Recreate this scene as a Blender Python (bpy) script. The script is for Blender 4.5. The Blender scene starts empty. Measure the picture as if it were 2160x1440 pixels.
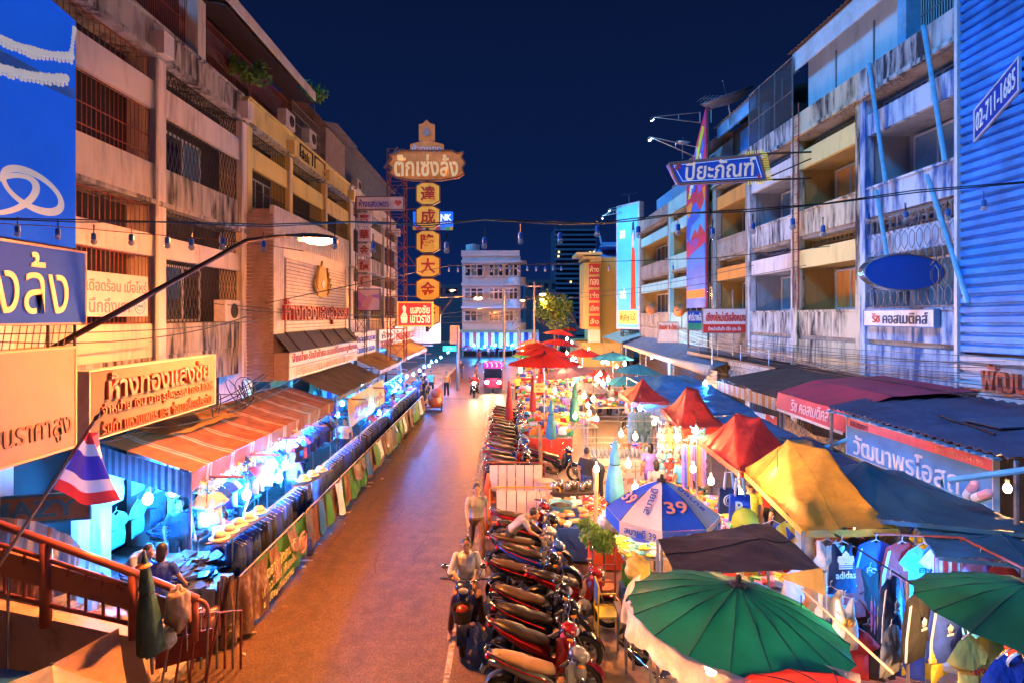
import bpy, math, random
from mathutils import Vector as V, Matrix, noise as NZ
R = random.Random(7)
SC = bpy.context.scene
COL = SC.collection
PI = math.pi
# ---------------------------------------------------------------- camera (eye 5.3 m above the road on the footbridge, looking down the street)
F, VX, HY, H = 1180.0, 1060.0, 667.0, 5.3        # focal length and vanishing point in photo pixels, eye height
cam = bpy.data.cameras.new('camera'); cam.sensor_width = 36; cam.lens = F / 2160 * 36
cam.shift_x = (1080 - VX) / 2160; cam.shift_y = -(720 - HY) / 2160
cam.clip_start = .1; cam.clip_end = 3000
co = bpy.data.objects.new('camera', cam); COL.objects.link(co)
co.location = (0, 0, H); co.rotation_euler = (PI / 2, 0, 0)
SC.camera = co
# ---------------------------------------------------------------- night sky
W = bpy.data.worlds.new('World'); SC.world = W; W.use_nodes = True
nt = W.node_tree; nt.nodes.clear()
wo = nt.nodes.new('ShaderNodeOutputWorld'); bg = nt.nodes.new('ShaderNodeBackground')
tc = nt.nodes.new('ShaderNodeTexCoord'); sx = nt.nodes.new('ShaderNodeSeparateXYZ'); rp = nt.nodes.new('ShaderNodeValToRGB')
nt.links.new(tc.outputs['Generated'], sx.inputs[0]); nt.links.new(sx.outputs['Z'], rp.inputs[0])
nt.links.new(rp.outputs[0], bg.inputs[0]); nt.links.new(bg.outputs[0], wo.inputs[0])
rp.color_ramp.elements[0].position = 0.0; rp.color_ramp.elements[0].color = (.0036, .018, .105, 1)
rp.color_ramp.elements[1].position = .55; rp.color_ramp.elements[1].color = (.0024, .0076, .038, 1)
e = rp.color_ramp.elements.new(.2); e.color = (.0030, .0115, .060, 1)
bg.inputs[1].default_value = 1.0
# added blue fill sun over the left roofs, wide and soft, lights the right fronts
sl = bpy.data.lights.new('moon', 'SUN'); sl.energy = SUN_E = 4.6; sl.angle = math.radians(14); sl.color = (.08, .41, 1.0)
so = bpy.data.objects.new('moon', sl); COL.objects.link(so)
so.rotation_euler = V((1.0, .50, -1.02)).to_track_quat('-Z', 'Y').to_euler()
SC.view_settings.view_transform = 'Standard'; SC.view_settings.look = 'None'
SC.view_settings.exposure = 0; SC.view_settings.gamma = 1; SC.view_settings.use_curve_mapping = False
SC.cycles.use_denoising = True
try: SC.cycles.denoiser = 'OPENIMAGEDENOISE'
except Exception: pass
SC.cycles.max_bounces = 6; SC.cycles.diffuse_bounces = 3; SC.cycles.glossy_bounces = 2
SC.cycles.transmission_bounces = 4; SC.cycles.transparent_max_bounces = 6
SC.cycles.sample_clamp_indirect = 4.0
SC.cycles.caustics_reflective = False; SC.cycles.caustics_refractive = False
LAMP_E, COOL_E, WARM_E = 9500.0, 1900.0, 900.0    # radiance of the street lamp glass, the cool and the warm stall bulbs

# ---------------------------------------------------------------- points
def P(x, y, Y): return V(((x - VX) * Y / F, Y, H - (y - HY) * Y / F))
def G(x, y, Z=0.0): return P(x, y, (H - Z) * F / (y - HY))
def PX(x, y, X): return P(x, y, F * X / (x - VX))
XA, YA, ZA = V((1, 0, 0)), V((0, 1, 0)), V((0, 0, 1))

# ---------------------------------------------------------------- materials
MATS = {}
def mat(name, col, rough=.65, metal=0.0, var=.18, vs=3.0, bump=.0, bs=20.0, emit=None, es=0.0, trans=0.0, spec=.5, coat=0.0, alpha=1.0):
    if name in MATS: return MATS[name]
    m = bpy.data.materials.new(name); m.use_nodes = True; n = m.node_tree; b = n.nodes['Principled BSDF']
    b.inputs['Base Color'].default_value = (*col, 1); b.inputs['Roughness'].default_value = rough
    b.inputs['Metallic'].default_value = metal; b.inputs['Specular IOR Level'].default_value = spec
    b.inputs['Coat Weight'].default_value = coat; b.inputs['Alpha'].default_value = alpha
    if emit:
        b.inputs['Emission Color'].default_value = (*emit, 1); b.inputs['Emission Strength'].default_value = es
    if var > 0 or bump > 0:
        t = n.nodes.new('ShaderNodeTexCoord')
    if var > 0:
        k = n.nodes.new('ShaderNodeTexNoise'); k.inputs['Scale'].default_value = vs; k.inputs['Detail'].default_value = 5; k.inputs['Roughness'].default_value = .65
        n.links.new(t.outputs['Object'], k.inputs['Vector'])
        r = n.nodes.new('ShaderNodeValToRGB'); r.color_ramp.elements[0].position = .3; r.color_ramp.elements[1].position = .7
        r.color_ramp.elements[0].color = tuple(c * (1 - var) for c in col) + (1,)
        r.color_ramp.elements[1].color = tuple(min(1, c * (1 + var)) for c in col) + (1,)
        n.links.new(k.outputs['Fac'], r.inputs[0]); n.links.new(r.outputs[0], b.inputs['Base Color'])
    if bump > 0:
        q = n.nodes.new('ShaderNodeTexNoise'); q.inputs['Scale'].default_value = bs; q.inputs['Detail'].default_value = 4
        n.links.new(t.outputs['Object'], q.inputs['Vector'])
        u = n.nodes.new('ShaderNodeBump'); u.inputs['Strength'].default_value = bump; u.inputs['Distance'].default_value = .05
        n.links.new(q.outputs['Fac'], u.inputs['Height']); n.links.new(u.outputs[0], b.inputs['Normal'])
    if trans > 0:
        o = n.nodes['Material Output']; tr = n.nodes.new('ShaderNodeBsdfTranslucent'); mx = n.nodes.new('ShaderNodeMixShader')
        mx.inputs[0].default_value = trans; tr.inputs[0].default_value = (*col, 1)
        if var > 0: n.links.new(r.outputs[0], tr.inputs[0])
        n.links.new(b.outputs[0], mx.inputs[1]); n.links.new(tr.outputs[0], mx.inputs[2]); n.links.new(mx.outputs[0], o.inputs[0])
    MATS[name] = m
    return m

def stained(name, col, dirt, lo=.42, hi=.62, scale=1.6, stretch=.28, grain=9.0, amount=1.0, rough=.85, mp3=None, speck=0.0):
    """Weathered render: run-off streaks and blotches of mould on paint."""
    if name in MATS: return MATS[name]
    m = bpy.data.materials.new(name); m.use_nodes = True; n = m.node_tree; b = n.nodes['Principled BSDF']; L = n.links
    b.inputs['Roughness'].default_value = rough
    t = n.nodes.new('ShaderNodeTexCoord'); mp = n.nodes.new('ShaderNodeMapping'); mp.inputs['Scale'].default_value = mp3 or (1, 1, stretch)
    L.new(t.outputs['Object'], mp.inputs[0])
    a = n.nodes.new('ShaderNodeTexNoise'); a.inputs['Scale'].default_value = scale; a.inputs['Detail'].default_value = 8; a.inputs['Roughness'].default_value = .68
    L.new(mp.outputs[0], a.inputs['Vector'])
    r = n.nodes.new('ShaderNodeValToRGB'); r.color_ramp.elements[0].position = lo; r.color_ramp.elements[1].position = hi
    L.new(a.outputs['Fac'], r.inputs[0])
    g = n.nodes.new('ShaderNodeTexNoise'); g.inputs['Scale'].default_value = grain; g.inputs['Detail'].default_value = 6
    mg = n.nodes.new('ShaderNodeMapping'); mg.inputs['Scale'].default_value = (1, 1, .16 if stretch < .45 else 1); L.new(t.outputs['Object'], mg.inputs[0]); L.new(mg.outputs[0], g.inputs['Vector'])
    gr = n.nodes.new('ShaderNodeValToRGB'); gr.color_ramp.elements[0].position = .35; gr.color_ramp.elements[1].position = .6
    L.new(g.outputs['Fac'], gr.inputs[0])
    mu = n.nodes.new('ShaderNodeMath'); mu.operation = 'MULTIPLY'; L.new(r.outputs[0], mu.inputs[0]); L.new(gr.outputs[0], mu.inputs[1])
    ad = n.nodes.new('ShaderNodeMath'); ad.operation = 'MULTIPLY'; ad.inputs[1].default_value = amount; L.new(mu.outputs[0], ad.inputs[0]); ad.use_clamp = True
    mx = n.nodes.new('ShaderNodeMix'); mx.data_type = 'RGBA'
    mx.inputs[6].default_value = (*col, 1); mx.inputs[7].default_value = (*dirt, 1)
    L.new(ad.outputs[0], mx.inputs[0]); out = mx.outputs[2]
    if speck:
        sn = n.nodes.new('ShaderNodeTexNoise'); sn.inputs['Scale'].default_value = 38; sn.inputs['Detail'].default_value = 3; L.new(t.outputs['Object'], sn.inputs['Vector'])
        sr = n.nodes.new('ShaderNodeValToRGB'); sr.color_ramp.elements[0].position = .36; sr.color_ramp.elements[1].position = .66; sr.color_ramp.elements[0].color = (1 - speck,) * 3 + (1,); sr.color_ramp.elements[1].color = (1 + speck,) * 3 + (1,)
        sm = n.nodes.new('ShaderNodeMix'); sm.data_type = 'RGBA'; sm.blend_type = 'MULTIPLY'; sm.inputs[0].default_value = 1; L.new(sn.outputs['Fac'], sr.inputs[0]); L.new(out, sm.inputs[6]); L.new(sr.outputs[0], sm.inputs[7]); out = sm.outputs[2]
    L.new(out, b.inputs['Base Color'])
    bu = n.nodes.new('ShaderNodeBump'); bu.inputs['Strength'].default_value = .25; bu.inputs['Distance'].default_value = .03
    L.new(g.outputs['Fac'], bu.inputs['Height']); L.new(bu.outputs[0], b.inputs['Normal'])
    MATS[name] = m
    return m

def striped(name, cols, axis, period, rough=.7, trans=0.0, bump=0.0):
    """Printed stripes: cols = [(width share, colour)] repeated every `period` metres along an axis of the object."""
    if name in MATS: return MATS[name]
    m = bpy.data.materials.new(name); m.use_nodes = True; n = m.node_tree; b = n.nodes['Principled BSDF']; L = n.links
    b.inputs['Roughness'].default_value = rough
    t = n.nodes.new('ShaderNodeTexCoord'); s = n.nodes.new('ShaderNodeSeparateXYZ'); L.new(t.outputs['Object'], s.inputs[0])
    d = n.nodes.new('ShaderNodeMath'); d.operation = 'DIVIDE'; d.inputs[1].default_value = period; L.new(s.outputs['XYZ'.index(axis)], d.inputs[0])
    f = n.nodes.new('ShaderNodeMath'); f.operation = 'FRACT'; L.new(d.outputs[0], f.inputs[0])
    r = n.nodes.new('ShaderNodeValToRGB'); r.color_ramp.interpolation = 'CONSTANT'; p = 0.0
    for i, (w, c) in enumerate(cols):
        if i < 2: q = r.color_ramp.elements[i]; q.position = p
        else: q = r.color_ramp.elements.new(p)
        q.color = (*c, 1); p += w
    L.new(f.outputs[0], r.inputs[0])
    k = n.nodes.new('ShaderNodeTexNoise'); k.inputs['Scale'].default_value = 4; k.inputs['Detail'].default_value = 6; L.new(t.outputs['Object'], k.inputs['Vector'])
    hs = n.nodes.new('ShaderNodeMix'); hs.data_type = 'RGBA'; hs.blend_type = 'MULTIPLY'; hs.inputs[0].default_value = .55
    L.new(r.outputs[0], hs.inputs[6]); L.new(k.outputs['Color'], hs.inputs[7])
    k2 = n.nodes.new('ShaderNodeValToRGB'); k2.color_ramp.elements[0].position = .25; k2.color_ramp.elements[1].position = .6
    L.new(k.outputs['Fac'], k2.inputs[0]); L.new(k2.outputs[0], hs.inputs[7]); L.new(hs.outputs[2], b.inputs['Base Color'])
    if trans > 0:
        o = n.nodes['Material Output']; tr = n.nodes.new('ShaderNodeBsdfTranslucent'); mx = n.nodes.new('ShaderNodeMixShader')
        mx.inputs[0].default_value = trans; L.new(r.outputs[0], tr.inputs[0])
        L.new(b.outputs[0], mx.inputs[1]); L.new(tr.outputs[0], mx.inputs[2]); L.new(mx.outputs[0], o.inputs[0])
    MATS[name] = m
    return m

def glow(name, col, s):
    if name in MATS: return MATS[name]
    m = bpy.data.materials.new(name); m.use_nodes = True; n = m.node_tree; b = n.nodes['Principled BSDF']
    b.inputs['Base Color'].default_value = (*[c * .5 for c in col], 1)
    b.inputs['Emission Color'].default_value = (*col, 1); b.inputs['Emission Strength'].default_value = s
    MATS[name] = m
    return m

def palette(name, cols, scale, rough=.7, emit=0.0):
    """Cells of mixed colours (print, folded goods)."""
    if name in MATS: return MATS[name]
    m = bpy.data.materials.new(name); m.use_nodes = True; n = m.node_tree; b = n.nodes['Principled BSDF']; L = n.links
    b.inputs['Roughness'].default_value = rough
    t = n.nodes.new('ShaderNodeTexCoord'); v = n.nodes.new('ShaderNodeTexVoronoi'); v.inputs['Scale'].default_value = scale
    L.new(t.outputs['Object'], v.inputs['Vector'])
    s = n.nodes.new('ShaderNodeSeparateXYZ'); L.new(v.outputs['Color'], s.inputs[0])
    r = n.nodes.new('ShaderNodeValToRGB'); r.color_ramp.interpolation = 'CONSTANT'
    for i, c in enumerate(cols):
        p = i / len(cols)
        if i < 2: q = r.color_ramp.elements[i]; q.position = p
        else: q = r.color_ramp.elements.new(p)
        q.color = (*c, 1)
    L.new(s.outputs[0], r.inputs[0]); L.new(r.outputs[0], b.inputs['Base Color'])
    if emit: L.new(r.outputs[0], b.inputs['Emission Color']); b.inputs['Emission Strength'].default_value = emit
    MATS[name] = m
    return m

# ---------------------------------------------------------------- mesh builder
TXT = {}
def textmesh(body, bold):
    k = (body, bold)
    if k in TXT: return TXT[k]
    c = bpy.data.curves.new('t', 'FONT'); c.body = body; c.resolution_u = 2; c.extrude = .5; c.offset = bold
    o = bpy.data.objects.new('t', c); me = o.to_mesh()
    vs = [v.co.copy() for v in me.vertices]; fs = [tuple(p.vertices) for p in me.polygons]
    o.to_mesh_clear(); bpy.data.objects.remove(o); bpy.data.curves.remove(c)
    lo = [min(v[i] for v in vs) for i in (0, 1)]; hi = [max(v[i] for v in vs) for i in (0, 1)]
    vs = [((v.x - lo[0]) / (hi[0] - lo[0]) - .5, (v.y - lo[1]) / (hi[1] - lo[1]) - .5, v.z + .5) for v in vs]
    TXT[k] = (vs, fs, (hi[0] - lo[0]) / (hi[1] - lo[1]))
    return TXT[k]

class MB:
    def __init__(s): s.v = []; s.f = []; s.m = []
    def add(s, vs, fs, m=0):
        n = len(s.v); s.v += [tuple(v) for v in vs]; s.f += [tuple(i + n for i in f) for f in fs]; s.m += [m] * len(fs); return s
    def obox(s, c, a, b, d, m=0):
        c, a, b, d = V(c), V(a), V(b), V(d)
        vs = [c + i * a + j * b + k * d for k in (-1, 1) for j in (-1, 1) for i in (-1, 1)]
        fs = [(0, 2, 3, 1), (4, 5, 7, 6), (0, 1, 5, 4), (2, 6, 7, 3), (0, 4, 6, 2), (1, 3, 7, 5)]
        if a.cross(b).dot(d) < 0: fs = [tuple(reversed(f)) for f in fs]
        return s.add(vs, fs, m)
    def box(s, x0, x1, y0, y1, z0, z1, m=0):
        return s.obox(((x0 + x1) / 2, (y0 + y1) / 2, (z0 + z1) / 2), (abs(x1 - x0) / 2, 0, 0), (0, abs(y1 - y0) / 2, 0), (0, 0, abs(z1 - z0) / 2), m)
    def bar(s, a, b, r, n=6, r2=None, m=0):
        a, b = V(a), V(b); d = b - a
        if d.length < 1e-6: return s
        d.normalize(); u = d.orthogonal().normalized(); w = d.cross(u); r2 = r if r2 is None else r2
        vs = [a + (u * math.cos(2 * PI * i / n) + w * math.sin(2 * PI * i / n)) * r for i in range(n)]
        vs += [b + (u * math.cos(2 * PI * i / n) + w * math.sin(2 * PI * i / n)) * r2 for i in range(n)]
        fs = [(i, (i + 1) % n, n + (i + 1) % n, n + i) for i in range(n)]
        if n > 3: fs += [tuple(range(n - 1, -1, -1)), tuple(range(n, 2 * n))]
        return s.add(vs, fs, m)
    def path(s, pts, r, n=6, m=0):
        pts = [V(p) for p in pts]; rings = []; u = None
        for i, p in enumerate(pts):
            d = (pts[min(i + 1, len(pts) - 1)] - pts[max(i - 1, 0)]).normalized()
            u = d.orthogonal().normalized() if u is None else (u - d * u.dot(d)).normalized()
            w = d.cross(u); rr = r[i] if isinstance(r, (list, tuple)) else r
            rings.append([p + (u * math.cos(2 * PI * k / n) + w * math.sin(2 * PI * k / n)) * rr for k in range(n)])
        return s.loft(rings, m)
    def loft(s, rings, m=0, caps=True, close=True):
        n = len(rings[0]); vs = [p for r in rings for p in r]; fs = []
        for j in range(len(rings) - 1):
            for i in range(n if close else n - 1):
                fs.append((j * n + i, j * n + (i + 1) % n, (j + 1) * n + (i + 1) % n, (j + 1) * n + i))
        if caps: fs += [tuple(range(n - 1, -1, -1)), tuple((len(rings) - 1) * n + i for i in range(n))]
        return s.add(vs, fs, m)
    def body(s, secs, n=10, m=0, pw=2.6):
        """secs = [(x, z, half width, half height)] lofted along x; superellipse sections."""
        rings = []
        for x, z, hw, hh in secs:
            r = []
            for i in range(n):
                a = 2 * PI * i / n; c, t = math.cos(a), math.sin(a)
                r.append((x, hw * math.copysign(abs(c) ** (2 / pw), c), z + hh * math.copysign(abs(t) ** (2 / pw), t)))
            rings.append(r)
        return s.loft(rings, m)
    def prism(s, poly, vec, m=0):
        poly = [V(p) for p in poly]; vec = V(vec); n = len(poly)
        nr = V((0, 0, 0))
        for i in range(n): nr += poly[i].cross(poly[(i + 1) % n])
        if nr.dot(vec) < 0: poly.reverse()
        return s.add(poly + [p + vec for p in poly], [tuple(range(n - 1, -1, -1)), tuple(range(n, 2 * n))] + [(i, (i + 1) % n, n + (i + 1) % n, n + i) for i in range(n)], m)
    def grid(s, nu, nv, fn, m=0, mf=None):
        vs = [fn(i / nu, j / nv) for j in range(nv + 1) for i in range(nu + 1)]; fs = []; n0 = len(s.f)
        for j in range(nv):
            for i in range(nu): fs.append((j * (nu + 1) + i, j * (nu + 1) + i + 1, (j + 1) * (nu + 1) + i + 1, (j + 1) * (nu + 1) + i))
        s.add(vs, fs, m)
        if mf:
            for j in range(nv):
                for i in range(nu): s.m[n0 + j * nu + i] = mf((i + .5) / nu, (j + .5) / nv)
        return s
    def lathe(s, prof, c=(0, 0, 0), n=12, ax=ZA, m=0, caps=True):
        c = V(c); ax = V(ax).normalized(); u = ax.orthogonal().normalized(); w = ax.cross(u)
        return s.loft([[c + ax * z + (u * math.cos(2 * PI * i / n) + w * math.sin(2 * PI * i / n)) * max(r, 1e-4) for i in range(n)] for r, z in prof], m, caps)
    def ball(s, c, r, n=10, k=6, m=0):
        r = (r, r, r) if not isinstance(r, (tuple, list)) else r; c = V(c); rings = []
        for j in range(k + 1):
            t = -PI / 2 + PI * j / k; q = max(math.cos(t), 1e-3)
            rings.append([c + V((r[0] * q * math.cos(2 * PI * i / n), r[1] * q * math.sin(2 * PI * i / n), r[2] * math.sin(t))) for i in range(n)])
        return s.loft(rings, m)
    def torus(s, c, R_, r, n=24, k=8, ax=YA, m=0, a0=0, a1=2 * PI):
        c = V(c); ax = V(ax).normalized(); u = ax.orthogonal().normalized(); w = ax.cross(u); full = abs(a1 - a0 - 2 * PI) < 1e-6; rings = []
        for i in range(n + 1):
            a = a0 + (a1 - a0) * i / n; d = u * math.cos(a) + w * math.sin(a)
            rings.append([c + d * (R_ + r * math.cos(2 * PI * j / k)) + ax * r * math.sin(2 * PI * j / k) for j in range(k)])
        return s.loft(rings, m, caps=not full)
    def text(s, body, o, u, w, wd, ht=None, depth=.02, m=0, bold=.012):
        vs, fs, asp = textmesh(body, bold); u, w, o = V(u).normalized(), V(w).normalized(), V(o); nr = u.cross(w).normalized()
        if ht is None: ht = wd / asp
        if wd is None: wd = ht * asp
        return s.add([o + u * (x * wd) + w * (y * ht) + nr * (z * depth) for x, y, z in vs], fs, m)

def link(o, parent=None):
    COL.objects.link(o)
    if parent is not None:
        o.parent = parent
        if parent.parent is None: o.location = -parent.location
    return o
def obj(name, mb, mats, parent=None, smooth=False, kind=None):
    me = bpy.data.meshes.new(name); me.from_pydata(mb.v, [], mb.f)
    mats = mats if isinstance(mats, (list, tuple)) else [mats]
    for m in mats: me.materials.append(m)
    if len(mats) > 1: me.polygons.foreach_set('material_index', mb.m)
    if smooth: me.polygons.foreach_set('use_smooth', [True] * len(me.polygons))
    o = bpy.data.objects.new(name, me); link(o, parent)
    if kind: o['kind'] = kind
    return o
def tag(o, label, cat, group=None):
    o['label'] = label; o['category'] = cat
    if group: o['group'] = group
    return o
def thing(name, label, cat, loc=(0, 0, 0), group=None):
    o = bpy.data.objects.new(name, None); COL.objects.link(o); o.empty_display_size = .2
    o.location = loc
    return tag(o, label, cat, group)
def dup(root, loc=None, rz=0.0, label=None, group=None, mats=None, sc=None, parent=None):
    """Copy a thing with its parts and sub-parts; mats = {old material: new} repaints the copy."""
    r = root.copy(); COL.objects.link(r); r.parent = parent
    if loc is not None: r.location = loc
    r.rotation_euler = (0, 0, rz) if not isinstance(rz, tuple) else rz
    if sc is not None: r.scale = (sc, sc, sc) if not isinstance(sc, tuple) else sc
    if label: r['label'] = label
    if group: r['group'] = group
    def paint(o):
        if mats and o.type == 'MESH':
            for sl in o.material_slots:
                if sl.material in mats:
                    nm = mats[sl.material]; sl.link = 'OBJECT'; sl.material = nm
    def rec(a, b):
        paint(b)
        for ch in list(a.children):
            c = ch.copy(); COL.objects.link(c); c.parent = b; rec(ch, c)
    rec(root, r)
    return r
def struct(name, mb, m, smooth=False):
    return obj(name, mb, m, None, smooth, 'structure')

def board(name, label, cat, o, u, w, wd, ht, thick, face, frame=None, texts=(), fw=.04, group=None, extra=None, face_mb=None):
    """A sign: panel, border and raised lettering. o = centre of the face, u/w = right/up as read."""
    u, w, o = V(u).normalized(), V(w).normalized(), V(o); nr = u.cross(w)
    t = thing(name, label, cat, o - w * ht / 2 - nr * thick, group)
    pm = face_mb or MB().obox(o - nr * thick / 2, u * wd / 2, w * ht / 2, nr * thick / 2)
    obj('panel', pm, face, t)
    if frame:
        f = MB(); d = thick / 2 + .012
        for sg in (-1, 1):
            f.obox(o - nr * thick / 2 + w * sg * (ht / 2 + fw / 2 - .003), u * (wd / 2 + fw), w * fw / 2, nr * d)
            f.obox(o - nr * thick / 2 + u * sg * (wd / 2 + fw / 2 - .003), u * fw / 2, w * (ht / 2 - .004), nr * d)
        obj('frame', f, frame, t)
    for tx in texts:
        s_, cx, cy, tw, th, m_ = tx[:6]; dp = tx[6] if len(tx) > 6 else .02; bd = tx[7] if len(tx) > 7 else .012
        obj('lettering', MB().text(s_, o + u * (cx * wd) + w * (cy * ht) + nr * .002, u, w, tw * wd, None if th is None else th * ht, dp, 0, bd), m_, t)
    if extra: extra(t, o, u, w, nr)
    return t

def cloth(c00, c10, c11, c01, peaks=(), sag=0.0, wr=.02, nu=20, nv=20, seed=0.0, ws=2.2):
    """Cloth over four corners: bilinear sheet with tent peaks [(u, v, lift, spread)], edge-free sag and wrinkles."""
    c00, c10, c11, c01 = map(V, (c00, c10, c11, c01))
    def f(u, v):
        p = c00 * (1 - u) * (1 - v) + c10 * u * (1 - v) + c11 * u * v + c01 * (1 - u) * v
        z = -sag * 16 * u * (1 - u) * v * (1 - v)
        for pu, pv, h, s in peaks:
            ex = abs(u - pu) / (pu if u < pu else 1 - pu + 1e-6) if 0 < pu < 1 else 0
            ey = abs(v - pv) / (pv if v < pv else 1 - pv + 1e-6) if 0 < pv < 1 else 0
            d = max(ex, ey); z += h * max(0.0, 1 - d / s) ** 1.45
        q = V((p.x * ws + seed, p.y * ws, seed)); z += wr * (NZ.noise(q) + .5 * NZ.noise(q * 2.7) + .45 * abs(NZ.noise(V((q.x * 1.1 + q.y * 2.9, q.y * .7 - q.x, seed)))))
        return V((p.x, p.y, p.z + z))
    return MB().grid(nu, nv, f)
def drape(top, wr=.05, n=40, drop=1.0, folds=9.0, k=8, seed=0.0, flare=0.0, out=None):
    """Hanging cloth below a polyline: vertical folds."""
    top = [V(p) for p in top]
    ln = [0.0]
    for a, b in zip(top, top[1:]): ln.append(ln[-1] + (b - a).length)
    def at(u):
        d = u * ln[-1]
        for i in range(len(top) - 1):
            if d <= ln[i + 1] + 1e-9: return top[i].lerp(top[i + 1], (d - ln[i]) / max(ln[i + 1] - ln[i], 1e-9))
        return top[-1]
    d0 = (top[-1] - top[0]); nr = V((d0.y, -d0.x, 0)).normalized() if out is None else V(out)
    def f(u, v):
        p = at(u); a = NZ.noise(V((u * folds + seed, seed, v * .6))) + .5 * NZ.noise(V((u * folds * 2.3, seed + 4, v)))
        dr = drop(u) if callable(drop) else drop
        return p + nr * (wr * a * min(1, .25 + v) + flare * v) - ZA * dr * v
    return MB().grid(n, k, f)
def corrugated(c00, c10, c11, c01, pitch=.16, amp=.025, thick=.01):
    """Sheet with ribs that run along v; u crosses the ribs."""
    c00, c10, c11, c01 = map(V, (c00, c10, c11, c01)); n = max(4, int(((c10 - c00).length + (c11 - c01).length) / 2 / pitch) * 4)
    nr = (c10 - c00).cross(c01 - c00).normalized(); mb = MB(); vs = []
    for i in range(n + 1):
        u = i / n; o = nr * amp * math.sin(i * PI / 2)
        a, b = c00.lerp(c10, u) + o, c01.lerp(c11, u) + o
        vs += [a, b, a - nr * thick, b - nr * thick]
    fs = []
    for i in range(n):
        k = i * 4; fs += [(k, k + 4, k + 5, k + 1), (k + 2, k + 3, k + 7, k + 6), (k, k + 2, k + 6, k + 4), (k + 1, k + 5, k + 7, k + 3)]
    return mb.add(vs, fs)
def sagline(a, b, sag, n=14):
    a, b = V(a), V(b)
    return [a.lerp(b, i / n) - ZA * sag * 4 * (i / n) * (1 - i / n) for i in range(n + 1)]
# ---------------------------------------------------------------- people: pose meshes (each body one remeshed surface)
def remeshed(name, mb, vox, it=4):
    me = bpy.data.meshes.new(name); me.from_pydata(mb.v, [], mb.f); o = bpy.data.objects.new(name, me); COL.objects.link(o)
    m = o.modifiers.new('r', 'REMESH'); m.mode = 'VOXEL'; m.voxel_size = vox; m.use_smooth_shade = True
    s = o.modifiers.new('s', 'SMOOTH'); s.factor = .5; s.iterations = it
    r = bpy.data.meshes.new_from_object(o.evaluated_get(bpy.context.evaluated_depsgraph_get())); r.name = name
    bpy.data.objects.remove(o); bpy.data.meshes.remove(me); return r
def cap(mb, a, b, ra, rb):
    mb.ball(a, ra, 8, 6); mb.ball(b, rb, 8, 6); mb.bar(a, b, ra, 8, rb)
def ring(c, d, hw, hd, n=12):
    d = V(d).normalized(); w = d.cross(XA).normalized()
    return [V(c) + XA * hw * math.cos(2 * PI * i / n) + w * hd * math.sin(2 * PI * i / n) for i in range(n)]
POSES = {}
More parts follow.
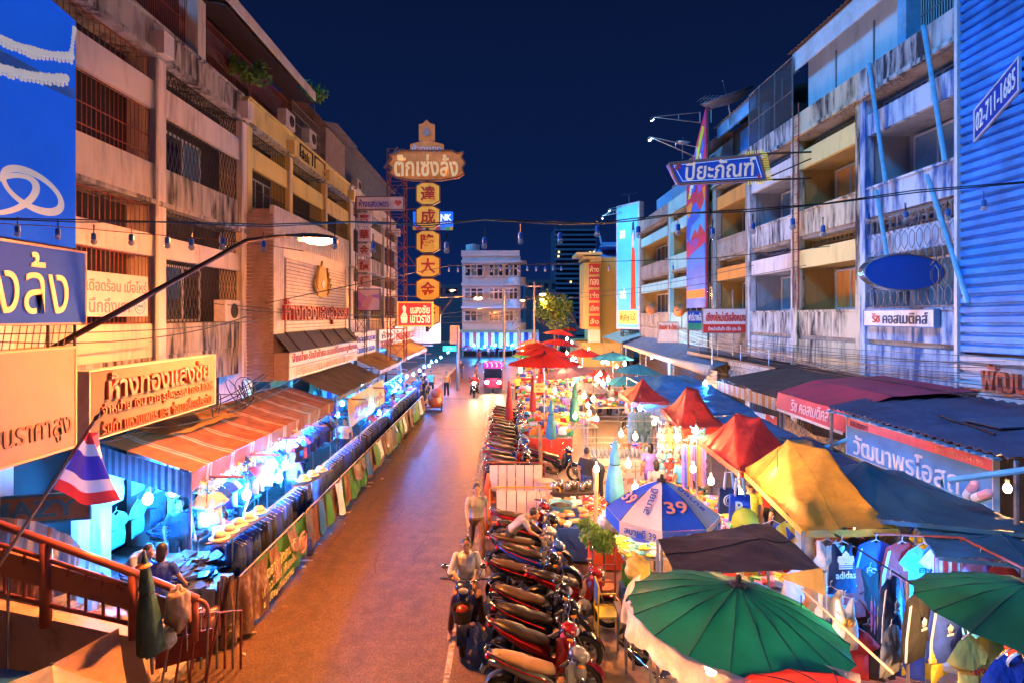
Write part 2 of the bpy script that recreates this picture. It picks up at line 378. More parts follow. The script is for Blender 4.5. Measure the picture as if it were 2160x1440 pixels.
def pose(name, pel, chest, neck, head, elb, wri, knee, ank, toe=None, vox=.016, female=False, shl=.17, sleeve=.55, long_trouser=True, skirt=False):
    pel, chest, neck, head = map(V, (pel, chest, neck, head)); sp_ = (neck - pel)
    b, sh, tr, hr, ey = MB(), MB(), MB(), MB(), MB()
    waist = pel.lerp(chest, .5); top = neck
    def torso(mb, g):
        up = chest - pel; u2 = neck - chest
        mb.loft([ring(pel - up * .22, up, .10 + g, .08 + g), ring(pel, up, .155 + g, .11 + g), ring(waist, up, .135 + g, .095 + g), ring(chest, up, .165 + g, .115 + g), ring(chest.lerp(neck, .62), u2, .155 + g, .09 + g), ring(neck - u2 * .1, u2, .08 + g, .065 + g)])
    torso(b, 0); torso(sh, .014)
    b.bar(neck - sp_.normalized() * .05, head, .052, 8, .05); f = (head - neck).normalized()
    b.ball(head + ZA * .02, (.076, .094, .118), 12, 10); b.ball(head + V((0, -.03, -.06)), (.055, .058, .06), 10, 8)
    b.bar(head + V((0, -.088, .015)), head + V((0, -.112, -.022)), .010, 6, .016)
    b.ball(head + V((0, -.083, -.062)), (.026, .014, .010), 8, 5)
    for s in (-1, 1):
        b.ball(head + V((s * .078, .008, 0)), (.012, .022, .034), 6, 5); ey.ball(head + V((s * .031, -.086, .022)), (.013, .008, .008), 8, 5)
        ey.obox(head + V((s * .031, -.093, .046)), (.018, 0, 0), (0, .005, 0), (0, 0, .0035))
    hr.ball(head + V((0, .016, .05)), (.086, .096, .105), 12, 8)
    if female: hr.ball(head + V((0, .062, -.03)), (.078, .05, .13), 10, 8)
    ux = chest.lerp(neck, .6)
    for i, s in enumerate((1, -1)):
        S = ux + V((s * shl, 0, .0)); E_ = V(elb[i]); Wp = V(wri[i]); d = (Wp - E_).normalized()
        cap(b, S, E_, .05, .04); cap(b, E_, Wp, .039, .027); cap(sh, S, S.lerp(E_, sleeve), .064, .058); 
        if sleeve > 1: cap(sh, E_, E_.lerp(Wp, sleeve - 1), .052, .042)
        pc = Wp + d * .05; b.ball(pc, (.04, .032, .05) if abs(d.z) > .6 else (.038, .052, .03), 8, 6)
        sd = V((s, 0, 0)) if abs(d.x) < .7 else V((0, -1, 0)); sd = (sd - d * sd.dot(d)).normalized(); cu = d.cross(sd)
        cu = cu if cu.z < 0 else -cu
        for k in range(4):
            o_ = pc + cu * 0 + sd * 0 + d.cross(cu) * (.017 * (k - 1.5)) + d * .03; L = (.062, .072, .068, .052)[k]
            m_ = o_ + d * L * .55 + cu * .008; b.bar(o_, m_, .0095, 6); b.ball(m_, .009, 6, 4); b.bar(m_, m_ + (d * .6 + cu * .8) * L * .5, .009, 6, .007)
        b.bar(pc - d * .01, pc + d * .035 - V((s * .05, 0, 0)) + cu * .01, .013, 6, .009)
        Hh = pel + V((s * .085, 0, -.04)); K, A = V(knee[i]), V(ank[i])
        T = V(toe[i]) if toe else A + V((s * .015, -.15, -.055))
        cap(b, Hh, K, .085, .056); cap(b, K, A, .054, .036); hd = A + V((0, .03, -.045)); cap(b, hd, T, .038, .03); b.bar(A, hd, .034, 8)
        cap(tr, Hh, K, .100, .068)
        cap(tr, K, K.lerp(A, .9 if long_trouser else .15), .066, .056)
    up = chest - pel; tr.loft([ring(pel - up * .26, up, .10, .085), ring(pel - up * .02, up, .172, .127), ring(pel + up * .2, up, .158, .118)])
    POSES[name] = dict(body=remeshed('body', b, vox), shirt=remeshed('shirt', sh, vox, 3), trousers=remeshed('trousers', tr, vox, 3), hair=remeshed('hair', hr, .014, 3))
    e = bpy.data.meshes.new('eyes'); e.from_pydata(ey.v, [], ey.f); POSES[name]['eyes'] = e
pose('stand', (0, 0, .93), (0, .01, 1.24), (0, .01, 1.42), (0, -.015, 1.545), [(.25, .03, 1.12), (-.25, .03, 1.12)], [(.26, -.06, .89), (-.26, -.06, .89)], [(.10, -.02, .50), (-.10, -.02, .50)], [(.11, .01, .09), (-.11, .01, .09)])
pose('walk', (0, 0, .92), (0, -.02, 1.23), (0, -.03, 1.41), (0, -.06, 1.535), [(.24, .14, 1.13), (-.24, -.10, 1.12)], [(.25, .10, .90), (-.23, -.26, .95)], [(.10, -.18, .52), (-.10, .06, .50)], [(.10, -.22, .10), (-.10, .32, .16)], female=True)
pose('bend', (0, .08, .92), (0, -.16, 1.14), (0, -.32, 1.24), (0, -.43, 1.29), [(.23, -.36, 1.02), (-.23, -.36, 1.02)], [(.17, -.55, .90), (-.17, -.55, .90)], [(.11, .02, .50), (-.11, .02, .50)], [(.11, .06, .09), (-.11, .06, .09)])
pose('sit', (0, 0, .50), (0, -.03, .80), (0, -.05, .98), (0, -.09, 1.10), [(.24, -.06, .70), (-.24, -.06, .70)], [(.14, -.28, .62), (-.14, -.28, .62)], [(.13, -.42, .50), (-.13, -.42, .50)], [(.13, -.42, .10), (-.13, -.42, .10)])
pose('ride', (0, 0, .86), (0, -.06, 1.15), (0, -.08, 1.33), (0, -.13, 1.455), [(.25, -.10, 1.02), (-.25, -.10, 1.02)], [(.10, -.30, .93), (-.12, -.27, .93)], [(.20, -.40, .72), (-.20, -.40, .72)], [(.27, -.30, .22), (-.27, -.30, .12)], vox=.0105, sleeve=1.25)
SKIN = mat('tan skin', (.42, .21, .12), .55, 0, .12, 8); HAIR = mat('black hair', (.012, .010, .010), .45, 0, .3, 30); EYE = mat('dark eyes', (.01, .008, .008), .3, 0, 0)
CLOTH = {}
def clothm(n, c):
    return mat('cloth ' + n, c, .8, 0, .2, 6, .35, 14)
def mobj(name, me, m, parent):
    me2 = me
    o = bpy.data.objects.new(name, me2); link(o, parent)
    if not me.materials: me.materials.append(m)
    else:
        o.material_slots[0].link = 'OBJECT'; o.material_slots[0].material = m
    return o
def person(label, loc, rz, ps, shirt, trousers, hair=HAIR, sc=1.0, group=None, skin=SKIN):
    t = thing('person', label, 'person', (0, 0, 0), group); q = POSES[ps]
    for n, m in (('body', skin), ('shirt', shirt), ('trousers', trousers), ('hair', hair), ('eyes', EYE)): mobj(n, q[n], m, t)
    t.location = loc; t.rotation_euler = (0, 0, rz); t.scale = (sc, sc, sc); return t
# ================================================================ MATERIALS
ASPH = stained('asphalt', (.108, .062, .036), (.038, .024, .017), .36, .64, .9, 1, 3.5, .9, rough=.48, mp3=(1.5, .16, 1), speck=.45)
CONC = stained('concrete', (.30, .28, .25), (.09, .08, .08), .42, .62, .9, .5, 10)
DIRTY = stained('mouldy render', (.44, .38, .33), (.025, .022, .026), .40, .54, .8, .22, 7, 1)
CREAM = stained('cream paint', (.64, .54, .46), (.12, .09, .08), .46, .74, 1.2, .25, 8, .9)
PINKW = stained('pink cream paint', (.70, .58, .52), (.18, .14, .12), .46, .74, 1.1, .2, 8, .9)
YELL = stained('yellow paint', (.76, .56, .20), (.22, .15, .07), .48, .74, 1.3, .3, 8, .85)
RUST = mat('rust red steel', (.26, .055, .035), .6, .2, .3, 12)
DARKST = mat('dark brown steel', (.05, .032, .028), .6, .3, .3, 12)
GREYST = mat('grey steel', (.22, .22, .24), .5, .5, .25, 10)
GALV = mat('galvanised steel', (.42, .43, .45), .38, .8, .2, 10)
DKIN = mat('dark interior', (.018, .014, .015), .8, 0, .3, 2)  # near black colour carries the shade of window recesses and unlit rooms
GLASSD = mat('dark window glass', (.018, .026, .045), .12, 0, .2, 1.5, spec=.8)
GLASSB = mat('pale blue window glass', (.12, .24, .34), .2, 0, .35, .8, spec=.7)
CURT = stained('orange curtain', (.62, .30, .06), (.36, .15, .03), .4, .65, 2.5, .15, 5, .8)
WFRAME = mat('pale window frame', (.42, .44, .47), .5, 0, .15, 6)
TILE = mat('clay roof tile', (.20, .10, .06), .75, 0, .35, 6)
METALR = mat('weathered metal sheet', (.30, .24, .21), .5, .35, .3, 3)
BLACK = mat('black cable', (.012, .012, .014), .5, 0, 0)
WIREB = mat('blue black cable', (.02, .025, .05), .5, 0, 0)
# ================================================================ GROUND
g = MB(); g.grid(1, 1, lambda u, v: (-400 + 800 * u, -60 + 1200 * v, -.02))
struct('ground', g, stained('packed ground', (.13, .115, .10), (.06, .05, .05), .4, .65, .4, 1, 9))
g = MB(); g.grid(10, 60, lambda u, v: (-4.75 + 5.35 * u, -2 + 118 * v, .012 * (1 - (2 * u - 1) ** 2) + .004))
struct('road', g, ASPH)
g = MB(); g.grid(4, 20, lambda u, v: (.6 + 11.2 * u, -2 + 70 * v, 0.0))
struct('market_pavement', g, stained('market paving', (.20, .13, .10), (.07, .05, .045), .4, .62, .8, 1, 12, .8, rough=.6))
g = MB(); g.box(-9.0, -4.75, -2, 62, -.1, .10)
struct('pavement', g, CONC)
kb = MB()
for i in range(46): kb.box(-4.90, -4.74, -2 + i * 1.4 + .01, -2 + i * 1.4 + 1.39, 0, .115)
struct('kerb', kb, stained('kerb concrete', (.38, .33, .28), (.12, .10, .09), .42, .64, 2, 1, 8))
g = MB()                                                    # worn edge line beside the parked motorbikes
for i in range(26): g.grid(1, 1, lambda u, v, i=i: (-.86 + .09 * u, 5 + i * 2.2 + 2.05 * v, .0155))
struct('road_marking', g, stained('worn road paint', (.42, .38, .32), (.12, .10, .09), .35, .6, 3, 1, 16, 1))

rr = random.Random(12); PATCH = stained('fresh asphalt patch', (.09, .055, .035), (.045, .03, .022), .4, .62, 1.2, 1, 18, .8, rough=.6, speck=.4); pb = MB()
for x, y, w_, l_ in ((-3.4, 24, .5, 6), (-2.4, 36, 3.2, .5), (-2.4, 26.3, 4.0, .14)): o_ = MB().grid(6, 10, lambda u, v: (x + (u - .5) * w_ + .04 * NZ.noise(V((v * 6, x, y))), y + (v - .5) * l_ + .04 * NZ.noise(V((u * 6, y, x))), .0205)); struct('road_patch', o_, PATCH)
cr = MB()
for k in range(9):
    x, y = rr.uniform(-4, -1), rr.uniform(8.5, 24); p_ = [V((x, y, .0205))]
    for i in range(14): p_.append(p_[-1] + V((rr.uniform(-.07, .07), rr.uniform(.05, .2), 0)))
    for a, b in zip(p_, p_[1:]): w_ = V((.008, 0, 0)); cr.add([a - w_, a + w_, b + w_, b - w_], [(0, 1, 2, 3)])
struct('road_crack', cr, BLACK)
lt = MB()
for k in range(90):
    x, y = rr.choice((rr.gauss(-4.05, .12), rr.gauss(-.75, .25))), rr.uniform(8, 32); a = rr.uniform(0, PI); s_ = rr.uniform(.015, .05); lt.obox((x, y, .03), (math.cos(a) * s_, math.sin(a) * s_, 0), (-math.sin(a) * s_ * .6, math.cos(a) * s_ * .6, .01), (0, 0, .003), k % 2)
obj('litter', lt, [mat('pale litter', (.45, .42, .38), .7), mat('brown litter', (.2, .12, .06), .7)], None, kind='stuff')
# ================================================================ BUILDINGS
def bars(mb, x, y0, y1, z0, z1, step=.13, r=.011, mid=(), zig=False):
    n = max(2, int((y1 - y0) / step))
    for i in range(n + 1):
        y = y0 + (y1 - y0) * i / n
        if zig and i < n:
            k = max(2, int((z1 - z0) / .42)); d = (y1 - y0) / n * .42
            for j in range(k):
                za, zb = z0 + (z1 - z0) * j / k, z0 + (z1 - z0) * (j + 1) / k; zm = (za + zb) / 2
                for sg in (-1, 1):
                    mb.bar((x, y + d * 1.2, za), (x, y + d * 1.2 + sg * d, zm), r, 3); mb.bar((x, y + d * 1.2 + sg * d, zm), (x, y + d * 1.2, zb), r, 3)
        else: mb.bar((x, y, z0), (x, y, z1), r, 3)
    for z in (z0 + .02, z1 - .02) + tuple(mid): mb.bar((x, y0, z), (x, y1, z), r * 1.5, 4)
    return mb
def window(t, x, y0, y1, z0, z1, npane, fm, gm, sgn, sliding=True):
    """Sliding window in the plane x; sgn = +1 when it looks towards +x."""
    f = MB(); w = .035
    f.box(x - .03, x + .03, y0, y1, z0, z0 + .06); f.box(x - .03, x + .03, y0, y1, z1 - .06, z1)
    for i in range(npane + 1):
        y = y0 + (y1 - y0) * i / npane; f.box(x - .028, x + .028, y - w, y + w, z0 + .061, z1 - .061)
    fo = obj('window', f, fm, t)
    for i in range(npane):
        a, b = y0 + (y1 - y0) * i / npane + w, y0 + (y1 - y0) * (i + 1) / npane - w
        xo = x - sgn * (.012 if i % 2 else .002)
        obj('pane', MB().box(xo - .005, xo + .005, a, b, z0 + .062, z1 - .062), gm if not isinstance(gm, list) else gm[i % len(gm)], fo)
LV = [(4.39, 5.13, 6.65, 7.15, 7.81), (7.81, 8.76, 9.99, 10.63, 11.18)]
LX = -7.93
def left_house(label, ys, wallm, panm, colm, parm, bay, ptop=12.0):
    y0, y1 = ys[0], ys[-1]
    t = thing('shophouse', label, 'building', (LX - 3, (y0 + y1) / 2, 0), 'old shophouses on the left side of the street')
    w = MB(); w.box(LX - 8, LX - .62, y0 + .01, y1 - .01, 0, 11.9)
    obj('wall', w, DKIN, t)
    gf = MB(); gf.box(LX - .618, LX - .02, y0 + .02, y1 - .02, 3.6, 4.38); obj('ground_floor_beam', gf, DIRTY, t)
    for y in ys:
        c = MB(); c.box(LX - .6, LX + .09, y - .17, y + .17, .1, 11.17); obj('column', c, colm, t)
        if y != ys[0]:
            p = MB()
            p.path([(LX + .14, y - .26, .5), (LX + .14, y - .26, 7), (LX + .14, y - .26, 11.1)], .045, 6); obj('drain_pipe', p, CREAM, t)
            h = MB().box(LX - .05, LX + .34, y - .32, y + .06, 11.2, 11.72); obj('rain_hopper', h, colm, t)
    for k, (f0, a, b, c, d) in enumerate(LV):
        obj('floor_ledge', MB().box(LX - .6, LX + .16, y0 - .16, y1 + .16, d + .001, d + .10), DIRTY, t)
        for i in range(len(ys) - 1):
            ya, yb = ys[i] + .171, ys[i + 1] - .171
            wm, spec = wallm[i % len(wallm)], bay(i, k)
            obj('balcony_wall', MB().box(LX - .2, LX, ya, yb, f0 + .101 if k else f0, a), wm, t)
            obj('lintel_panel', MB().box(LX - .16, LX + .02, ya, yb, b, c), panm, t)
            gm, zig = spec.get('grille', (DARKST, True))
            obj('window_grille', bars(MB(), LX - .08, ya + .02, yb - .02, a + .002, b - .002, .125 if not zig else .17, .010, (a + .2, (a + b) / 2) if not zig else (), zig), gm, t)
            obj('transom_grille', bars(MB(), LX - .1, ya + .02, yb - .02, c + .002, d - .002, .15, .011, (), spec.get('tz', False)), gm, t)
            if spec.get('win'):
                s, e = spec['win']; window(t, LX - .5, ya + (yb - ya) * s, ya + (yb - ya) * e, a + .03, b - .05, 3, WFRAME, [GLASSB if spec.get('blue') else GLASSD, GLASSD], 1)
    for i in range(len(ys) - 1):
        p = MB(); p.box(LX - .25, LX + .03, ys[i] + .001, ys[i + 1] - .001, 11.282, ptop); p.box(LX - .3, LX + .1, ys[i] + .001, ys[i + 1] - .001, ptop, ptop + .07)
        obj('parapet', p, parm[i % len(parm)], t)
    return t
t = left_house('pink cream shophouse with mould stained parapet and rusty window bars, nearest on the left side', [8.8, 12.87, 17.0],
               [CREAM, DIRTY], PINKW, PINKW, [DIRTY], lambda i, k: [dict(grille=(RUST, False), tz=False), dict(grille=(DARKST, True), win=(0, .66), blue=k == 1, tz=True)][i], 11.95)
w = MB(); w.box(-16, LX - .3, -14, 8.62, 0, 12); obj('rear_wing', w, DIRTY, t)
# roof storey of the pink house: red screens, cream post, tiled roof
RX = LX - .55
obj('roof_storey_wall', MB().box(RX - 5, RX - .5, 8.8, 22.2, 11.9, 14.0), DKIN, t)
obj('roof_terrace_wall', MB().box(RX - .12, RX, 8.8, 15.0, 12.0, 12.55), PINKW, t)
obj('roof_screen', bars(MB(), RX - .05, 8.85, 15.0, 12.56, 14.3, .085, .014, (13.2,)), RUST, t)
obj('roof_post', MB().box(RX - .2, RX + .3, 15.02, 15.42, 12, 14.35), CREAM, t)
def tiled_roof(t, y0, y1, xe, ze, xr, zr, fascia=True, m=TILE):
    mb = MB(); n = int((y1 - y0) / .22); rows = 8
    for j in range(rows):
        a, b = j / rows, (j + 1) / rows
        xa, za, xb, zb = xe + (xr - xe) * a, ze + (zr - ze) * a, xe + (xr - xe) * b, ze + (zr - ze) * b
        mb.grid(n * 2, 1, lambda u, v: (xa + (xb - xa) * v, y0 + (y1 - y0) * u, za + (zb - za) * v + .05 * abs(math.sin(u * n * PI)) + (.05 if v < .5 else 0)))
    obj('roof', mb, m, t)
    if fascia:
        f = MB(); f.box(xe + .1 - .04, xe + .1, y0, y1, ze - .36, ze - .02); obj('fascia', f, CREAM, t)
        obj('soffit', MB().obox(((xe + RX) / 2, (y0 + y1) / 2, ze - .38), ((RX - xe) / 2 - .05, 0, .12), (0, (y1 - y0) / 2, 0), (0, 0, .012)), DARKST, t)
tiled_roof(t, 15.2, 22.4, LX + .35, 14.25, LX - 3.6, 16.0)
# yellow house
t = left_house('yellow shophouse with dark recessed windows and air conditioners on its parapet', [17.36, 20.75, 24.9, 28.9],
               [YELL], YELL, YELL, [YELL], lambda i, k: dict(grille=(DARKST, k == 0), win=(.3, .9) if i == 0 else None, tz=False), 12.05)
obj('roof_screen', bars(MB(), RX - .05, 15.45, 22.2, 12.05, 13.85, .10, .013, (12.6, 13.2)), RUST, t)
obj('window_band', MB().box(RX - .3, RX - .24, 16.5, 22.1, 13.1, 13.8), mat('slate blue shutter', (.10, .12, .16), .5), t)
sc_ = MB(); bars(sc_, RX + .1, 22.3, 25.6, 12.05, 13.9, .16, .014, (12.6, 13.1, 13.5)); obj('roof_cage', sc_, METALR, t)
obj('cage_roof', corrugated((RX + .5, 22.3, 14.0), (RX + .5, 25.9, 14.0), (RX - 3, 25.9, 14.9), (RX - 3, 22.3, 14.9), .2), TILE, t)
obj('roof_room', corrugated((RX + .3, 25.9, 12.3), (RX + .3, 29.0, 12.3), (RX + .3, 29.0, 14.1), (RX + .3, 25.9, 14.1), .18, .02), mat('pinkish cladding', (.42, .30, .27), .5, .1, .2, 3), t)
obj('roof_room_side', MB().box(RX - 3, RX + .28, 25.86, 25.89, 12.2, 14.1), METALR, t)
obj('room_roof', corrugated((RX + .9, 25.7, 14.12), (RX + .9, 29.4, 14.12), (RX - 3, 29.4, 15.0), (RX - 3, 25.7, 15.0), .2), METALR, t)
for (y, z) in ((22.6, 6.9), (26.8, 6.8)):
    obj('shutter_box', MB().box(LX - .6, LX - .3, y, y + 1.5, z - .5, z), METALR, t)
# cream house
t = left_house('cream shophouse with grey sheet metal roof room, behind the neon free Chinese signs', [29.25, 33.0, 37.0, 41.5],
               [CREAM, DIRTY], CREAM, CREAM, [CREAM], lambda i, k: dict(grille=(DARKST, False), win=(.1, .9) if i else None), 12.1)
obj('roof_room', corrugated((RX + .2, 29.4, 12.2), (RX + .2, 41.3, 12.2), (RX + .2, 41.3, 14.3), (RX + .2, 29.4, 14.3), .25, .03), mat('grey cladding', (.20, .21, .24), .5, .2, .2, 3), t)
obj('room_roof', corrugated((RX + .6, 29.2, 14.32), (RX + .6, 41.4, 14.32), (RX - 4, 41.4, 15.2), (RX - 4, 29.2, 15.2), .25), METALR, t)
t['label'] = 'cream shophouse with grey sheet metal roof room, behind the Chinese lettered boxes'

# ---- right side shophouses
RY = [13.35, 17.4, 21.35, 25.4, 29.4, 33.4, 37.4, 41.4, 45.4]
RXF = 11.2
WHT = stained('white paint with blue patches', (.48, .60, .74), (.025, .11, .36), .43, .53, .9, .2, 5, 1)  # blue patches put blue light and its shadow patterns into the paint
WMOULD = stained('white mouldy render', (.50, .54, .58), (.018, .024, .04), .40, .52, .75, .28, 6, 1)
YMOULD = stained('yellow mouldy render', (.60, .54, .38), (.022, .024, .034), .40, .52, .75, .28, 6, 1)
YPAN = stained('light yellow paint', (.80, .64, .26), (.30, .24, .12), .50, .76, 1.5, .3, 7, .7)
PPAN = stained('pale pink paint', (.62, .60, .62), (.20, .20, .23), .46, .72, 1.5, .3, 7, .7)
OPAN = stained('orange paint', (.62, .26, .05), (.25, .1, .03), .5, .75, 1.5, .3, 7, .7)
TPAN = stained('teal paint', (.28, .58, .58), (.08, .16, .18), .46, .7, 1.5, .3, 7, .7)
RECW = stained('recess wall', (.24, .28, .33), (.07, .085, .11), .45, .7, 1.2, .3, 6, .8)  # both recess colours are darkened to hold the shade of the balconies
RECY = stained('ochre recess wall', (.34, .23, .07), (.12, .09, .04), .45, .7, 1.2, .3, 6, .8)
def right_house(label, y0, y1, bal, pan, rec, win, parap, glassm, npane=3, hexg=False):
    t = thing('shophouse', label, 'building', (RXF + 3, (y0 + y1) / 2, 0), 'old shophouses on the right side of the street')
    obj('wall', MB().box(RXF + 1.32, RXF + 9, y0 + .002, y1 - .002, 0, 12.8), rec, t)
    obj('shop_shutter', MB().box(RXF + .5, RXF + 1.3, y0 + .21, y1 - .21, .05, 3.48), DKIN, t)  # near black box added to darken the shop storey
    for y in (y0 + .12, y1 - .12):
        obj('party_wall', MB().box(RXF + .02, RXF + 1.31, y - .08, y + .08, .05, 12.0), rec, t)
        obj('column', MB().box(RXF - .08, RXF + .2, y - .115, y + .115, .05, 12.0), bal, t)
    ya, yb = y0 + .24, y1 - .24
    for f in (4.6, 8.3):
        obj('floor_slab', MB().box(RXF + .05, RXF + 1.31, ya, yb, f - .14, f), CONC, t)
        obj('balcony_wall', MB().box(RXF - .02, RXF + .12, ya, yb, f + .001, f + .85), bal, t)
        obj('balcony_coping', MB().box(RXF - .07, RXF + .16, ya, yb, f + .852, f + .92), bal, t)
        obj('beam_panel', MB().box(RXF, RXF + .14, ya, yb, f + 2.5, f + 3.15), pan, t)
        obj('beam_soffit', MB().box(RXF + .142, RXF + 1.31, ya, yb, f + 2.5, f + 2.58), rec, t)
        v = MB(); n = 14                                              # pierced vent blocks over the panel
        for i in range(n + 1): y = ya + (yb - ya) * i / n; v.box(RXF + .5, RXF + .6, y - .05, y + .05, f + 3.15, f + 3.56)
        for z in (3.16, 3.34, 3.52): v.box(RXF + .49, RXF + .61, ya, yb, f + z - .035, f + z + .035)
        obj('vent_block', v, rec, t)
        window(t, RXF + 1.2, ya + .5, yb - .35, f + .95, f + 2.4, npane, WFRAME, glassm, -1)
        obj('window_apron', MB().box(RXF + 1.2, RXF + 1.31, ya, yb, f + .02, f + .9), win, t)
    obj('parapet_soffit', MB().box(RXF - .1, RXF + 1.31, ya, yb, 11.9, 11.99), CONC, t)
    pp = MB(); pp.box(RXF - .12, RXF + .1, y0 + .003, y1 - .003, 12.001, 12.88); obj('parapet', pp, parap, t)
    obj('parapet_ledge', MB().box(RXF - .2, RXF - .121, y0 + .003, y1 - .003, 12.0, 12.12), parap, t)
    obj('fascia_wall', MB().box(RXF - .03, RXF + .1, y0 + .25, y1 - .25, 3.5, 4.45), bal, t)
    if hexg:
        for z0, z1, x in ((5.55, 8.2, RXF - .05), (.9, 3.45, RXF)):
            h = MB(); n = int((yb - ya) / .26); rows = int((z1 - z0) / .45)
            for i in range(n):
                for j in range(rows):
                    yy = ya + (i + .5 + (.5 if j % 2 else 0)) * (yb - ya) / n; zz = z0 + j * (z1 - z0) / rows; d = .105; q = (z1 - z0) / rows
                    if yy + d > yb: continue
                    a = [(x, yy, zz), (x, yy - d, zz + q * .3), (x, yy - d, zz + q * .75), (x, yy, zz + q), (x, yy + d, zz + q * .75), (x, yy + d, zz + q * .3), (x, yy, zz)]
                    for p, r_ in zip(a, a[1:]): h.bar(p, r_, .011, 3)
            for z in (z0, z1): h.bar((x, ya, z), (x, yb, z), .02, 4)
            obj('balcony_grille', h, GREYST, t)
    else:
        obj('shop_grille', bars(MB(), RXF, ya, yb, .6, 3.4, .17, .012, (1.5, 2.4), True), DARKST, t)
    return t
h0 = right_house('white shophouse with flaking blue patches and hexagon balcony grille, nearest on the right side', RY[0], RY[1], WHT, WHT, RECW, RECW, WMOULD, GLASSB, 3, True)
h1 = right_house('yellow panelled shophouse with orange curtained balcony windows beside the roof ladder', RY[1], RY[2], YMOULD, YPAN, RECY, CURT, YMOULD, CURT, 3)
h2 = right_house('pale pink shophouse with mouldy balcony walls behind the long blue shop sign', RY[2], RY[3], WMOULD, PPAN, RECW, RECW, WMOULD, GLASSB, 2)
h3 = right_house('orange panelled dark shophouse behind the tall colourful banner', RY[3], RY[4], CONC, OPAN, RECY, OPAN, CONC, GLASSD, 3)
h4 = right_house('teal panelled shophouse left of the tall colourful banner', RY[4], RY[6], TPAN, TPAN, RECY, OPAN, TPAN, GLASSD, 6)
h5 = right_house('narrow dim shophouse just right of the sky blue billboard', RY[6], RY[8], CONC, TPAN, RECY, OPAN, CONC, GLASSD, 6)
# roof rooms on the right
BLUEC = mat('blue roof cladding', (.16, .42, .66), .5, .1, .25, 2)
PALEC = stained('pale blue cladding', (.42, .58, .66), (.20, .26, .30), .45, .7, .9, .3, 5, .8)
b = MB(); b.box(RXF + .5, RXF + 5, 16.2, 21.4, 12.9, 15.5); obj('roof_room', b, PALEC, h1)
for y in (17.6, 19.6): obj('cladding_joint', MB().box(RXF + .47, RXF + .499, y - .03, y + .03, 12.95, 14.6), GREYST, h1)
obj('fascia', MB().box(RXF + .1, RXF + .16, 15.6, 21.8, 14.75, 15.5), mat('pale fascia', (.55, .62, .68), .5, 0, .2, 2), h1)
obj('room_roof', corrugated((RXF, 15.4, 15.55), (RXF, 22.0, 15.55), (RXF + 5, 22.0, 16.6), (RXF + 5, 15.4, 16.6), .24, .035), TILE, h1)
obj('roof_screen', bars(MB(), RXF + .4, 13.4, 15.5, 12.9, 15.2, .09, .012, (13.6, 14.4)), GREYST, h0)
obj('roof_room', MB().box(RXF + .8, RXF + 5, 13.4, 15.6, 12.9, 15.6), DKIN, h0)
obj('notice_panel', MB().box(RXF + .34, RXF + .37, 14.5, 15.2, 14.4, 15.5), mat('yellow notice', (.75, .45, .03), .5), h0)
obj('roof_post', MB().box(RXF + .2, RXF + .6, 15.8, 16.15, 12.9, 15.4), BLUEC, h0)
f = MB()
for y in (21.6, 23, 24.4, 25.4): f.bar((RXF, y, 12.9), (RXF, y, 15.3), .03)
f.bar((RXF, 21.6, 15.3), (RXF, 25.4, 15.3), .03); f.bar((RXF, 21.6, 14), (RXF, 25.4, 14), .02); obj('fence_frame', f, GREYST, h2)
obj('fence_mesh', MB().box(RXF - .006, RXF + .006, 21.6, 25.4, 12.9, 15.2), mat('dark mesh netting', (.03, .04, .06), .8, 0, .3, 30, alpha=.55), h2)
obj('roof_room', MB().box(RXF + 1, RXF + 5, 25.5, 29.6, 12.9, 15.0), DKIN, h3)
obj('room_window', MB().box(RXF + .96, RXF + .99, 25.9, 28.6, 13.4, 14.7), mat('deep blue cladding', (.03, .14, .42), .4, .1, .3, 2), h3)
obj('roof_post', MB().box(RXF + .7, RXF + .95, 25.4, 25.7, 12.9, 15), BLUEC, h3)
obj('roof_fascia', MB().box(RXF + .3, RXF + .4, 25.4, 30, 14.8, 15.4), mat('bright blue fascia', (.10, .36, .75), .5, 0, .25, 2), h3)
obj('room_roof', corrugated((RXF + .2, 25.2, 15.4), (RXF + .2, 30.2, 15.4), (RXF + 5, 30.2, 16.2), (RXF + 5, 25.2, 16.2), .3, .04), METALR, h3)
obj('roof_room', MB().box(RXF + 1.2, RXF + 6, 30, 37, 12.9, 14.9), BLUEC, h4)
obj('roof_railing', bars(MB(), RXF + .1, 29.6, 37.2, 12.9, 13.9, .3, .02), GALV, h4)
obj('room_roof', corrugated((RXF + .4, 29.8, 15), (RXF + .4, 37.2, 15), (RXF + 6, 37.2, 16), (RXF + 6, 29.8, 16), .4, .05), METALR, h4)
obj('roof_room', MB().box(RXF + 1.2, RXF + 6, 37.6, 45, 12.9, 14.6), BLUEC, h5)
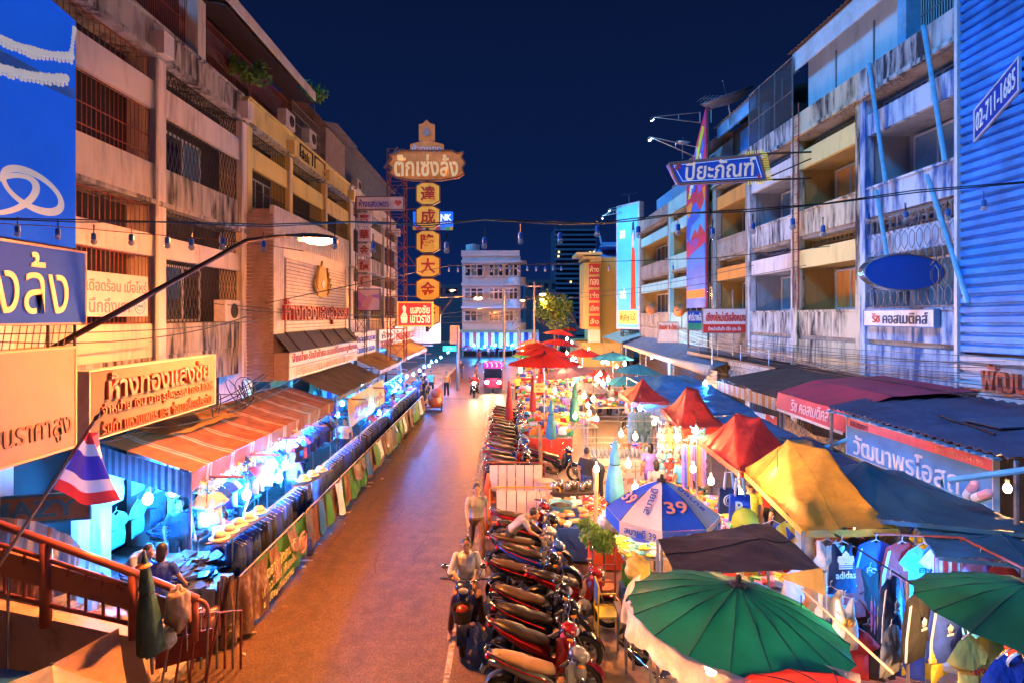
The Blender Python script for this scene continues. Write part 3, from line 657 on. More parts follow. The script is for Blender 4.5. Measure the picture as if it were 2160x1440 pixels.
# blue corrugated cladding of the pharmacy, nearest on the right
BLUEW = mat('blue corrugated steel', (.035, .24, .78), .42, .1, .4, 1.2, .15, 8)
WHITEW = stained('white corrugated steel', (.60, .66, .74), (.16, .26, .42), .45, .7, 1.5, .4, 6, .8, .45)
XC = 10.95
t = thing('pharmacy_building', 'tall blue corrugated metal shop front with white strip and red letters at its foot', 'building', (XC, 11, 0))
def clad(z_of, n, m, name):
    mb = MB(); vs = []; NS = 4
    for j in range(n + 1):
        for i in range(NS + 1):
            y = 13.3 - i * (13.3 - 8.6) / NS; z0, z1 = z_of(i / NS)
            for k, (dx, fz) in enumerate(((0, 0), (-.085, .10), (-.085, .66), (0, .84))):
                zz = z0 + (z1 - z0) * (j + fz) / (n + 1); vs.append((XC + dx, y, zz))
    fs = []
    for j in range(n + 1):
        for k in range(4):
            for i in range(NS):
                def ix(j, i, k): return (j * (NS + 1) + i) * 4 + k
                j2, k2 = (j, k + 1) if k < 3 else (j + 1, 0)
                if j2 > n: continue
                fs.append((ix(j, i, k), ix(j, i + 1, k), ix(j2, i + 1, k2), ix(j2, i, k2)))
    mb.add(vs, fs); return obj(name, mb, m, t)
clad(lambda s: (4.46 + .05 * s, 13.6), 40, BLUEW, 'corrugated_cladding')
clad(lambda s: (3.42, 4.44), 4, WHITEW, 'white_strip')
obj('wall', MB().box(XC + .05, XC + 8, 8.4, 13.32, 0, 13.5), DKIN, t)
obj('edge_trim', MB().box(XC - .12, XC + .04, 13.33, 13.42, 3.4, 13.6), WHITEW, t)
RED3 = mat('red sign letters', (.55, .07, .02), .4, 0, .15, 4)
lt = MB(); lt.text('พัฒนาพรโอสถ', (XC - .10, 11.1, 3.98), (0, -1, 0), ZA, 3.0, .62, .09, 0, .02); obj('lettering', lt, RED3, t)
board('phone_sign', 'blue strip sign with white phone number 02-711-1685 on the corrugated wall', 'sign', (XC - .13, 12.28, 10.02), (0, -1, .66), ZA, 1.28, .66, .05,
      mat('navy sign face', (.015, .05, .38), .4), mat('sign edge grey', (.5, .55, .62), .5), [('02-711-1685', 0, 0, .92, .66, mat('white letters', (.78, .80, .84), .5), .02, .01)])

# ---------------------------------------------------------------- gold shop front of metal sheet on the left
SLAT = mat('brown grey metal slats', (.30, .20, .165), .45, .3, .25, 3)
SLATW = mat('cream metal slats', (.58, .48, .42), .45, .2, .2, 3)
GOLD = mat('gold paint', (.62, .34, .06), .35, .35, .2, 5)
REDL = mat('dark red letters', (.36, .035, .02), .4, 0, .2, 4)
t = thing('gold_shop_house', 'metal clad gold shop front with gold flame emblem and big dark red letters', 'building', (-7.5, 21, 0))
FX = -7.05
def slats(mb, o, u, w, wd, ht, n, d=.03):
    o, u, w = V(o), V(u), V(w); nr = u.cross(w)
    for i in range(n):
        c = o + w * ht * ((i + .5) / n - .5); mb.obox(c, u * wd / 2, w * ht / n * .40, nr * d)
    return mb
obj('core', MB().box(LX + .22, FX - .12, 17.2, 25.6, 3.3, 8.6), SLAT, t)
obj('side_cladding', slats(MB(), (-7.45, 17.17, 5.9), XA, ZA, .82, 5.1, 44), SLAT, t)
u = MB()
for i in range(34): u.box(FX - .11, FX + .03, 17.2 + i * .247, 17.2 + i * .247 + .22, 7.62, 8.72)
obj('upper_cladding', u, SLATW, t)
obj('cladding_backing', MB().box(FX - .115, FX - .02, 17.2, 25.6, 3.32, 8.7), mat('shadowed backing steel', (.16, .10, .085), .6), t)  # dark sheet behind the slats
obj('recess_reveal', MB().prism([(FX + .03, 17.25, 7.62), (FX + .03, 25.55, 7.62), (FX - .02, 25.0, 7.2), (FX - .02, 18.2, 7.2)], (-.03, 0, 0)), SLATW, t)
u = MB()
for y0, y1 in ((17.2, 18.15), (25.05, 25.6)):
    for i in range(int((y1 - y0) / .16)): u.box(FX - .1, FX + .03, y0 + i * .16, y0 + i * .16 + .14, 4.75, 7.58)
obj('pilaster_cladding', u, SLATW, t)
obj('sign_slats', slats(MB(), (FX - .01, 21.6, 5.98), (0, 1, 0), ZA, 6.8, 2.4, 20), SLATW, t)
lt = MB(); lt.text('ห้างทองแสงสุวรรณ', (FX + .04, 21.5, 5.42), (0, 1, 0), ZA, 7.4, .92, .10, 0, .03); obj('lettering', lt, REDL, t)
em = MB(); ec = V((FX + .05, 21.6, 6.62))
for r0, z0, z1, wd in ((1, -.62, .72, .5), ):
    prof = [(0, -.62), (.30, -.55), (.46, -.3), (.47, -.02), (.34, .12), (.27, .3), (.18, .52), (.05, .62), (0, .80), (-.05, .62), (-.18, .52), (-.27, .3), (-.34, .12), (-.47, -.02), (-.46, -.3), (-.30, -.55)]
    em.prism([ec + V((0, y * 1.7, z)) for y, z in prof], (.06, 0, 0))
for sg in (-1, 1):
    for k in range(4):
        a = .5 + k * .32; em.prism([ec + V((.03, sg * y * 1.7, z)) for y, z in ((.30 + .02 * k, -.5 + .18 * k), (.44 - .03 * k, -.45 + .2 * k), (.62 - .1 * k, -.02 + .2 * k))], (.07, 0, 0))
em.prism([ec + V((.061, (.17) * math.cos(a * PI / 8), .16 * math.sin(a * PI / 8) - .1)) for a in range(16)], (.03, 0, 0), 1)
obj('emblem', em, [GOLD, mat('cream inset', (.75, .6, .45), .5)], t)
obj('canopy', MB().prism([(FX + .05, 17.3, 4.75), (FX + .05, 25.5, 4.75), (FX + .52, 25.5, 4.2), (FX + .52, 17.3, 4.2)], (-.03, 0, -.03)), mat('grey canopy sheet', (.15, .15, .17), .4, .4, .25, 3), t)
u = MB()
for i in range(5): y = 18.0 + i * 1.7; u.obox((FX + .30, y, 4.50), (.235, 0, -.275), (0, .02, 0), (.012, 0, .012))
obj('canopy_rib', u, DARKST, t)
lo = MB(); lo.box(FX - .1, FX + .42, 17.3, 25.5, 3.32, 4.17); obj('lower_fascia', lo, SLAT, t)
obj('letter_strip', MB().box(FX + .421, FX + .45, 17.35, 25.4, 3.74, 4.16), mat('cream strip', (.66, .56, .48), .5, 0, .15, 2), t)
obj('lower_slats', slats(MB(), (FX + .43, 21.4, 3.52), (0, 1, 0), ZA, 8.1, .36, 5, .012), SLATW, t)
lt = MB(); lt.text('จำหน่าย-รับจำนำและแลกเปลี่ยนทองรูปพรรณ', (FX + .452, 21.4, 3.96), (0, 1, 0), ZA, 7.7, .38, .03, 0, .02); obj('lettering', lt, REDL, t)
lt = MB(); lt.text('รับทำกรอบพระ แหวนเพชร อัญมณี', (FX + .452, 21.3, 3.52), (0, 1, 0), ZA, 6.8, .36, .03, 0, .015); obj('lettering', lt, mat('cream letters', (.74, .62, .5), .5), t)
# ================================================================ FAR END OF THE STREET
FW = stained('off white stucco', (.55, .52, .54), (.2, .18, .19), .5, .78, .5, .3, 3, .7)
t = thing('apartment_building', 'three storey off white corner building with rounded ledges closing the street', 'building', (-1.2, 76, 0))
K = 75 / F
def fx(x): return (x - VX) * K
def fz(y): return H - (y - HY) * K
obj('wall', MB().box(fx(975), fx(1098), 75, 88, 0, fz(541)), FW, t)
obj('roof_parapet', MB().box(fx(973), fx(1096), 74.9, 88, fz(541) + .01, fz(529)), FW, t)
obj('roof_tank', MB().lathe([(1.0, 0), (1.0, 1.3), (.2, 1.45)], (fx(993), 80, fz(528)), 14), FW, t)
for y in (556, 603, 651):
    l = MB(); x0, x1 = fx(974), fx(1108)
    l.prism([(x0, 74.99, fz(y)), (x1 - .8, 74.99, fz(y)), (x1 - .8, 74.0, fz(y)), (x0, 74.0, fz(y))], (0, 0, .32))
    l.lathe([(1.3, 0), (1.3, .32)], (x1 - 1.1, 75.2, fz(y)), 18); l.lathe([(1.22, -2.9), (1.22, -1.9)], (x1 - 1.1, 75.2, fz(y)), 18); obj('ledge', l, FW, t)
for r_, (ya, yb) in enumerate(((558, 583), (608, 632), (656, 678))):
    for x0, x1 in ((980, 1019), (1032, 1061), (1065, 1092)):
        f = MB(); z1, z0 = fz(ya), fz(yb); a, b = fx(x0), fx(x1); n = 3
        for i in range(n + 1): q = a + (b - a) * i / n; f.box(q - .09, q + .09, 74.9, 74.999, z0, z1)
        for z in (z0, z0 + (z1 - z0) * .66, z1): f.box(a, b, 74.88, 74.98, z - .08, z + .08)
        fo = obj('window', f, mat('white window frame', (.6, .6, .62), .5), t)
        for i in range(n):
            q0, q1 = a + (b - a) * i / n + .09, a + (b - a) * (i + 1) / n - .09
            obj('pane', MB().box(q0, q1, 74.96, 74.995, z0, z1), [GLASSD, GLASSB, GLASSD][(i + r_) % 3], fo)
obj('shop_opening', MB().box(fx(978), fx(1096), 74.6, 74.985, 0.02, 3.3), DKIN, t)
TRI = striped('red white blue awning', [(.25, (.55, .04, .03)), (.2, (.8, .78, .76)), (.3, (.03, .10, .50)), (.25, (.8, .78, .76))], 'X', 1.9, trans=.3)
a = thing('shop_awning', 'red white and blue striped awning along the foot of the corner building', 'awning', (-1, 73, 3))
obj('awning_sheet', MB().grid(20, 3, lambda u, v: (fx(972) + u * (fx(1135) - fx(972)), 74.9 - 2.6 * v, 3.5 - .3 * v)), mat('cream awning top', (.6, .45, .25), .7), a)
obj('valance', MB().grid(40, 2, lambda u, v: (fx(972) + u * (fx(1135) - fx(972)), 72.2 + .06 * math.sin(u * 60), 3.18 - 1.9 * v)), TRI, a)
# tower block far off and other dark silhouettes
t = thing('tower_block', 'dark high rise block with a few lit windows far behind the market', 'building', (40, 320, 0))
TB = mat('night concrete', (.13, .15, .22), .8, 0, .2, .1)
K3 = 300 / F; x0, x1 = (1172 - VX) * K3, (1256 - VX) * K3
obj('wall', MB().box(x0, x1, 300, 330, 0, H + 190 * K3), mat('dark tower wall', (.03, .04, .075), .8), t)
for i in range(19):
    obj('balcony_band', MB().box(x0 - .4, x1 + .4, 299, 300, 4 + i * 2.6, 5.0 + i * 2.6), TB, t)
LIT = glow('lit window warm', (1, .7, .25), 3.0)
for px, py in ((1179, 532), (1178, 541), (1245, 533), (1253, 532), (1204, 595), (1190, 640)):
    p = P(px, py, 298.9); obj('window', MB().box(p.x - .45, p.x + .45, 298.9, 298.98, p.z - .5, p.z + .5), LIT, t)
for i, (xa, xb, yt, Y, lab) in enumerate(((900, 978, 600, 120, 'low dark building left of the off white corner building'), (1108, 1168, 590, 140, 'dark low building behind the lit tree'), (1128, 1215, 655, 110, 'dim flat roofed building right of the tree'))):
    k = Y / F; b = thing('far_building', lab, 'building', ((xa + xb) / 2 * k - VX * k, Y + 5, 0))
    obj('wall', MB().box((xa - VX) * k, (xb - VX) * k, Y, Y + 12, 0, H - (yt - HY) * k), mat('dim facade %d' % i, (.10, .09, .11), .8), b)
    for j in range(4): obj('window', MB().box((xa + 8 + j * 16 - VX) * k, (xa + 16 + j * 16 - VX) * k, Y - .06, Y - .01, H - (yt + 20 - HY) * k, H - (yt + 8 - HY) * k), GLASSD, b)
# yellow gold shop tower with red plaques, temple roof behind
YW = stained('yellow ochre wall', (.60, .44, .12), (.3, .2, .07), .5, .75, .7, .3, 3, .7)
t = thing('gold_shop_building', 'yellow ochre gold shop tower with a column of red plaques and a flared eave', 'building', (11, 62, 0))
K6 = 60 / F
def gx(x): return (x - VX) * K6
def gz(y): return H - (y - HY) * K6
obj('wall', MB().box(gx(1262), gx(1312), 60, 70, 0, gz(543)), YW, t)
obj('pylon', MB().box(gx(1228), gx(1261), 58.6, 62, gz(694), gz(556)), YW, t)
e = MB()
for k, (w_, z) in enumerate(((1240, 556), (1226, 550), (1212, 542))): e.box(gx(w_), gx(1263), 58.3 - .2 * k, 62 + .1 * k, gz(z) + .01, gz(z - 5))
obj('eave', e, mat('pale yellow trim', (.7, .55, .22), .6), t)
obj('shop_window', MB().box(gx(1240), gx(1262), 58.9, 60, gz(721), gz(695)), glow('peach lit glass', (1, .62, .35), .8), t)
obj('base', MB().box(gx(1226), gx(1312), 59.1, 70, 0, gz(722)), YW, t)
REDP = mat('red plaque', (.55, .035, .02), .5, 0, .15, 2); GLET = mat('pale gold letters', (.85, .66, .3), .5)
for i, s_ in enumerate(('ห้าง', 'ทอง', 'เซ่ง', 'เฮียง', 'ล้ง')):
    cy = 570.5 + i * 26.8; p = MB().box(gx(1238), gx(1260), 58.5, 58.598, gz(cy + 11), gz(cy - 11)); q = obj('plaque', p, REDP, t)
    obj('lettering', MB().text(s_, (gx(1249), 58.49, gz(cy)), XA, ZA, .92, .62, .03), GLET, q)
t = thing('temple_roof', 'blue lit temple roof with swept ridge ends beside the sky blue billboard', 'building', (13, 96, 12))
K9 = 95 / F; tr = MB()
for k, (xa, xb, yb, yt) in enumerate(((1258, 1330, 548, 520), (1268, 1330, 520, 503))):
    tr.prism([((xa - VX) * K9, 95 + k, H - (yb - HY) * K9), ((xb - VX) * K9, 95 + k, H - (yb - HY) * K9), ((xb - 10 - VX) * K9, 100, H - (yt - HY) * K9), ((xa + 14 - VX) * K9, 100, H - (yt - HY) * K9)], (0, 2, -.3))
obj('roof', tr, mat('blue slate tiles', (.16, .28, .55), .6, 0, .3, 2), t)
ed = MB()
for k, (xa, yb) in enumerate(((1258, 548), (1268, 520))):
    ed.path([((xa - 3 - VX) * K9, 94.8, H - (yb - 22 - HY) * K9), ((xa - VX) * K9, 94.8, H - (yb - 6 - HY) * K9), ((xa + 8 - VX) * K9, 94.8, H - (yb - 1 - HY) * K9), ((1330 - VX) * K9, 94.8, H - (yb - HY) * K9)], .18, 5)
obj('ridge_trim', ed, mat('pale ridge trim', (.45, .6, .8), .5), t)
obj('wall', MB().box((1270 - VX) * K9, (1330 - VX) * K9, 98, 104, 0, H - (548 - HY) * K9), TB, t)
# lit tree at the far end
def tree(name, label, loc, hgt, rad, n, leafm, trunkm, seed, group=None, lf=.16, squash=.8):
    rr = random.Random(seed); t = thing(name, label, 'tree' if hgt > 2.5 else 'plant', loc, group)
    b = MB(); L0 = V(loc); top = L0 + V((0, 0, hgt - rad * squash)); b.path([L0, L0.lerp(top, .5) + V((.05 * hgt, 0, 0)) * .4, top], [hgt * .025, hgt * .02, hgt * .013], 6)
    cl = []
    for i in range(9):
        d = V((rr.uniform(-1, 1), rr.uniform(-1, 1), rr.uniform(-.5, 1) * squash)) * rad * .75; b.bar(top, top + d, hgt * .010, 5, hgt * .004); cl.append((top + d, rad * rr.uniform(.3, .6)))
    obj('trunk', b, trunkm, t); c = MB()
    for i in range(n):
        q, r_ = rr.choice(cl); d = V((rr.gauss(0, 1), rr.gauss(0, 1), rr.gauss(0, .8))); d = d.normalized() * r_ * rr.random() ** .4; p = q + d
        a = V((rr.gauss(0, 1), rr.gauss(0, 1), rr.gauss(0, 1))).normalized() * lf * rr.uniform(.6, 1.3); e = a.orthogonal().normalized() * a.length * .45
        c.add([p - a, p + e, p + a, p - e], [(0, 1, 2, 3)])
    obj('crown', c, leafm, t); return t
LEAF = mat('green leaves', (.11, .22, .035), .6, 0, .4, 3, trans=.35); BARK = mat('bark', (.12, .08, .05), .8, 0, .3, 8)
tree('street_tree', 'leafy tree lit orange by the street lamps at the end of the street', tuple(P(1168, 720, 62) * 1.0)[:2] + (0,), 7.6, 2.6, 1500, LEAF, BARK, 3, None, .22)

# ================================================================ STREET LAMPS
LGL = glow('sodium lamp glass', (1.0, .30, .065), LAMP_E)
LGL2 = glow('far sodium lamp glass', (1.0, .28, .05), 8500)
def street_lamp(label, base, elbow, head, gm, sc=1.0):
    base, elbow, head = V(base), V(elbow), V(head); t = thing('street_lamp', label, 'street lamp', base, 'sodium street lamps')
    d = (head - elbow); d.z = 0; d.normalize(); sd = d.cross(ZA)
    obj('arm', MB().path([base, base.lerp(elbow, .5), elbow, elbow.lerp(head, .7) + V((0, 0, .02)), head], [.05 * sc, .045 * sc, .04 * sc, .035 * sc, .03 * sc], 8), DARKST, t, True)
    hb = MB(); rings = []
    for s_, w_, h_ in ((-.1, .04, .035), (.05, .07, .05), (.2, .12, .075), (.45, .15, .085), (.7, .12, .06), (.82, .03, .02)):
        c = head + d * s_ * sc; rings.append([c + sd * w_ * sc * math.cos(a * PI / 6) + ZA * h_ * sc * max(-.25, math.sin(a * PI / 6)) for a in range(12)])
    hb.loft(rings); h = obj('lamp_head', hb, DARKST, t, True)
    lb = MB().ball((0, 0, 0), (.25 * sc, .115 * sc, .080 * sc), 16, 8); mx = Matrix.Translation(head + d * .47 * sc - ZA * .045 * sc) @ Matrix((d, sd, ZA)).transposed().to_4x4()
    lb.v = [tuple(mx @ V(v)) for v in lb.v]; obj('lamp_glass', lb, gm, h, True)
    halo_ring = MB().lathe([(.13, 0), (.155, -.012), (.16, -.03), (.15, -.036)], (0, 0, 0), 18, ZA, 0, False); halo_ring.v = [tuple(mx @ (V((v[0] * 2.2, v[1] * 1.08, v[2] * .8)) + V((0, 0, .012)))) for v in halo_ring.v]; obj('reflector', halo_ring, glow('lit amber reflector', (1.0, .24, .03), 3.0), h, True); return t  # glowing amber ring added to imitate the orange flare round the lamp
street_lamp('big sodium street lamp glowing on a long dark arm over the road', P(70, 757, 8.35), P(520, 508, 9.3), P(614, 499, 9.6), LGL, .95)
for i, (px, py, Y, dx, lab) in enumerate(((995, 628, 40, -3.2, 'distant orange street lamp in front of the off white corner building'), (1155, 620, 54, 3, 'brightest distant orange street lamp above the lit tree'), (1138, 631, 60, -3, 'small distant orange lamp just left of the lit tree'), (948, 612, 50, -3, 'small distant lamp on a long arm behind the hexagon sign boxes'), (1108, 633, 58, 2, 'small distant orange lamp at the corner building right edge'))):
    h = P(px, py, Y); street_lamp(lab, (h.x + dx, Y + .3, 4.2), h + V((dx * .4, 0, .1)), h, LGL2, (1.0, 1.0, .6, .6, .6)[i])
for i, (px, py0, py1, Y, lab) in enumerate(((1063, 600, 790, 56, 'slim concrete utility pole before the off white corner building'), (1127, 595, 780, 60, 'concrete utility pole at the corner building awning'), (966, 690, 745, 40, 'grey steel post at the end of the left awnings'), (1094, 690, 790, 50, 'thin steel pole standing among the market umbrellas'))):
    p = P(px, py0, Y); t = thing('utility_pole', lab, 'pole', (p.x, Y, 0))
    obj('shaft', MB().bar((p.x, Y, 0), (p.x, Y, p.z), .13, 8, .09), GREYST, t)
    c = MB()
    if i < 2: c.box(p.x - .9, p.x + .9, Y - .06, Y + .06, p.z - .55, p.z - .42); obj('cross_arm', c, GREYST, t)

# ================================================================ SIGNS, LEFT SIDE
WLET = mat('white letters', (.78, .80, .84), .5); CLET = mat('cream gold letters', (.78, .56, .30), .45, 0, .1, 3)
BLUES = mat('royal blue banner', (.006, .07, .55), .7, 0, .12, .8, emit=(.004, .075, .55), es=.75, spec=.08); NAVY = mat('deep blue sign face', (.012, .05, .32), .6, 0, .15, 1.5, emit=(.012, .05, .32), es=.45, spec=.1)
REDF = mat('red sign face', (.6, .04, .02), .5); SFR = mat('grey sign frame', (.3, .3, .32), .5, .4, .15, 5)
PEACH = mat('peach sign face', (.26, .17, .115), .45, 0, .12, 1)
def bl_extra(t, o, u, w, nr):
    X = o.x + .012; rr = random.Random(2)
    for x0, y0, x1, y1, dip, n, r_ in ((-60, 45, 150, 118, 18, 26, 9), (150, 118, 157, 62, -4, 8, 6), (-60, 118, 140, 165, 12, 24, 9)):
        pm = MB()
        for i in range(n):
            s_ = i / (n - 1); q = PX(x0 + (x1 - x0) * s_, y0 + (y1 - y0) * s_ + dip * 4 * s_ * (1 - s_), X); k = -X * 0 + q.y / F
            rad = r_ * k * rr.uniform(.8, 1.15); pm.lathe([(rad, 0), (rad * .8, .012)], q, 9, XA)
            pm.lathe([(rad * .6, 0), (rad * .4, .01)], q - ZA * rad * 1.3, 6, XA)
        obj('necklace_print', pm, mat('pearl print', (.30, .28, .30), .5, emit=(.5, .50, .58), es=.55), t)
    rg = MB()
    for cx, cy, a, b, rot, wd in ((68, 402, 78, 38, .60, 22), (14, 410, 72, 42, -.25, 20)):
        N = 36; vs = []
        for i in range(N):
            an = 2 * PI * i / N; th = wd * (.55 + .45 * math.sin(an + .8) ** 2)
            for rr_ in (1.0, 1 - th / a):
                x_, y_ = a * rr_ * math.cos(an), b * rr_ * math.sin(an) * (1 if rr_ == 1 else .9)
                vs.append(PX(cx + x_ * math.cos(rot) - y_ * math.sin(rot), cy + x_ * math.sin(rot) + y_ * math.cos(rot), X + (.004 if rot > 0 else .001)))
        rg.add(vs, [(2 * i, 2 * ((i + 1) % N), 2 * ((i + 1) % N) + 1, 2 * i + 1) for i in range(N)])
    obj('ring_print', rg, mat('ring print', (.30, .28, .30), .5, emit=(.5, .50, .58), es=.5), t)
    sw = MB(); sw.add([PX(x, y, X - .008) for x, y in ((-80, 60), (157, 190), (157, 212), (-80, 100))], [(0, 1, 2, 3)]); obj('swoosh_print', sw, mat('lighter blue print', (.02, .17, .75), .5), t)
t = board('hanging_banner', 'big royal blue hanging banner printed with pearl necklaces and two wedding rings', 'banner', (-6.6, 7.05, 8.1), YA, ZA, 3.2, 3.5, .03, BLUES, None, (), extra=bl_extra)
u = MB(); u.prism([(-6.61, 5.45, 9.851), (-6.61, 8.65, 9.851), (-6.61, 5.45, 10.3)], (.02, 0, 0)); obj('banner_top', u, BLUES, t)
u = MB()
for z in (6.36, 9.8): u.bar((-6.66, 5.5, z), (-6.66, 8.62, z), .03)
for y in (6.2, 8.4): u.bar((-6.66, y, 9.6), (-7.9, y, 9.6), .03); u.bar((-6.66, y, 6.5), (-7.9, y, 6.5), .03)
obj('hanger_frame', u, DARKST, t)
t = board('shop_sign', 'dark blue box sign with huge cream Thai letters under the wedding ring banner', 'sign', (-6.4, 7.0, 5.73), YA, ZA, 3.15, 1.06, .22, NAVY, mat('sign rim', (.35, .2, .2), .5, .3), [('ตั๊กเซ่', -.30, .0, .36, .72, CLET, .02, .0), ('งล้ง', (7.62 - 7.0) / 3.15, .02, 1.2 / 3.15, .80, CLET, .02, .0)], .03)
u = MB()
for y in (5.6, 6.4, 7.2, 8.0, 8.5): u.bar((-6.5, y, 4.85), (-6.5, y, 5.2), .02)
for k in range(24): u.bar((-6.55, 5.7 + k * .115, 4.86), (-6.55, 5.7 + k * .115 + .06, 5.18), .008, 3)
obj('bracket_rail', u, DARKST, t)
board('shop_sign', 'peach coloured sign board with brown Thai letters along its lower edge, above the flag', 'sign', (-6.4, 6.9, 4.10), YA, ZA, 2.95, 1.46, .25, PEACH, mat('peach rim', (.6, .36, .22), .5), [('คืนราคาสูง', .247, -.27, .45, .30, mat('brown letters', (.22, .10, .05), .5), .015, .005)], .03)
board('cloth_banner', 'white cloth banner with pink Thai letters and blue oval emblem tied to the window bars', 'banner', (-7.74, 11.28, 5.72), YA, ZA, 1.85, .86, .012, mat('white banner cloth', (.60, .52, .52), .7, 0, .15, 2, .3, 3), None,
      [('เดือดร้อน เมื่อไหร่', 0, .22, .95, .3, mat('pink letters', (.62, .16, .22), .6), .004, .015), ('นึกถึงเรา', -.13, -.24, .62, .34, mat('rose letters', (.55, .20, .28), .6), .004, .015)],
      extra=lambda t, o, u, w, nr: obj('emblem', MB().torus(o + u * .66 - w * .2, .17, .012, 20, 5, nr).torus(o + u * .66 - w * .2, .11, .01, 14, 5, nr).text('โรงรับจำนำ', o + u * .66 - w * .2 + nr * .004, u, w, .16, .08, .004), mat('emblem blue', (.06, .28, .50), .5), t))
CORW = mat('white ribbed sign sheet', (.30, .26, .235), .5, .1, .15, 2); COP = mat('copper orange letters', (.42, .085, .025), .3, .3, .2, 8)
cs = corrugated((-6.33, 8.56, 3.40), (-6.33, 12.3, 3.40), (-6.33, 12.3, 4.45), (-6.33, 8.56, 4.45), .05, .012)
cs2 = MB().box(-6.55, -6.37, 8.56, 12.3, 3.4, 4.45); cs2.add(cs.v, cs.f)
board('shop_sign', 'white ribbed sign with three rows of raised copper coloured Thai letters above the striped awning', 'sign', (-6.32, 10.43, 3.925), YA, ZA, 3.74, 1.05, .22, CORW, mat('pale sign rim', (.7, .55, .48), .5),
      [('ห้างทองแสงชัย', .0, .26, .82, .42, COP, .06, .02), ('จำหน่าย เงิน นาค รูปพรรณ ทอง 100%', .01, -.10, .90, .23, COP, .04, .012), ('รับทำ แหวนเพชร และ ซ่อมเครื่องประดับ', .0, -.35, .88, .22, COP, .04, .012)], .02, face_mb=cs2)
# tower sign hanging over the street
TY = 28.0; k = TY / F
def tx(x): return (x - VX) * k
def tz(y): return H - (y - HY) * k
t = thing('tower_sign', 'tall gold shop sign with orange boards and six yellow hexagon Chinese letter boxes', 'sign', (tx(903), TY, tz(690)))
ORS = mat('faded orange sign', (.58, .23, .06), .5, 0, .4, 1.5, emit=(1, .27, .05), es=.20); YBX = mat('yellow sign box', (.80, .46, .07), .45, 0, .15, 2, emit=(1, .48, .06), es=.30)  # emission added so the unlit orange boards and their letters look lit
def poly(pts, y, d): return MB().prism([(tx(a), y, tz(b)) for a, b in pts], (0, d, 0))
big = [(822, 330), (835, 326), (845, 320), (955, 320), (965, 326), (978, 322), (974, 334), (981, 345), (975, 356), (979, 368), (968, 376), (930, 382), (870, 382), (835, 376), (822, 368), (828, 356), (819, 347), (828, 338)]
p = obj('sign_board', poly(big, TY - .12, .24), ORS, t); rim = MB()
for a, b in zip(big, big[1:] + big[:1]): rim.bar((tx(a[0]), TY - .13, tz(a[1])), (tx(b[0]), TY - .13, tz(b[1])), .045, 5)
obj('rim', rim, mat('dark orange rim', (.25, .08, .03), .5), p)
obj('lettering', MB().text('ตั๊กเซ่งล้ง', (tx(900), TY - .125, tz(351)), XA, ZA, 134 * k, 46 * k, .05, 0, .02), mat('pale gold sign letters', (.85, .60, .28), .4, emit=(1, .6, .22), es=.35), p)
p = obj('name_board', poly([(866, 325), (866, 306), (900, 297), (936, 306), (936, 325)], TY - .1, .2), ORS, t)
obj('lettering', MB().text('ห้างทอง', (tx(901), TY - .105, tz(315)), XA, ZA, 62 * k, 17 * k, .03), WLET, p)
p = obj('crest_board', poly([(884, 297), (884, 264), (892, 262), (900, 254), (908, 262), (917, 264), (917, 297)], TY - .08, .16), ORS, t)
obj('emblem', MB().torus((tx(900), TY - .09, tz(280)), .17, .03, 14, 5, YA).prism([(tx(893), TY - .1, tz(288)), (tx(907), TY - .1, tz(288)), (tx(900), TY - .1, tz(266))], (0, .03, 0)), mat('faded white emblem', (.6, .42, .38), .5), p)
for i, (ch, cy) in enumerate(zip('達成隆大金行', (410, 459, 511, 562, 611, 663))):
    c6 = [(879, cy - 16), (891, cy - 23), (914, cy - 23), (928, cy - 16), (928, cy + 16), (914, cy + 23), (891, cy + 23), (879, cy + 16)]
    p = obj('letter_box', poly(c6, TY - .14, .28), YBX, t); rim = MB()
    for a, b in zip(c6, c6[1:] + c6[:1]): rim.bar((tx(a[0]), TY - .15, tz(a[1])), (tx(b[0]), TY - .15, tz(b[1])), .03, 5)
    obj('rim', rim, mat('dark red rim', (.16, .04, .02), .5), p)
    obj('lettering', MB().text(ch, (tx(903.5), TY - .145, tz(cy)), XA, ZA, 31 * k, 32 * k, .03, 0, .025), mat('vermilion letters', (.55, .04, .02), .5), p)
m = MB().bar((tx(901), TY + .05, tz(700)), (tx(901), TY + .05, tz(262)), .08, 8); obj('mast', m, DARKST, t)
def truss(mb, c, w, z0, z1, n, r=.03):
    cs = [V((c[0] + a * w, c[1] + b * w, 0)) for a, b in ((-1, -1), (1, -1), (1, 1), (-1, 1))]
    for q in cs: mb.bar(q + ZA * z0, q + ZA * z1, r, 5)
    for i in range(n):
        za, zb = z0 + (z1 - z0) * i / n, z0 + (z1 - z0) * (i + 1) / n
        for j in range(4): a, b = cs[j], cs[(j + 1) % 4]; mb.bar(a + ZA * za, b + ZA * zb, r * .6, 4); mb.bar(a + ZA * zb, b + ZA * zb, r * .6, 4)
    return mb
tr = truss(MB(), (tx(833), TY + .6), .42, 3.0, tz(312), 13)
for y in (330, 372, 395, 440, 470, 520, 560, 600): tr.bar((tx(845), TY + .3, tz(y)), (tx(901), TY + .05, tz(y)), .03, 4)
for y in (440, 520): tr.bar((tx(845), TY + .3, tz(y)), (tx(880), TY + .05, tz(y + 45)), .02, 4)
tr.bar((tx(808), TY + .3, tz(352)), (tx(835), TY + .4, tz(306)), .06, 4); tr.bar((tx(812), TY + .3, tz(340)), (tx(866), TY + .3, tz(332)), .04, 4)
obj('support_truss', tr, RUST, t)
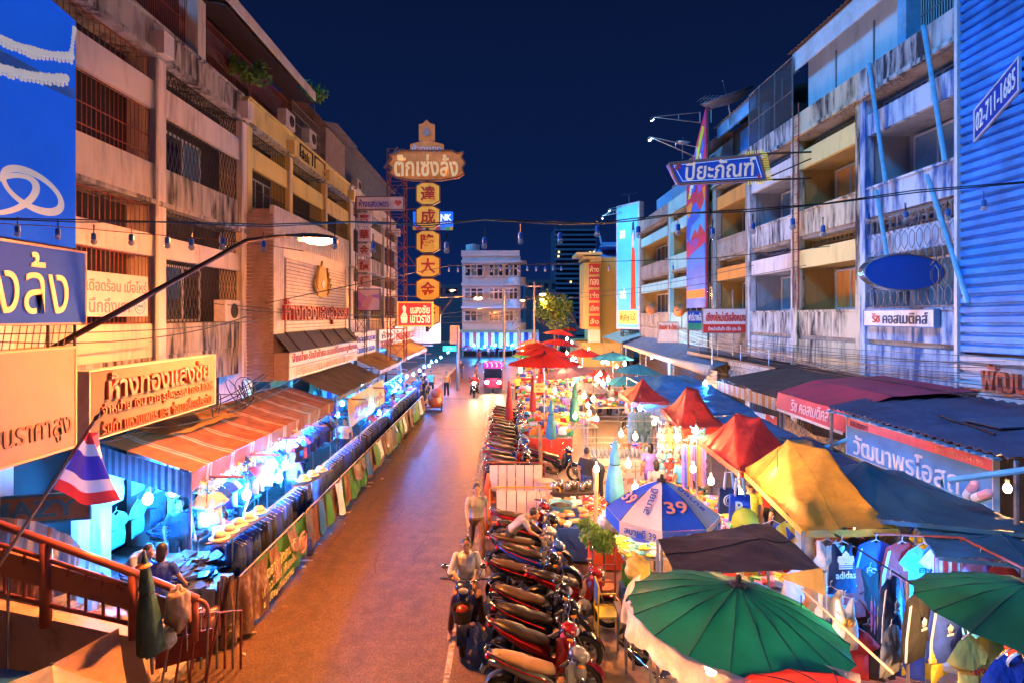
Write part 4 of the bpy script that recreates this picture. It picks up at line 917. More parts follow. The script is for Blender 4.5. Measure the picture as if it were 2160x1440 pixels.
t = board('hanging_sign', 'white hanging sign with blue Thai letters and red diamond above the small Chinese boxes', 'sign', P(801.5, 429, 26.5), XA, ZA, 98 * 26.5 / F, 25 * 26.5 / F, .2, mat('warm white sign', (.74, .58, .50), .5), mat('brown rim', (.2, .1, .07), .5),
          [('ห้างแสงเพชร', -.13, 0, .64, .66, mat('blue letters', (.05, .05, .40), .5), .02, .012)], .05,
          extra=lambda t, o, u, w, nr: obj('emblem', MB().prism([o + u * x + w * z for x, z in ((.68, .02), (.76, .14), (.88, .10), (.96, .14), (1.04, .02), (.86, -.16))], nr * .03), mat('red diamond', (.55, .08, .04), .4), t))
for x, y in ((755, 460), (755, 600)): pass
t = thing('letter_boxes', 'column of five small white boxes with red Chinese characters under the white hanging sign', 'sign', P(769, 640, 26.8))
for i, ch in enumerate('寶華金鑽行'):
    c = P(769.5, 463.5 + i * 32.4, 26.8); s_ = 13.5 * 26.8 / F
    p = obj('letter_box', MB().box(c.x - s_, c.x + s_, 26.7, 26.95, c.z - s_, c.z + s_), mat('pinkish white box', (.66, .50, .46), .5), t)
    obj('lettering', MB().text(ch, (c.x, 26.695, c.z), XA, ZA, s_ * 1.5, s_ * 1.5, .02, 0, .03), REDL, p)
obj('support_truss', truss(MB(), (P(762, 0, 27.3).x, 27.3), .22, 3.2, 11.0, 12, .02), DARKST, t)
t = board('lit_sign', 'lit red sign with yellow border and cream Thai letters hanging over the road edge', 'sign', P(875, 663, 26.0), XA, ZA, 70 * 26 / F, 47 * 26 / F, .3, mat('lit red face', (.6, .03, .02), .5, emit=(1, .03, .015), es=.62), mat('lit amber border', (.8, .4, .05), .5, emit=(1, .38, .03), es=.9),
          [('แสงชัย', .16, .21, .58, .38, mat('lit cream letters', (.9, .7, .3), .5, emit=(1, .72, .3), es=1.0), .02, .02), ('เยาวราช', .16, -.22, .60, .36, MATS['lit cream letters'], .02, .02)], .06,
          extra=lambda t, o, u, w, nr: obj('figure_print', MB().prism([o + u * x + w * z for x, z in ((-.62, -.42), (-.36, -.42), (-.34, -.1), (-.44, .1), (-.40, .3), (-.5, .42), (-.58, .3), (-.52, .1), (-.66, -.1))], nr * .02), MATS['lit cream letters'], t))
board('bank_sign', 'lit blue bank sign with white letters and a rainbow strip behind the hexagon boxes', 'sign', P(913, 463, 38), XA, ZA, 84 * 38 / F, 32 * 38 / F, .3, mat('lit blue face', (.01, .1, .6), .5, emit=(.006, .13, .95), es=1.0), None,
      [('BANK', .22, .12, .5, .42, mat('lit white letters', (.9, .9, .95), .5, emit=(.9, .95, 1), es=1.0), .02, .03), ('ธนาคารกรุงเทพ', .30, -.25, .32, .2, MATS['lit white letters'], .02, .01)],
      extra=lambda t, o, u, w, nr: obj('rainbow_strip', MB().obox(o - w * .62, u * 1.35, w * .10, nr * .1), striped('rainbow strip', [(.25, (.1, .6, .2)), (.25, (.8, .6, .05)), (.25, (.7, .1, .1)), (.25, (.1, .3, .7))], 'X', 1.3), t))
board('poster_board', 'pinkish poster panel leaning on the truss under the Chinese letter boxes', 'poster', P(778, 633, 25.8), XA, ZA, 46 * 25.8 / F, 44 * 25.8 / F, .06, palette('pink poster', [(.6, .25, .2), (.5, .18, .3), (.65, .4, .3), (.3, .15, .4)], 1.6), DARKST)
WS = mat('white shop sign face', (.70, .66, .66), .5); BLT = mat('cobalt letters', (.05, .10, .60), .4)
for x0, x1, ya, yb, lab, tx_ in ((748, 792, 703, 752, 'white sign with two rows of cobalt Thai letters beside the sloped grey canopy', [('สำราญเยาวราช', 0, .2, .9, .36, BLT, .03, .02), ('ร้านเพชรทอง', .0, -.24, .86, .34, BLT, .03, .02)]),
                                 (800, 832, 697, 742, 'narrow white sign with dark and red Thai letters right of the cobalt lettered sign', [('ห้าง', .0, .25, .7, .34, mat('dark letters', (.05, .04, .08), .4), .03, .02), ('ทองเพชร', 0, -.2, .85, .4, REDL, .03, .02)]),
                                 (833, 882, 689, 727, 'long white sign with maroon Thai letters, farthest on the left shop row', [('ย้งเฮงเยาวราช', 0, .0, .92, .62, REDL, .03, .02)])):
    X = -6.85; a, b = PX(x0, ya, X), PX(x1, yb, X); zt = a.z; zb = H - (yb - HY) * a.y / F
    board('shop_sign', lab, 'sign', (X, (a.y + b.y) / 2, (zt + zb) / 2), YA, ZA, b.y - a.y, zt - zb, .12, WS, mat('grey rim', (.25, .22, .22), .5), tx_, .04)

# ================================================================ SIGNS, RIGHT SIDE
a, b = P(1303, 690, 48), P(1346, 690, 46); u_ = (b - a); u_.z = 0; wdt = u_.length; u_.normalize()
def bb_extra(t, o, u, w, nr):
    hw, hh = wdt / 2, 5.0
    def shp(pts, m, d=.02): return obj('print', MB().prism([o + u * (x * hw) + w * (z * hh) + nr * .004 for x, z in pts], nr * d), m, t)
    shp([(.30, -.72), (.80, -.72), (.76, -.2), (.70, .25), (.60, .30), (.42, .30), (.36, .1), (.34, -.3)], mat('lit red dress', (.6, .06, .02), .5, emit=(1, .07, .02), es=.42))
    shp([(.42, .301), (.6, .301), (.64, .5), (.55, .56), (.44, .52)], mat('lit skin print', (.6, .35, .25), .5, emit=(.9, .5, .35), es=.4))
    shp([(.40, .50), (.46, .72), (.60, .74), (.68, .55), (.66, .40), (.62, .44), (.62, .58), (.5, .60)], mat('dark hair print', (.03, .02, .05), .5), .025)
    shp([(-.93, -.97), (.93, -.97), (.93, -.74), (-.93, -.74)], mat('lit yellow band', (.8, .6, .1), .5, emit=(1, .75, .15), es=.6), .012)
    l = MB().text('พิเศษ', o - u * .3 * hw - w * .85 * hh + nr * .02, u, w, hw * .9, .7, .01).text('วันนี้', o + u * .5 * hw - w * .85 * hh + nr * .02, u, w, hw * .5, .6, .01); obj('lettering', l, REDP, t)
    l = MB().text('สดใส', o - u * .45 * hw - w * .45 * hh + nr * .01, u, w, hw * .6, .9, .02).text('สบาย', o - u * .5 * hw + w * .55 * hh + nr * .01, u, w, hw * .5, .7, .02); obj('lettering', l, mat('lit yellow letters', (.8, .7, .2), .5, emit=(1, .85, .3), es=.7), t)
t = board('billboard', 'tall sky blue lit billboard showing a woman in a long red dress', 'billboard', (a + b) / 2 + V((0, 0, 9.45 - a.z)), u_, ZA, wdt, 10.2, .5, mat('lit sky print', (.08, .42, .65), .5, 0, .3, .25, emit=(.045, .42, .80), es=.62), mat('pale billboard frame', (.5, .6, .7), .4, .2), (), .16, extra=bb_extra)  # print glows by itself in place of the flood lamps' light on it
obj('support_truss', truss(MB(), (a.x + .9, 48.6), .4, .5, 14, 12, .05), DARKST, t)
BLAMP = glow('blue white flood glass', (.30, .62, 1.0), 900)
def flood(t, arm0, tip, aim, sz=.12):
    tip = V(tip); arm0 = V(arm0); m_ = MB(); m_.bar(arm0 + ZA * .25, tip, .025, 5); m_.bar(arm0 - ZA * .3, tip, .025, 5); m_.bar(arm0 - ZA * .3, arm0 + ZA * .25, .025, 5)
    md = arm0.lerp(tip, .45); m_.bar(md - ZA * .14, md + ZA * .13, .018, 5); obj('lamp_arm', m_, GALV, t)
    d = (V(aim) - tip).normalized(); h = obj('flood_lamp', MB().lathe([(.03, -.12), (sz * .8, -.05), (sz, .04)], tip - ZA * .12, 10, d), DARKST, t)
    obj('lamp_glass', MB().lathe([(sz * .85, .045), (sz * .5, .08), (.01, .09)], tip - ZA * .12, 10, d), BLAMP, h)
for x, y in ((1270, 456), (1284, 441)):
    flood(t, (a.x + .3, 47.6, 14.4), P(x, y, 45), (a.x + .6, 47, 10))
# tall colourful banner
BX = 10.72; ya_, yb_ = 32.6, 29.5
t = thing('tall_banner', 'tall narrow red and blue printed banner with slanting top and two flood lamps', 'banner', (BX, 31, 5))
obj('banner_sheet', MB().prism([(BX, ya_, 5.75), (BX, yb_, 5.75), (BX, yb_, 16.3), (BX, yb_ + .9, 15.4), (BX, ya_, 12.8)], (.06, 0, 0)), stained('red banner print', (.50, .03, .08), (.05, .10, .55), .5, .56, .8, .4, 3, 1, .5), t)
for z0, z1, cs_ in ((5.76, 9.2, [(.03, .16, .55), (.03, .22, .62)]), (9.6, 12.2, [(.05, .3, .6), (.65, .25, .03), (.45, .04, .06), (.03, .1, .5)])):
    obj('print_panel', MB().prism([(BX - .02, ya_ - .08, z0), (BX - .02, yb_ + .08, z0), (BX - .02, yb_ + .08, z1), (BX - .02, ya_ - .08, z1 - .6)], (.018, 0, 0)), palette('banner art %d' % int(z0), cs_, 1.1, .5), t)
obj('print_stripe', MB().prism([(BX - .024, 32.3, 12.0), (BX - .024, 31.9, 12.0), (BX - .024, 29.7, 15.3), (BX - .024, 30.0, 15.5)], (.02, 0, 0)), mat('lime print', (.5, .62, .03), .5), t)
obj('print_stripe', MB().prism([(BX - .024, 31.7, 12.2), (BX - .024, 31.1, 12.2), (BX - .024, 29.65, 14.3), (BX - .024, 29.7, 15.0)], (.02, 0, 0)), mat('deep blue print', (.03, .09, .48), .5), t)
obj('print_band', MB().prism([(BX - .023, ya_ - .1, 6.3), (BX - .023, yb_ + .1, 6.3), (BX - .023, yb_ + .1, 6.75), (BX - .023, ya_ - .1, 6.75)], (.02, 0, 0)), mat('orange print', (.7, .22, .03), .5), t)
obj('lettering', MB().text('ลดราคา', (BX - .025, 31, 13.1), (0, -1, .9), (0, .2, 1), 2.4, .5, .02), WLET, t)
obj('support_frame', MB().bar((BX + .1, yb_ - .08, 2.2), (BX + .1, yb_ - .08, 16.6), .05).bar((BX + .1, yb_ - .08, 16.1), (BX + .5, yb_ - 1.6, 16.0), .04).bar((BX + .1, ya_, 3), (BX + .1, ya_, 12.6), .05), DARKST, t)
flood(t, (BX - .2, 29.8, 15.9), P(1375, 247, 29.2), (BX, 31, 12)); flood(t, (BX - .2, 30.3, 14.2), P(1370, 289, 29.8), (BX, 31, 10))
# long blue shop sign
SY = 20.0; k = SY / F
t = thing('shop_sign', 'long blue sign with pointed left end and cream Thai letters held out on arms', 'sign', P(1510, 357, SY))
SP = [(1410, 346), (1600, 326), (1616, 380), (1432, 389)]
def sp(x, y, dy=0): return P(x, y, SY) + V((0, dy, 0))
obj('panel', MB().prism([sp(*q) for q in SP], (0, .3, 0)), mat('blue sign face', (.01, .06, .42), .4, 0, .1, 1, emit=(.008, .06, .5), es=.35), t)
u = MB()
for q, r_ in zip(SP, SP[1:] + SP[:1]): u.bar(sp(*q), sp(*r_), .05, 5)
obj('frame', u, mat('sign frame bronze', (.30, .18, .14), .5, .3), t); u = MB(); IN = [(1421, 350), (1593, 332), (1606, 374), (1440, 383)]
for q, r_ in zip(IN, IN[1:] + IN[:1]): u.bar(sp(*q, -.02), sp(*r_, -.02), .012, 4)
obj('border_line', u, mat('lit pale line', (.5, .7, .9), .5, emit=(.4, .65, 1), es=.5), t)
obj('lettering', MB().text('ปิยะภัณฑ์', sp(1519, 357, -.005), V((1, 0, .075)), V((.06, 0, 1)), 146 * k, 40 * k, .03, 0, .012), mat('lit cream letters 2', (.75, .65, .55), .5, emit=(.9, .75, .6), es=.22), t)
u = MB()
for cx, cy in ((1431, 350), (1426, 357), (1600, 374)):
    c = sp(cx, cy, -.03); u.prism([c + V((r_ * math.cos(a_ * PI / 5 + .3), 0, r_ * math.sin(a_ * PI / 5 + .3))) for a_, r_ in ((i, .13 if i % 2 == 0 else .04) for i in range(10))], (0, .02, 0))
obj('star_print', u, mat('red star print', (.6, .08, .08), .5), t)
u = MB()
for i in range(17):
    y = 324 + i * 3.6; c = sp(1606 + i * .75, y, -.05); u.bar(c - XA * .02, c + XA * .17, .018, 5)
for i in range(8): c = sp(1572 + i * 5, 328.5 - i * .6, -.05); u.bar(c, c + ZA * .12, .018, 5); c = sp(1578 + i * 5, 384 - i * .25, -.05); u.bar(c, c - ZA * .12, .018, 5)
obj('bulb_row', u, mat('lit yellow tube', (.6, .5, .05), .5, emit=(1, .8, .1), es=.30), t)
u = MB()
for y in (322, 378): u.bar(sp(1605, y, .2), (RXF, SY + .3, sp(1605, y).z + .1), .035, 5)
u.bar(sp(1612, 378, .2), (RXF, SY + .3, sp(0, 330).z), .025, 5); obj('support_arm', u, DARKST, t)
# small signs
board('shop_sign', 'white over red sign with red Thai letters on thin posts before the pink shophouse', 'sign', P(1528, 677, 25.6), XA, ZA, 90 * 25.6 / F, 50 * 25.6 / F, .1, WS, GREYST, [('เชียงใหม่เตียล้งหมง', .03, .18, .92, .40, REDP, .02, .02)], .03,
      extra=lambda t, o, u, w, nr: (obj('red_band', MB().obox(o - w * .345 + nr * .006, u * .96, w * .19, nr * .006), REDP, t), obj('lettering', MB().text('จำหน่ายสินค้า ปลีก และ ส่ง', o - w * .345 + nr * .014, u, w, 1.5, .2, .01), WLET, t),
                                   obj('post', MB().bar((o.x - .5, o.y + .15, 1.8), (o.x - .5, o.y + .15, 10), .03).bar((o.x + .45, o.y + .15, 2.2), (o.x + .45, o.y + .15, 6.5), .03), GALV, t)))
board('shop_sign', 'small blue and green pharmacy sign left of the white and red sign', 'sign', P(1467, 676, 26), XA, ZA, 32 * 26 / F, 38 * 26 / F, .08, NAVY, GREYST, [('ฟาร์มาพลัส', 0, .2, .92, .45, WLET, .015, .02)], .02,
      extra=lambda t, o, u, w, nr: obj('green_band', MB().obox(o - w * .27 + nr * .005, u * .34, w * .14, nr * .005), mat('green band', (.03, .3, .18), .5), t))
board('shop_sign', 'white sign with red Thai letters standing on the long blue canopy', 'sign', P(1409, 701, 31), XA, ZA, 42 * 31 / F, 42 * 31 / F, .1, WS, GREYST, [('จำแลง & ต้อย', 0, .28, .9, .3, REDP, .02, .02)], .03)
board('shop_sign', 'white cosmetics shop sign with red and dark Thai letters fixed to the near white shophouse', 'sign', (10.98, 15.62, 5.24), (0, -1, 0), ZA, 2.75, .44, .12, mat('cold white sign', (.66, .72, .78), .5), mat('blue rim', (.08, .2, .4), .5),
      [('ริช', -.30, 0, .12, .6, REDP, .02, .015), ('คอสเมติคส์', .12, 0, .62, .7, mat('ink letters', (.03, .05, .12), .5), .02, .012)], .03)
t = thing('oval_sign', 'blank oval blue sign with silver rim sticking out from the near white shophouse', 'sign', P(1910, 620, 14.5))
c = P(1908, 575, 14.5); N = 36
e0 = [c + V((1.16 * math.cos(2 * PI * i / N), .16 * math.cos(2 * PI * i / N), .47 * math.sin(2 * PI * i / N))) for i in range(N)]
nv = V((.14, -1, 0)).normalized()
obj('face', MB().prism([c + (q - c) * .965 - nv * -.02 for q in e0], -nv * .06), mat('oval blue face', (.01, .07, .45), .35, 0, .05, 1, emit=(.005, .06, .45), es=.18), t)
r_ = MB()
for i in range(N): r_.obox((e0[i] + e0[(i + 1) % N]) / 2 - nv * .07, (e0[(i + 1) % N] - e0[i]) / 2 * 1.02, -nv * .10, (((e0[i] + e0[(i + 1) % N]) / 2) - c).normalized() * .02)
obj('rim', r_, mat('polished silver rim', (.6, .6, .62), .2, .9), t)
obj('support_arm', MB().bar(c + V((.3, .2, .3)), (RXF, 15.2, c.z + .3), .03).bar(c + V((.3, .2, -.3)), (RXF, 15.2, c.z - .3), .03), DARKST, t)
# slanting poles, ladder, dishes, aerials on the right fronts
PB = mat('light blue paint', (.12, .40, .62), .5, 0, .2, 5)
for (x0, y0, x1, y1), lab in zip(((1833, 135, 1868, 385), (1948, 55, 1993, 340), (1848, 402, 1872, 545), (1955, 370, 2042, 640)), ('upper left slanting blue pole across the white balcony', 'upper right slanting blue pole across the white balcony', 'short blue pole above the oval sign', 'long blue pole slanting behind the oval sign to the sign below')):
    a, b = PX(x0, y0, 10.95), PX(x1, y1, 10.75); tag(obj('banner_pole', MB().bar(a, b, .055, 8), PB), lab, 'pole')
l = MB()
for y in (20.75, 21.15): l.bar((10.98, y, 5.6), (10.98, y, 13.2), .025, 5)
for i in range(20): l.bar((10.98, 20.75, 5.9 + i * .36), (10.98, 21.15, 5.9 + i * .36), .014, 4)
tag(obj('roof_ladder', l, RUST), 'rusty steel ladder fixed to the wall between the yellow and pink shophouses', 'ladder')
def dish(label, c, aim, r, m):
    c = V(c); d = V(aim).normalized(); t = thing('satellite_dish', label, 'satellite dish', c - ZA * .6)
    obj('reflector', MB().lathe([(.02, -.18 * r), (r * .5, -.12 * r), (r * .85, .05 * r), (r, .2 * r)], c, 16, d), m, t, True)
    obj('feed_arm', MB().bar(c - d * .1, c + d * r * .8 - ZA * .1, .015).ball(c + d * r * .8 - ZA * .1, .05, 6, 4), GALV, t); obj('mast', MB().path([c - d * .15 * r, c - d * .4 * r - ZA * .2, c - d * .3 * r - ZA * .9], .03), GALV, t)
OD = mat('orange dish', (.55, .19, .06), .5, .1, .2, 4)
dish('orange satellite dish right of the sky blue billboard', P(1375, 652, 36), (-.7, -.8, .25), .40, OD); dish('second orange satellite dish, just left of the blue pharmacy sign', P(1435, 655, 29), (-.8, -.7, .3), .38, OD)
dish('large dark mesh satellite dish on the roof behind the tall banner', P(1535, 212, 28), (-.3, -.2, .9), 1.3, mat('dark mesh dish', (.06, .08, .12), .5, .3)); dish('pale flat satellite dish on a thin mast left of the tall banner', P(1440, 303, 38), (0, -.15, 1), .55, GALV)
def aerial(label, base, h_, n, w_):
    base = V(base); t = thing('tv_aerial', label, 'aerial', base); m_ = MB().bar(base, base + ZA * h_, .025, 5); obj('mast', m_, GALV, t); e_ = MB()
    e_.bar(base + V((-w_, -.2, h_)), base + V((w_, .2, h_ + .2)), .016, 4)
    for i in range(n): q = base + V((-w_ + 2 * w_ * i / (n - 1), -.2 + .4 * i / (n - 1), h_ + .2 * i / (n - 1))); e_.bar(q - V((.1, -.45, 0)), q + V((.1, -.45, 0)), .012, 4)
    obj('element', e_, GALV, t)
aerial('television aerial on the roof left of the pale blue roof room', P(1650, 195, 24) - ZA * .6, 1.2, 7, .5); aerial('television aerial above the blue roof room near the tall banner', P(1500, 212, 30) - ZA * 1.2, 1.2, 6, .6); aerial('small far television aerial above the sky blue billboard', P(1327, 440, 55), 1.3, 3, .6)
# air conditioners
ACM = mat('cream air conditioner', (.55, .46, .38), .5, 0, .15, 4)
def aircon(label, c, s, gid=None):
    c = V(c); t = thing('air_conditioner', label, 'air conditioner', c - ZA * .3); obj('casing', MB().box(c.x - .16, c.x + .16, c.y - .42, c.y + .42, c.z - .3, c.z + .3), ACM, t)
    f = MB().torus(c + V((s * .165, .1, 0)), .2, .015, 16, 4, XA)
    for i in range(3): f.torus(c + V((s * .165, .1, 0)), .05 + .05 * i, .006, 12, 3, XA)
    obj('fan_grille', f, DARKST, t); obj('fan', MB().lathe([(.19, 0), (.01, .01)], c + V((s * .161, .1, 0)), 10, XA), BLACK, t)
for px, py, lab in ((604, 255, 'air conditioner standing on the yellow parapet, nearest one'), (652, 293, 'second air conditioner on the yellow parapet, below the cage'), (752, 392, 'air conditioner on the cream parapet beside the hanging sign')):
    aircon(lab, PX(px, py, LX + .05), 1)
aircon('air conditioner on the lower ledge of the pink shophouse beside the metal clad front', (LX + .1, 15.9, 5.45), 1)
for px, py, lab, r_ in ((525, 165, 'small green plant growing from the roof edge of the pink shophouse', .55), (662, 212, 'small leafy tree rooted on the yellow shophouse roof', .6)):
    p = PX(px, py, LX - .1); tree('roof_plant', lab, (p.x, p.y, p.z - .9), 1.5, r_, 260, LEAF, BARK, int(px), None, .12)
p = PX(625, 350, LX + .12)
t = thing('bare_sign_frame', 'empty black pipe frame with faint Chinese lettering on the yellow parapet', 'sign', p)
u = MB()
for y0, y1 in ((21.6, 23.0), (23.3, 24.6)): u.path([(LX + .12, y0, 11.45), (LX + .12, y0, 11.95), (LX + .12, y1, 11.95), (LX + .12, y1, 11.45)], .03)
obj('pipe', u, DARKST, t); obj('lettering', MB().text('金山', (LX + .05, 22.3, 11.65), YA, ZA, .9, .42, .02), DARKST, t)
# ================================================================ LAMPS OF THE STALLS, STRING LIGHTS, CABLES
COOL = glow('cool white bulb glass', (.022, .29, 1.0), COOL_E); WARM = glow('warm white bulb glass', (1.0, .50, .17), WARM_E)
BLUEP = mat('blue plastic', (.02, .12, .42), .4, 0, .1, 5); CLEAR = mat('clear bulb glass', (.5, .5, .52), .08, 0, 0, alpha=.45, spec=.9)
def bulb_proto(gm, cat_label):
    t = thing('light_bulb', cat_label, 'light bulb')
    obj('glass', MB().lathe([(.012, .05), (.03, .035), (.055, -.01), (.06, -.04), (.045, -.085), (.012, -.105)], (0, 0, 0), 10), gm, t, True)
    obj('socket', MB().lathe([(.012, .14), (.028, .12), (.028, .05), (.02, .045)], (0, 0, 0), 8), WFRAME, t)
    obj('cord', MB().bar((0, 0, .13), (.01, .02, .45), .006, 4), BLACK, t); return t
cool0 = bulb_proto(COOL, 'cool white bulb hanging in the left clothes stall row, nearest the stairs'); warm0 = bulb_proto(WARM, 'warm bulb')
NB = [0, 0]
def bulb(p, label, cool, sc=1.0):
    src = cool0 if cool else warm0; i = 0 if cool else 1; g_ = 'cool white stall bulbs' if cool else 'warm stall bulbs'
    if NB[i] == 0: src.location = p; src['label'] = label; src['group'] = g_; src.scale = (sc,) * 3
    else: dup(src, p, 0, label, g_, sc=sc)
    NB[i] += 1
LB = [(312, 1046, 9.35, 1.2), (435, 1090, 9.5, 1.1), (520, 1038, 10.8, 1.1), (588, 1003, 11.9, 1.1), (602, 976, 12.6, 1.1), (628, 925, 14.2, 1), (632, 896, 15, 1), (722, 848, 18.5, 1), (712, 872, 18.2, 1.2), (800, 868, 20.5, 1.2), (832, 822, 23, 1.3), (845, 800, 24.5, 1.3), (872, 788, 27, 1.3), (895, 772, 29, 1.3), (910, 762, 31, 1.3), (930, 752, 34, 1.3), (945, 742, 38, 1.4)]
LB += [(365, 1030, 10.2, 1), (445, 985, 12.4, 1), (545, 930, 14.6, 1), (640, 880, 17.4, 1), (765, 812, 22.5, 1), (838, 812, 24, 1.2), (858, 792, 26, 1.2), (885, 780, 29, 1.3), (905, 770, 32, 1.3), (920, 760, 35, 1.4)]
nm = ['nearest the stairs', 'over the woman in pink', 'left of the row of caps', 'beside the first jeans rack', 'just above the first jeans rack', 'under the striped awning mid way', 'under the far end of the striped awning', 'at the start of the yellow banner', 'below the start of the yellow banner', 'behind the yellow banner', 'at the far end of the yellow banner', 'first one beyond the yellow banner', 'second one beyond the yellow banner', 'third one beyond the yellow banner', 'among the farthest left stalls', 'next to the last left stall', 'at the last left stall', 'deep in the first stall', 'deep behind the tinsel garland', 'deep under the striped awning', 'deep under the far end of the striped awning', 'deep under the dark grey awning', 'low in the yellow banner stall', 'low below the first brown awning', 'low below the far brown awning', 'low in the middle of the far brown awning', 'low at the end of the far brown awning']
for (x, y, Y, s_), n_ in zip(LB, nm): Y *= 1.11 if Y < 21 else 1.2; bulb(P(x, y, Y), 'cool white bulb in the left stalls, ' + n_, True, 1.45 if Y < 14 else 1.2 if Y < 24 else .95)
RC = [(1487, 806, 21, 'over the blue tarps by the grey block wall'), (1440, 762, 33, 'under the long blue canopy, right one'), (1350, 770, 33, 'under the long blue canopy, middle one'), (1375, 752, 38, 'under the long blue canopy, left one'), (1350, 858, 19.5, 'over the white sheet beside the first red tent'), (1965, 1278, 7.4, 'among the black sports jackets')]
for x, y, Y, n_ in RC: bulb(P(x, y, Y), 'glowing cool white bulb ' + n_, True, 1.1)
for i, x in enumerate((1000, 1022, 1045, 1062, 1080)): bulb(P(x, 727 + (i % 2) * 3, 71), 'cool white lamp under the corner building awning, %s from the left' % ('first', 'second', 'third', 'fourth', 'fifth')[i], True, 1.5)
RW = [(1258, 985, 12.2, 'on the post over the blue tub table'), (1302, 1003, 11.6, 'just right of the tall closed blue umbrella'), (1325, 975, 12.5, 'above the striped parasol'), (1340, 1025, 10.5, 'close behind the striped parasol'), (1213, 875, 18, 'left end of the white bottle stall'), (1243, 868, 18.5, 'middle of the white bottle stall'), (1258, 880, 18, 'right of the middle of the white bottle stall'), (1240, 852, 20, 'behind the white bottle stall'), (1232, 832, 23, 'above the small green umbrella'), (1310, 912, 15.5, 'over the crowd lane, left one'), (1340, 918, 15, 'over the crowd lane, right one'), (1098, 778, 26, 'big one left of the red parasols'), (1110, 760, 31, 'behind the first red parasol'), (1192, 788, 26, 'under the grey violet parasol'), (1195, 744, 34, 'above the red parasols, left'), (1208, 756, 32, 'above the red parasols, middle'), (1216, 765, 30, 'above the red parasols, right'), (1262, 800, 24, 'under the small tilted red parasol'), (1272, 806, 23, 'at the lower edge of the tilted red parasol'), (1196, 714, 50, 'at the far end of the market, left'), (1206, 722, 46, 'at the far end of the market, right'), (1430, 920, 14.2, 'in the plush toy stall, left'), (1468, 905, 14, 'in the plush toy stall, right'), (1462, 985, 12, 'in front of the plush toy stall'), (1500, 1010, 11, 'over the flower heap under the third red tent'), (1560, 1035, 10, 'over the flower heap under the gold tent'), (1380, 888, 17.5, 'beside the hanging jeans'), (2125, 1025, 9.4, 'hanging right of the blue pharmacy sign'), (1990, 1180, 8.15, 'behind the red and white striped shirt'), (1800, 1118, 9.2, 'under the front edge of the gold tent'), (1640, 1000, 10.2, 'deep under the gold tent'), (1500, 1400, 5.6, 'below the big green parasol'), (1690, 1345, 5.95, 'close under the right side of the big green parasol'), (2110, 1375, 5.7, 'under the right green parasol'), (1660, 1580, 4.4, 'under the red parasol at the lower edge')]
qq = random.Random(77)
for i in range(30):
    y = 22 + i * 1.1 + qq.uniform(-.5, .5); x = qq.uniform(1.4, 8.2); Z = qq.uniform(1.9, 2.6); bulb((x, y, Z), 'warm bulb in the far market lane, over the ' + ('left' if x < 3.5 else 'middle' if x < 6 else 'right') + ' stalls, ' + ('first', 'second', 'third', 'fourth', 'fifth', 'sixth', 'seventh', 'eighth', 'ninth', 'tenth')[i // 3] + ' row, ' + ('nearest', 'next', 'last')[i % 3], False, 1.35)
for x, y, Y, n_ in RW: bulb(P(x, y, Y), 'glowing warm bulb ' + n_, False, 1.0 if Y < 22 else 1.4)
# unlit string lights across the street
def string(name, label, pts, r=.008, m=BLACK, group=None): return tag(obj(name, MB().path(pts, r, 4), m), label, 'cable', group)
wy = 6.0; wp = [(-60, 460), (165, 464), (333, 468), (560, 474), (740, 468), (900, 472), (1020, 463), (1180, 468), (1262, 471), (1330, 462), (1450, 450), (1580, 442), (1740, 430), (1930, 402), (2240, 378)]
string('cable', 'upper black cable of the bulb string that crosses the whole street', [P(x, y, wy) for x, y in wp]); string('cable', 'lower twisted black cable of the bulb string that crosses the whole street', [P(x, y + (5 if i % 2 else 1), wy + .03) for i, (x, y) in enumerate(wp)])
string('cable', 'thin brown cable dipping below the bulb string on the left', [P(x, y, 6.1) for x, y in ((-40, 470), (120, 478), (280, 492), (420, 503), (560, 517), (640, 530))], .005, RUST)
hb = thing('hanging_bulb', 'unlit clear bulb in a blue socket hanging from the cable across the street', 'light bulb', (0, 0, 0), 'unlit bulbs strung across the street')
obj('glass', MB().ball((0, 0, -.125), (.031, .031, .034), 10, 7), CLEAR, hb, True); obj('socket', MB().lathe([(.014, -.03), (.024, -.04), (.026, -.095), (.02, -.10)], (0, 0, 0), 8), BLUEP, hb)
obj('wire', MB().bar((-.006, 0, .06), (0, 0, -.03), .004, 4).bar((.008, 0, .06), (0, 0, -.03), .004, 4), BLACK, hb); obj('filament', MB().lathe([(.008, -.10), (.006, -.13), (.001, -.135)], (0, 0, 0), 6), WFRAME, hb)
HB = [(37, 470), (122, 476), (198, 486), (277, 488), (353, 494), (404, 498), (470, 496), (556, 502), (706, 496), (787, 505), (942, 505), (1022, 495), (1098, 485), (1181, 485), (1260, 470), (1346, 472), (1430, 467), (1503, 475), (1588, 464), (1672, 455), (1736, 470), (1830, 443), (1910, 440), (1999, 436), (2075, 416)]
for i, (x, y) in enumerate(HB):
    p = P(x, y, wy)
    if i == 0: hb.location = p
    else: dup(hb, p, i * .7, 'unlit clear bulb with blue socket on the street cable, ' + next(n_ for k_, n_ in ((170, 'before the blue banner'), (510, 'before the left shophouses'), (800, 'by the street lamp'), (1240, 'against the sky'), (1560, 'below the blue shop sign'), (2000, 'before the right shophouses'), (3000, 'before the corrugated wall')) if x < k_))
fp = [P(560, 640, 15), P(800, 590, 15), P(950, 561, 15), P(1130, 558, 15), P(1290, 552, 15), P(1500, 545, 15), P(1750, 520, 15)]
string('cable', 'far thin cable of small bulbs across the street behind the first string', fp, .012)
for i, x in enumerate((947, 966, 984, 1003, 1020, 1037, 1056, 1075, 1094, 1112, 1131, 1150, 1166, 1184, 1284, 1420)): dup(hb, P(x, 562 + (i % 3) - (i * .25), 15), i, 'tiny unlit bulb on the far cable across the street', 'tiny unlit bulbs on the far cable')
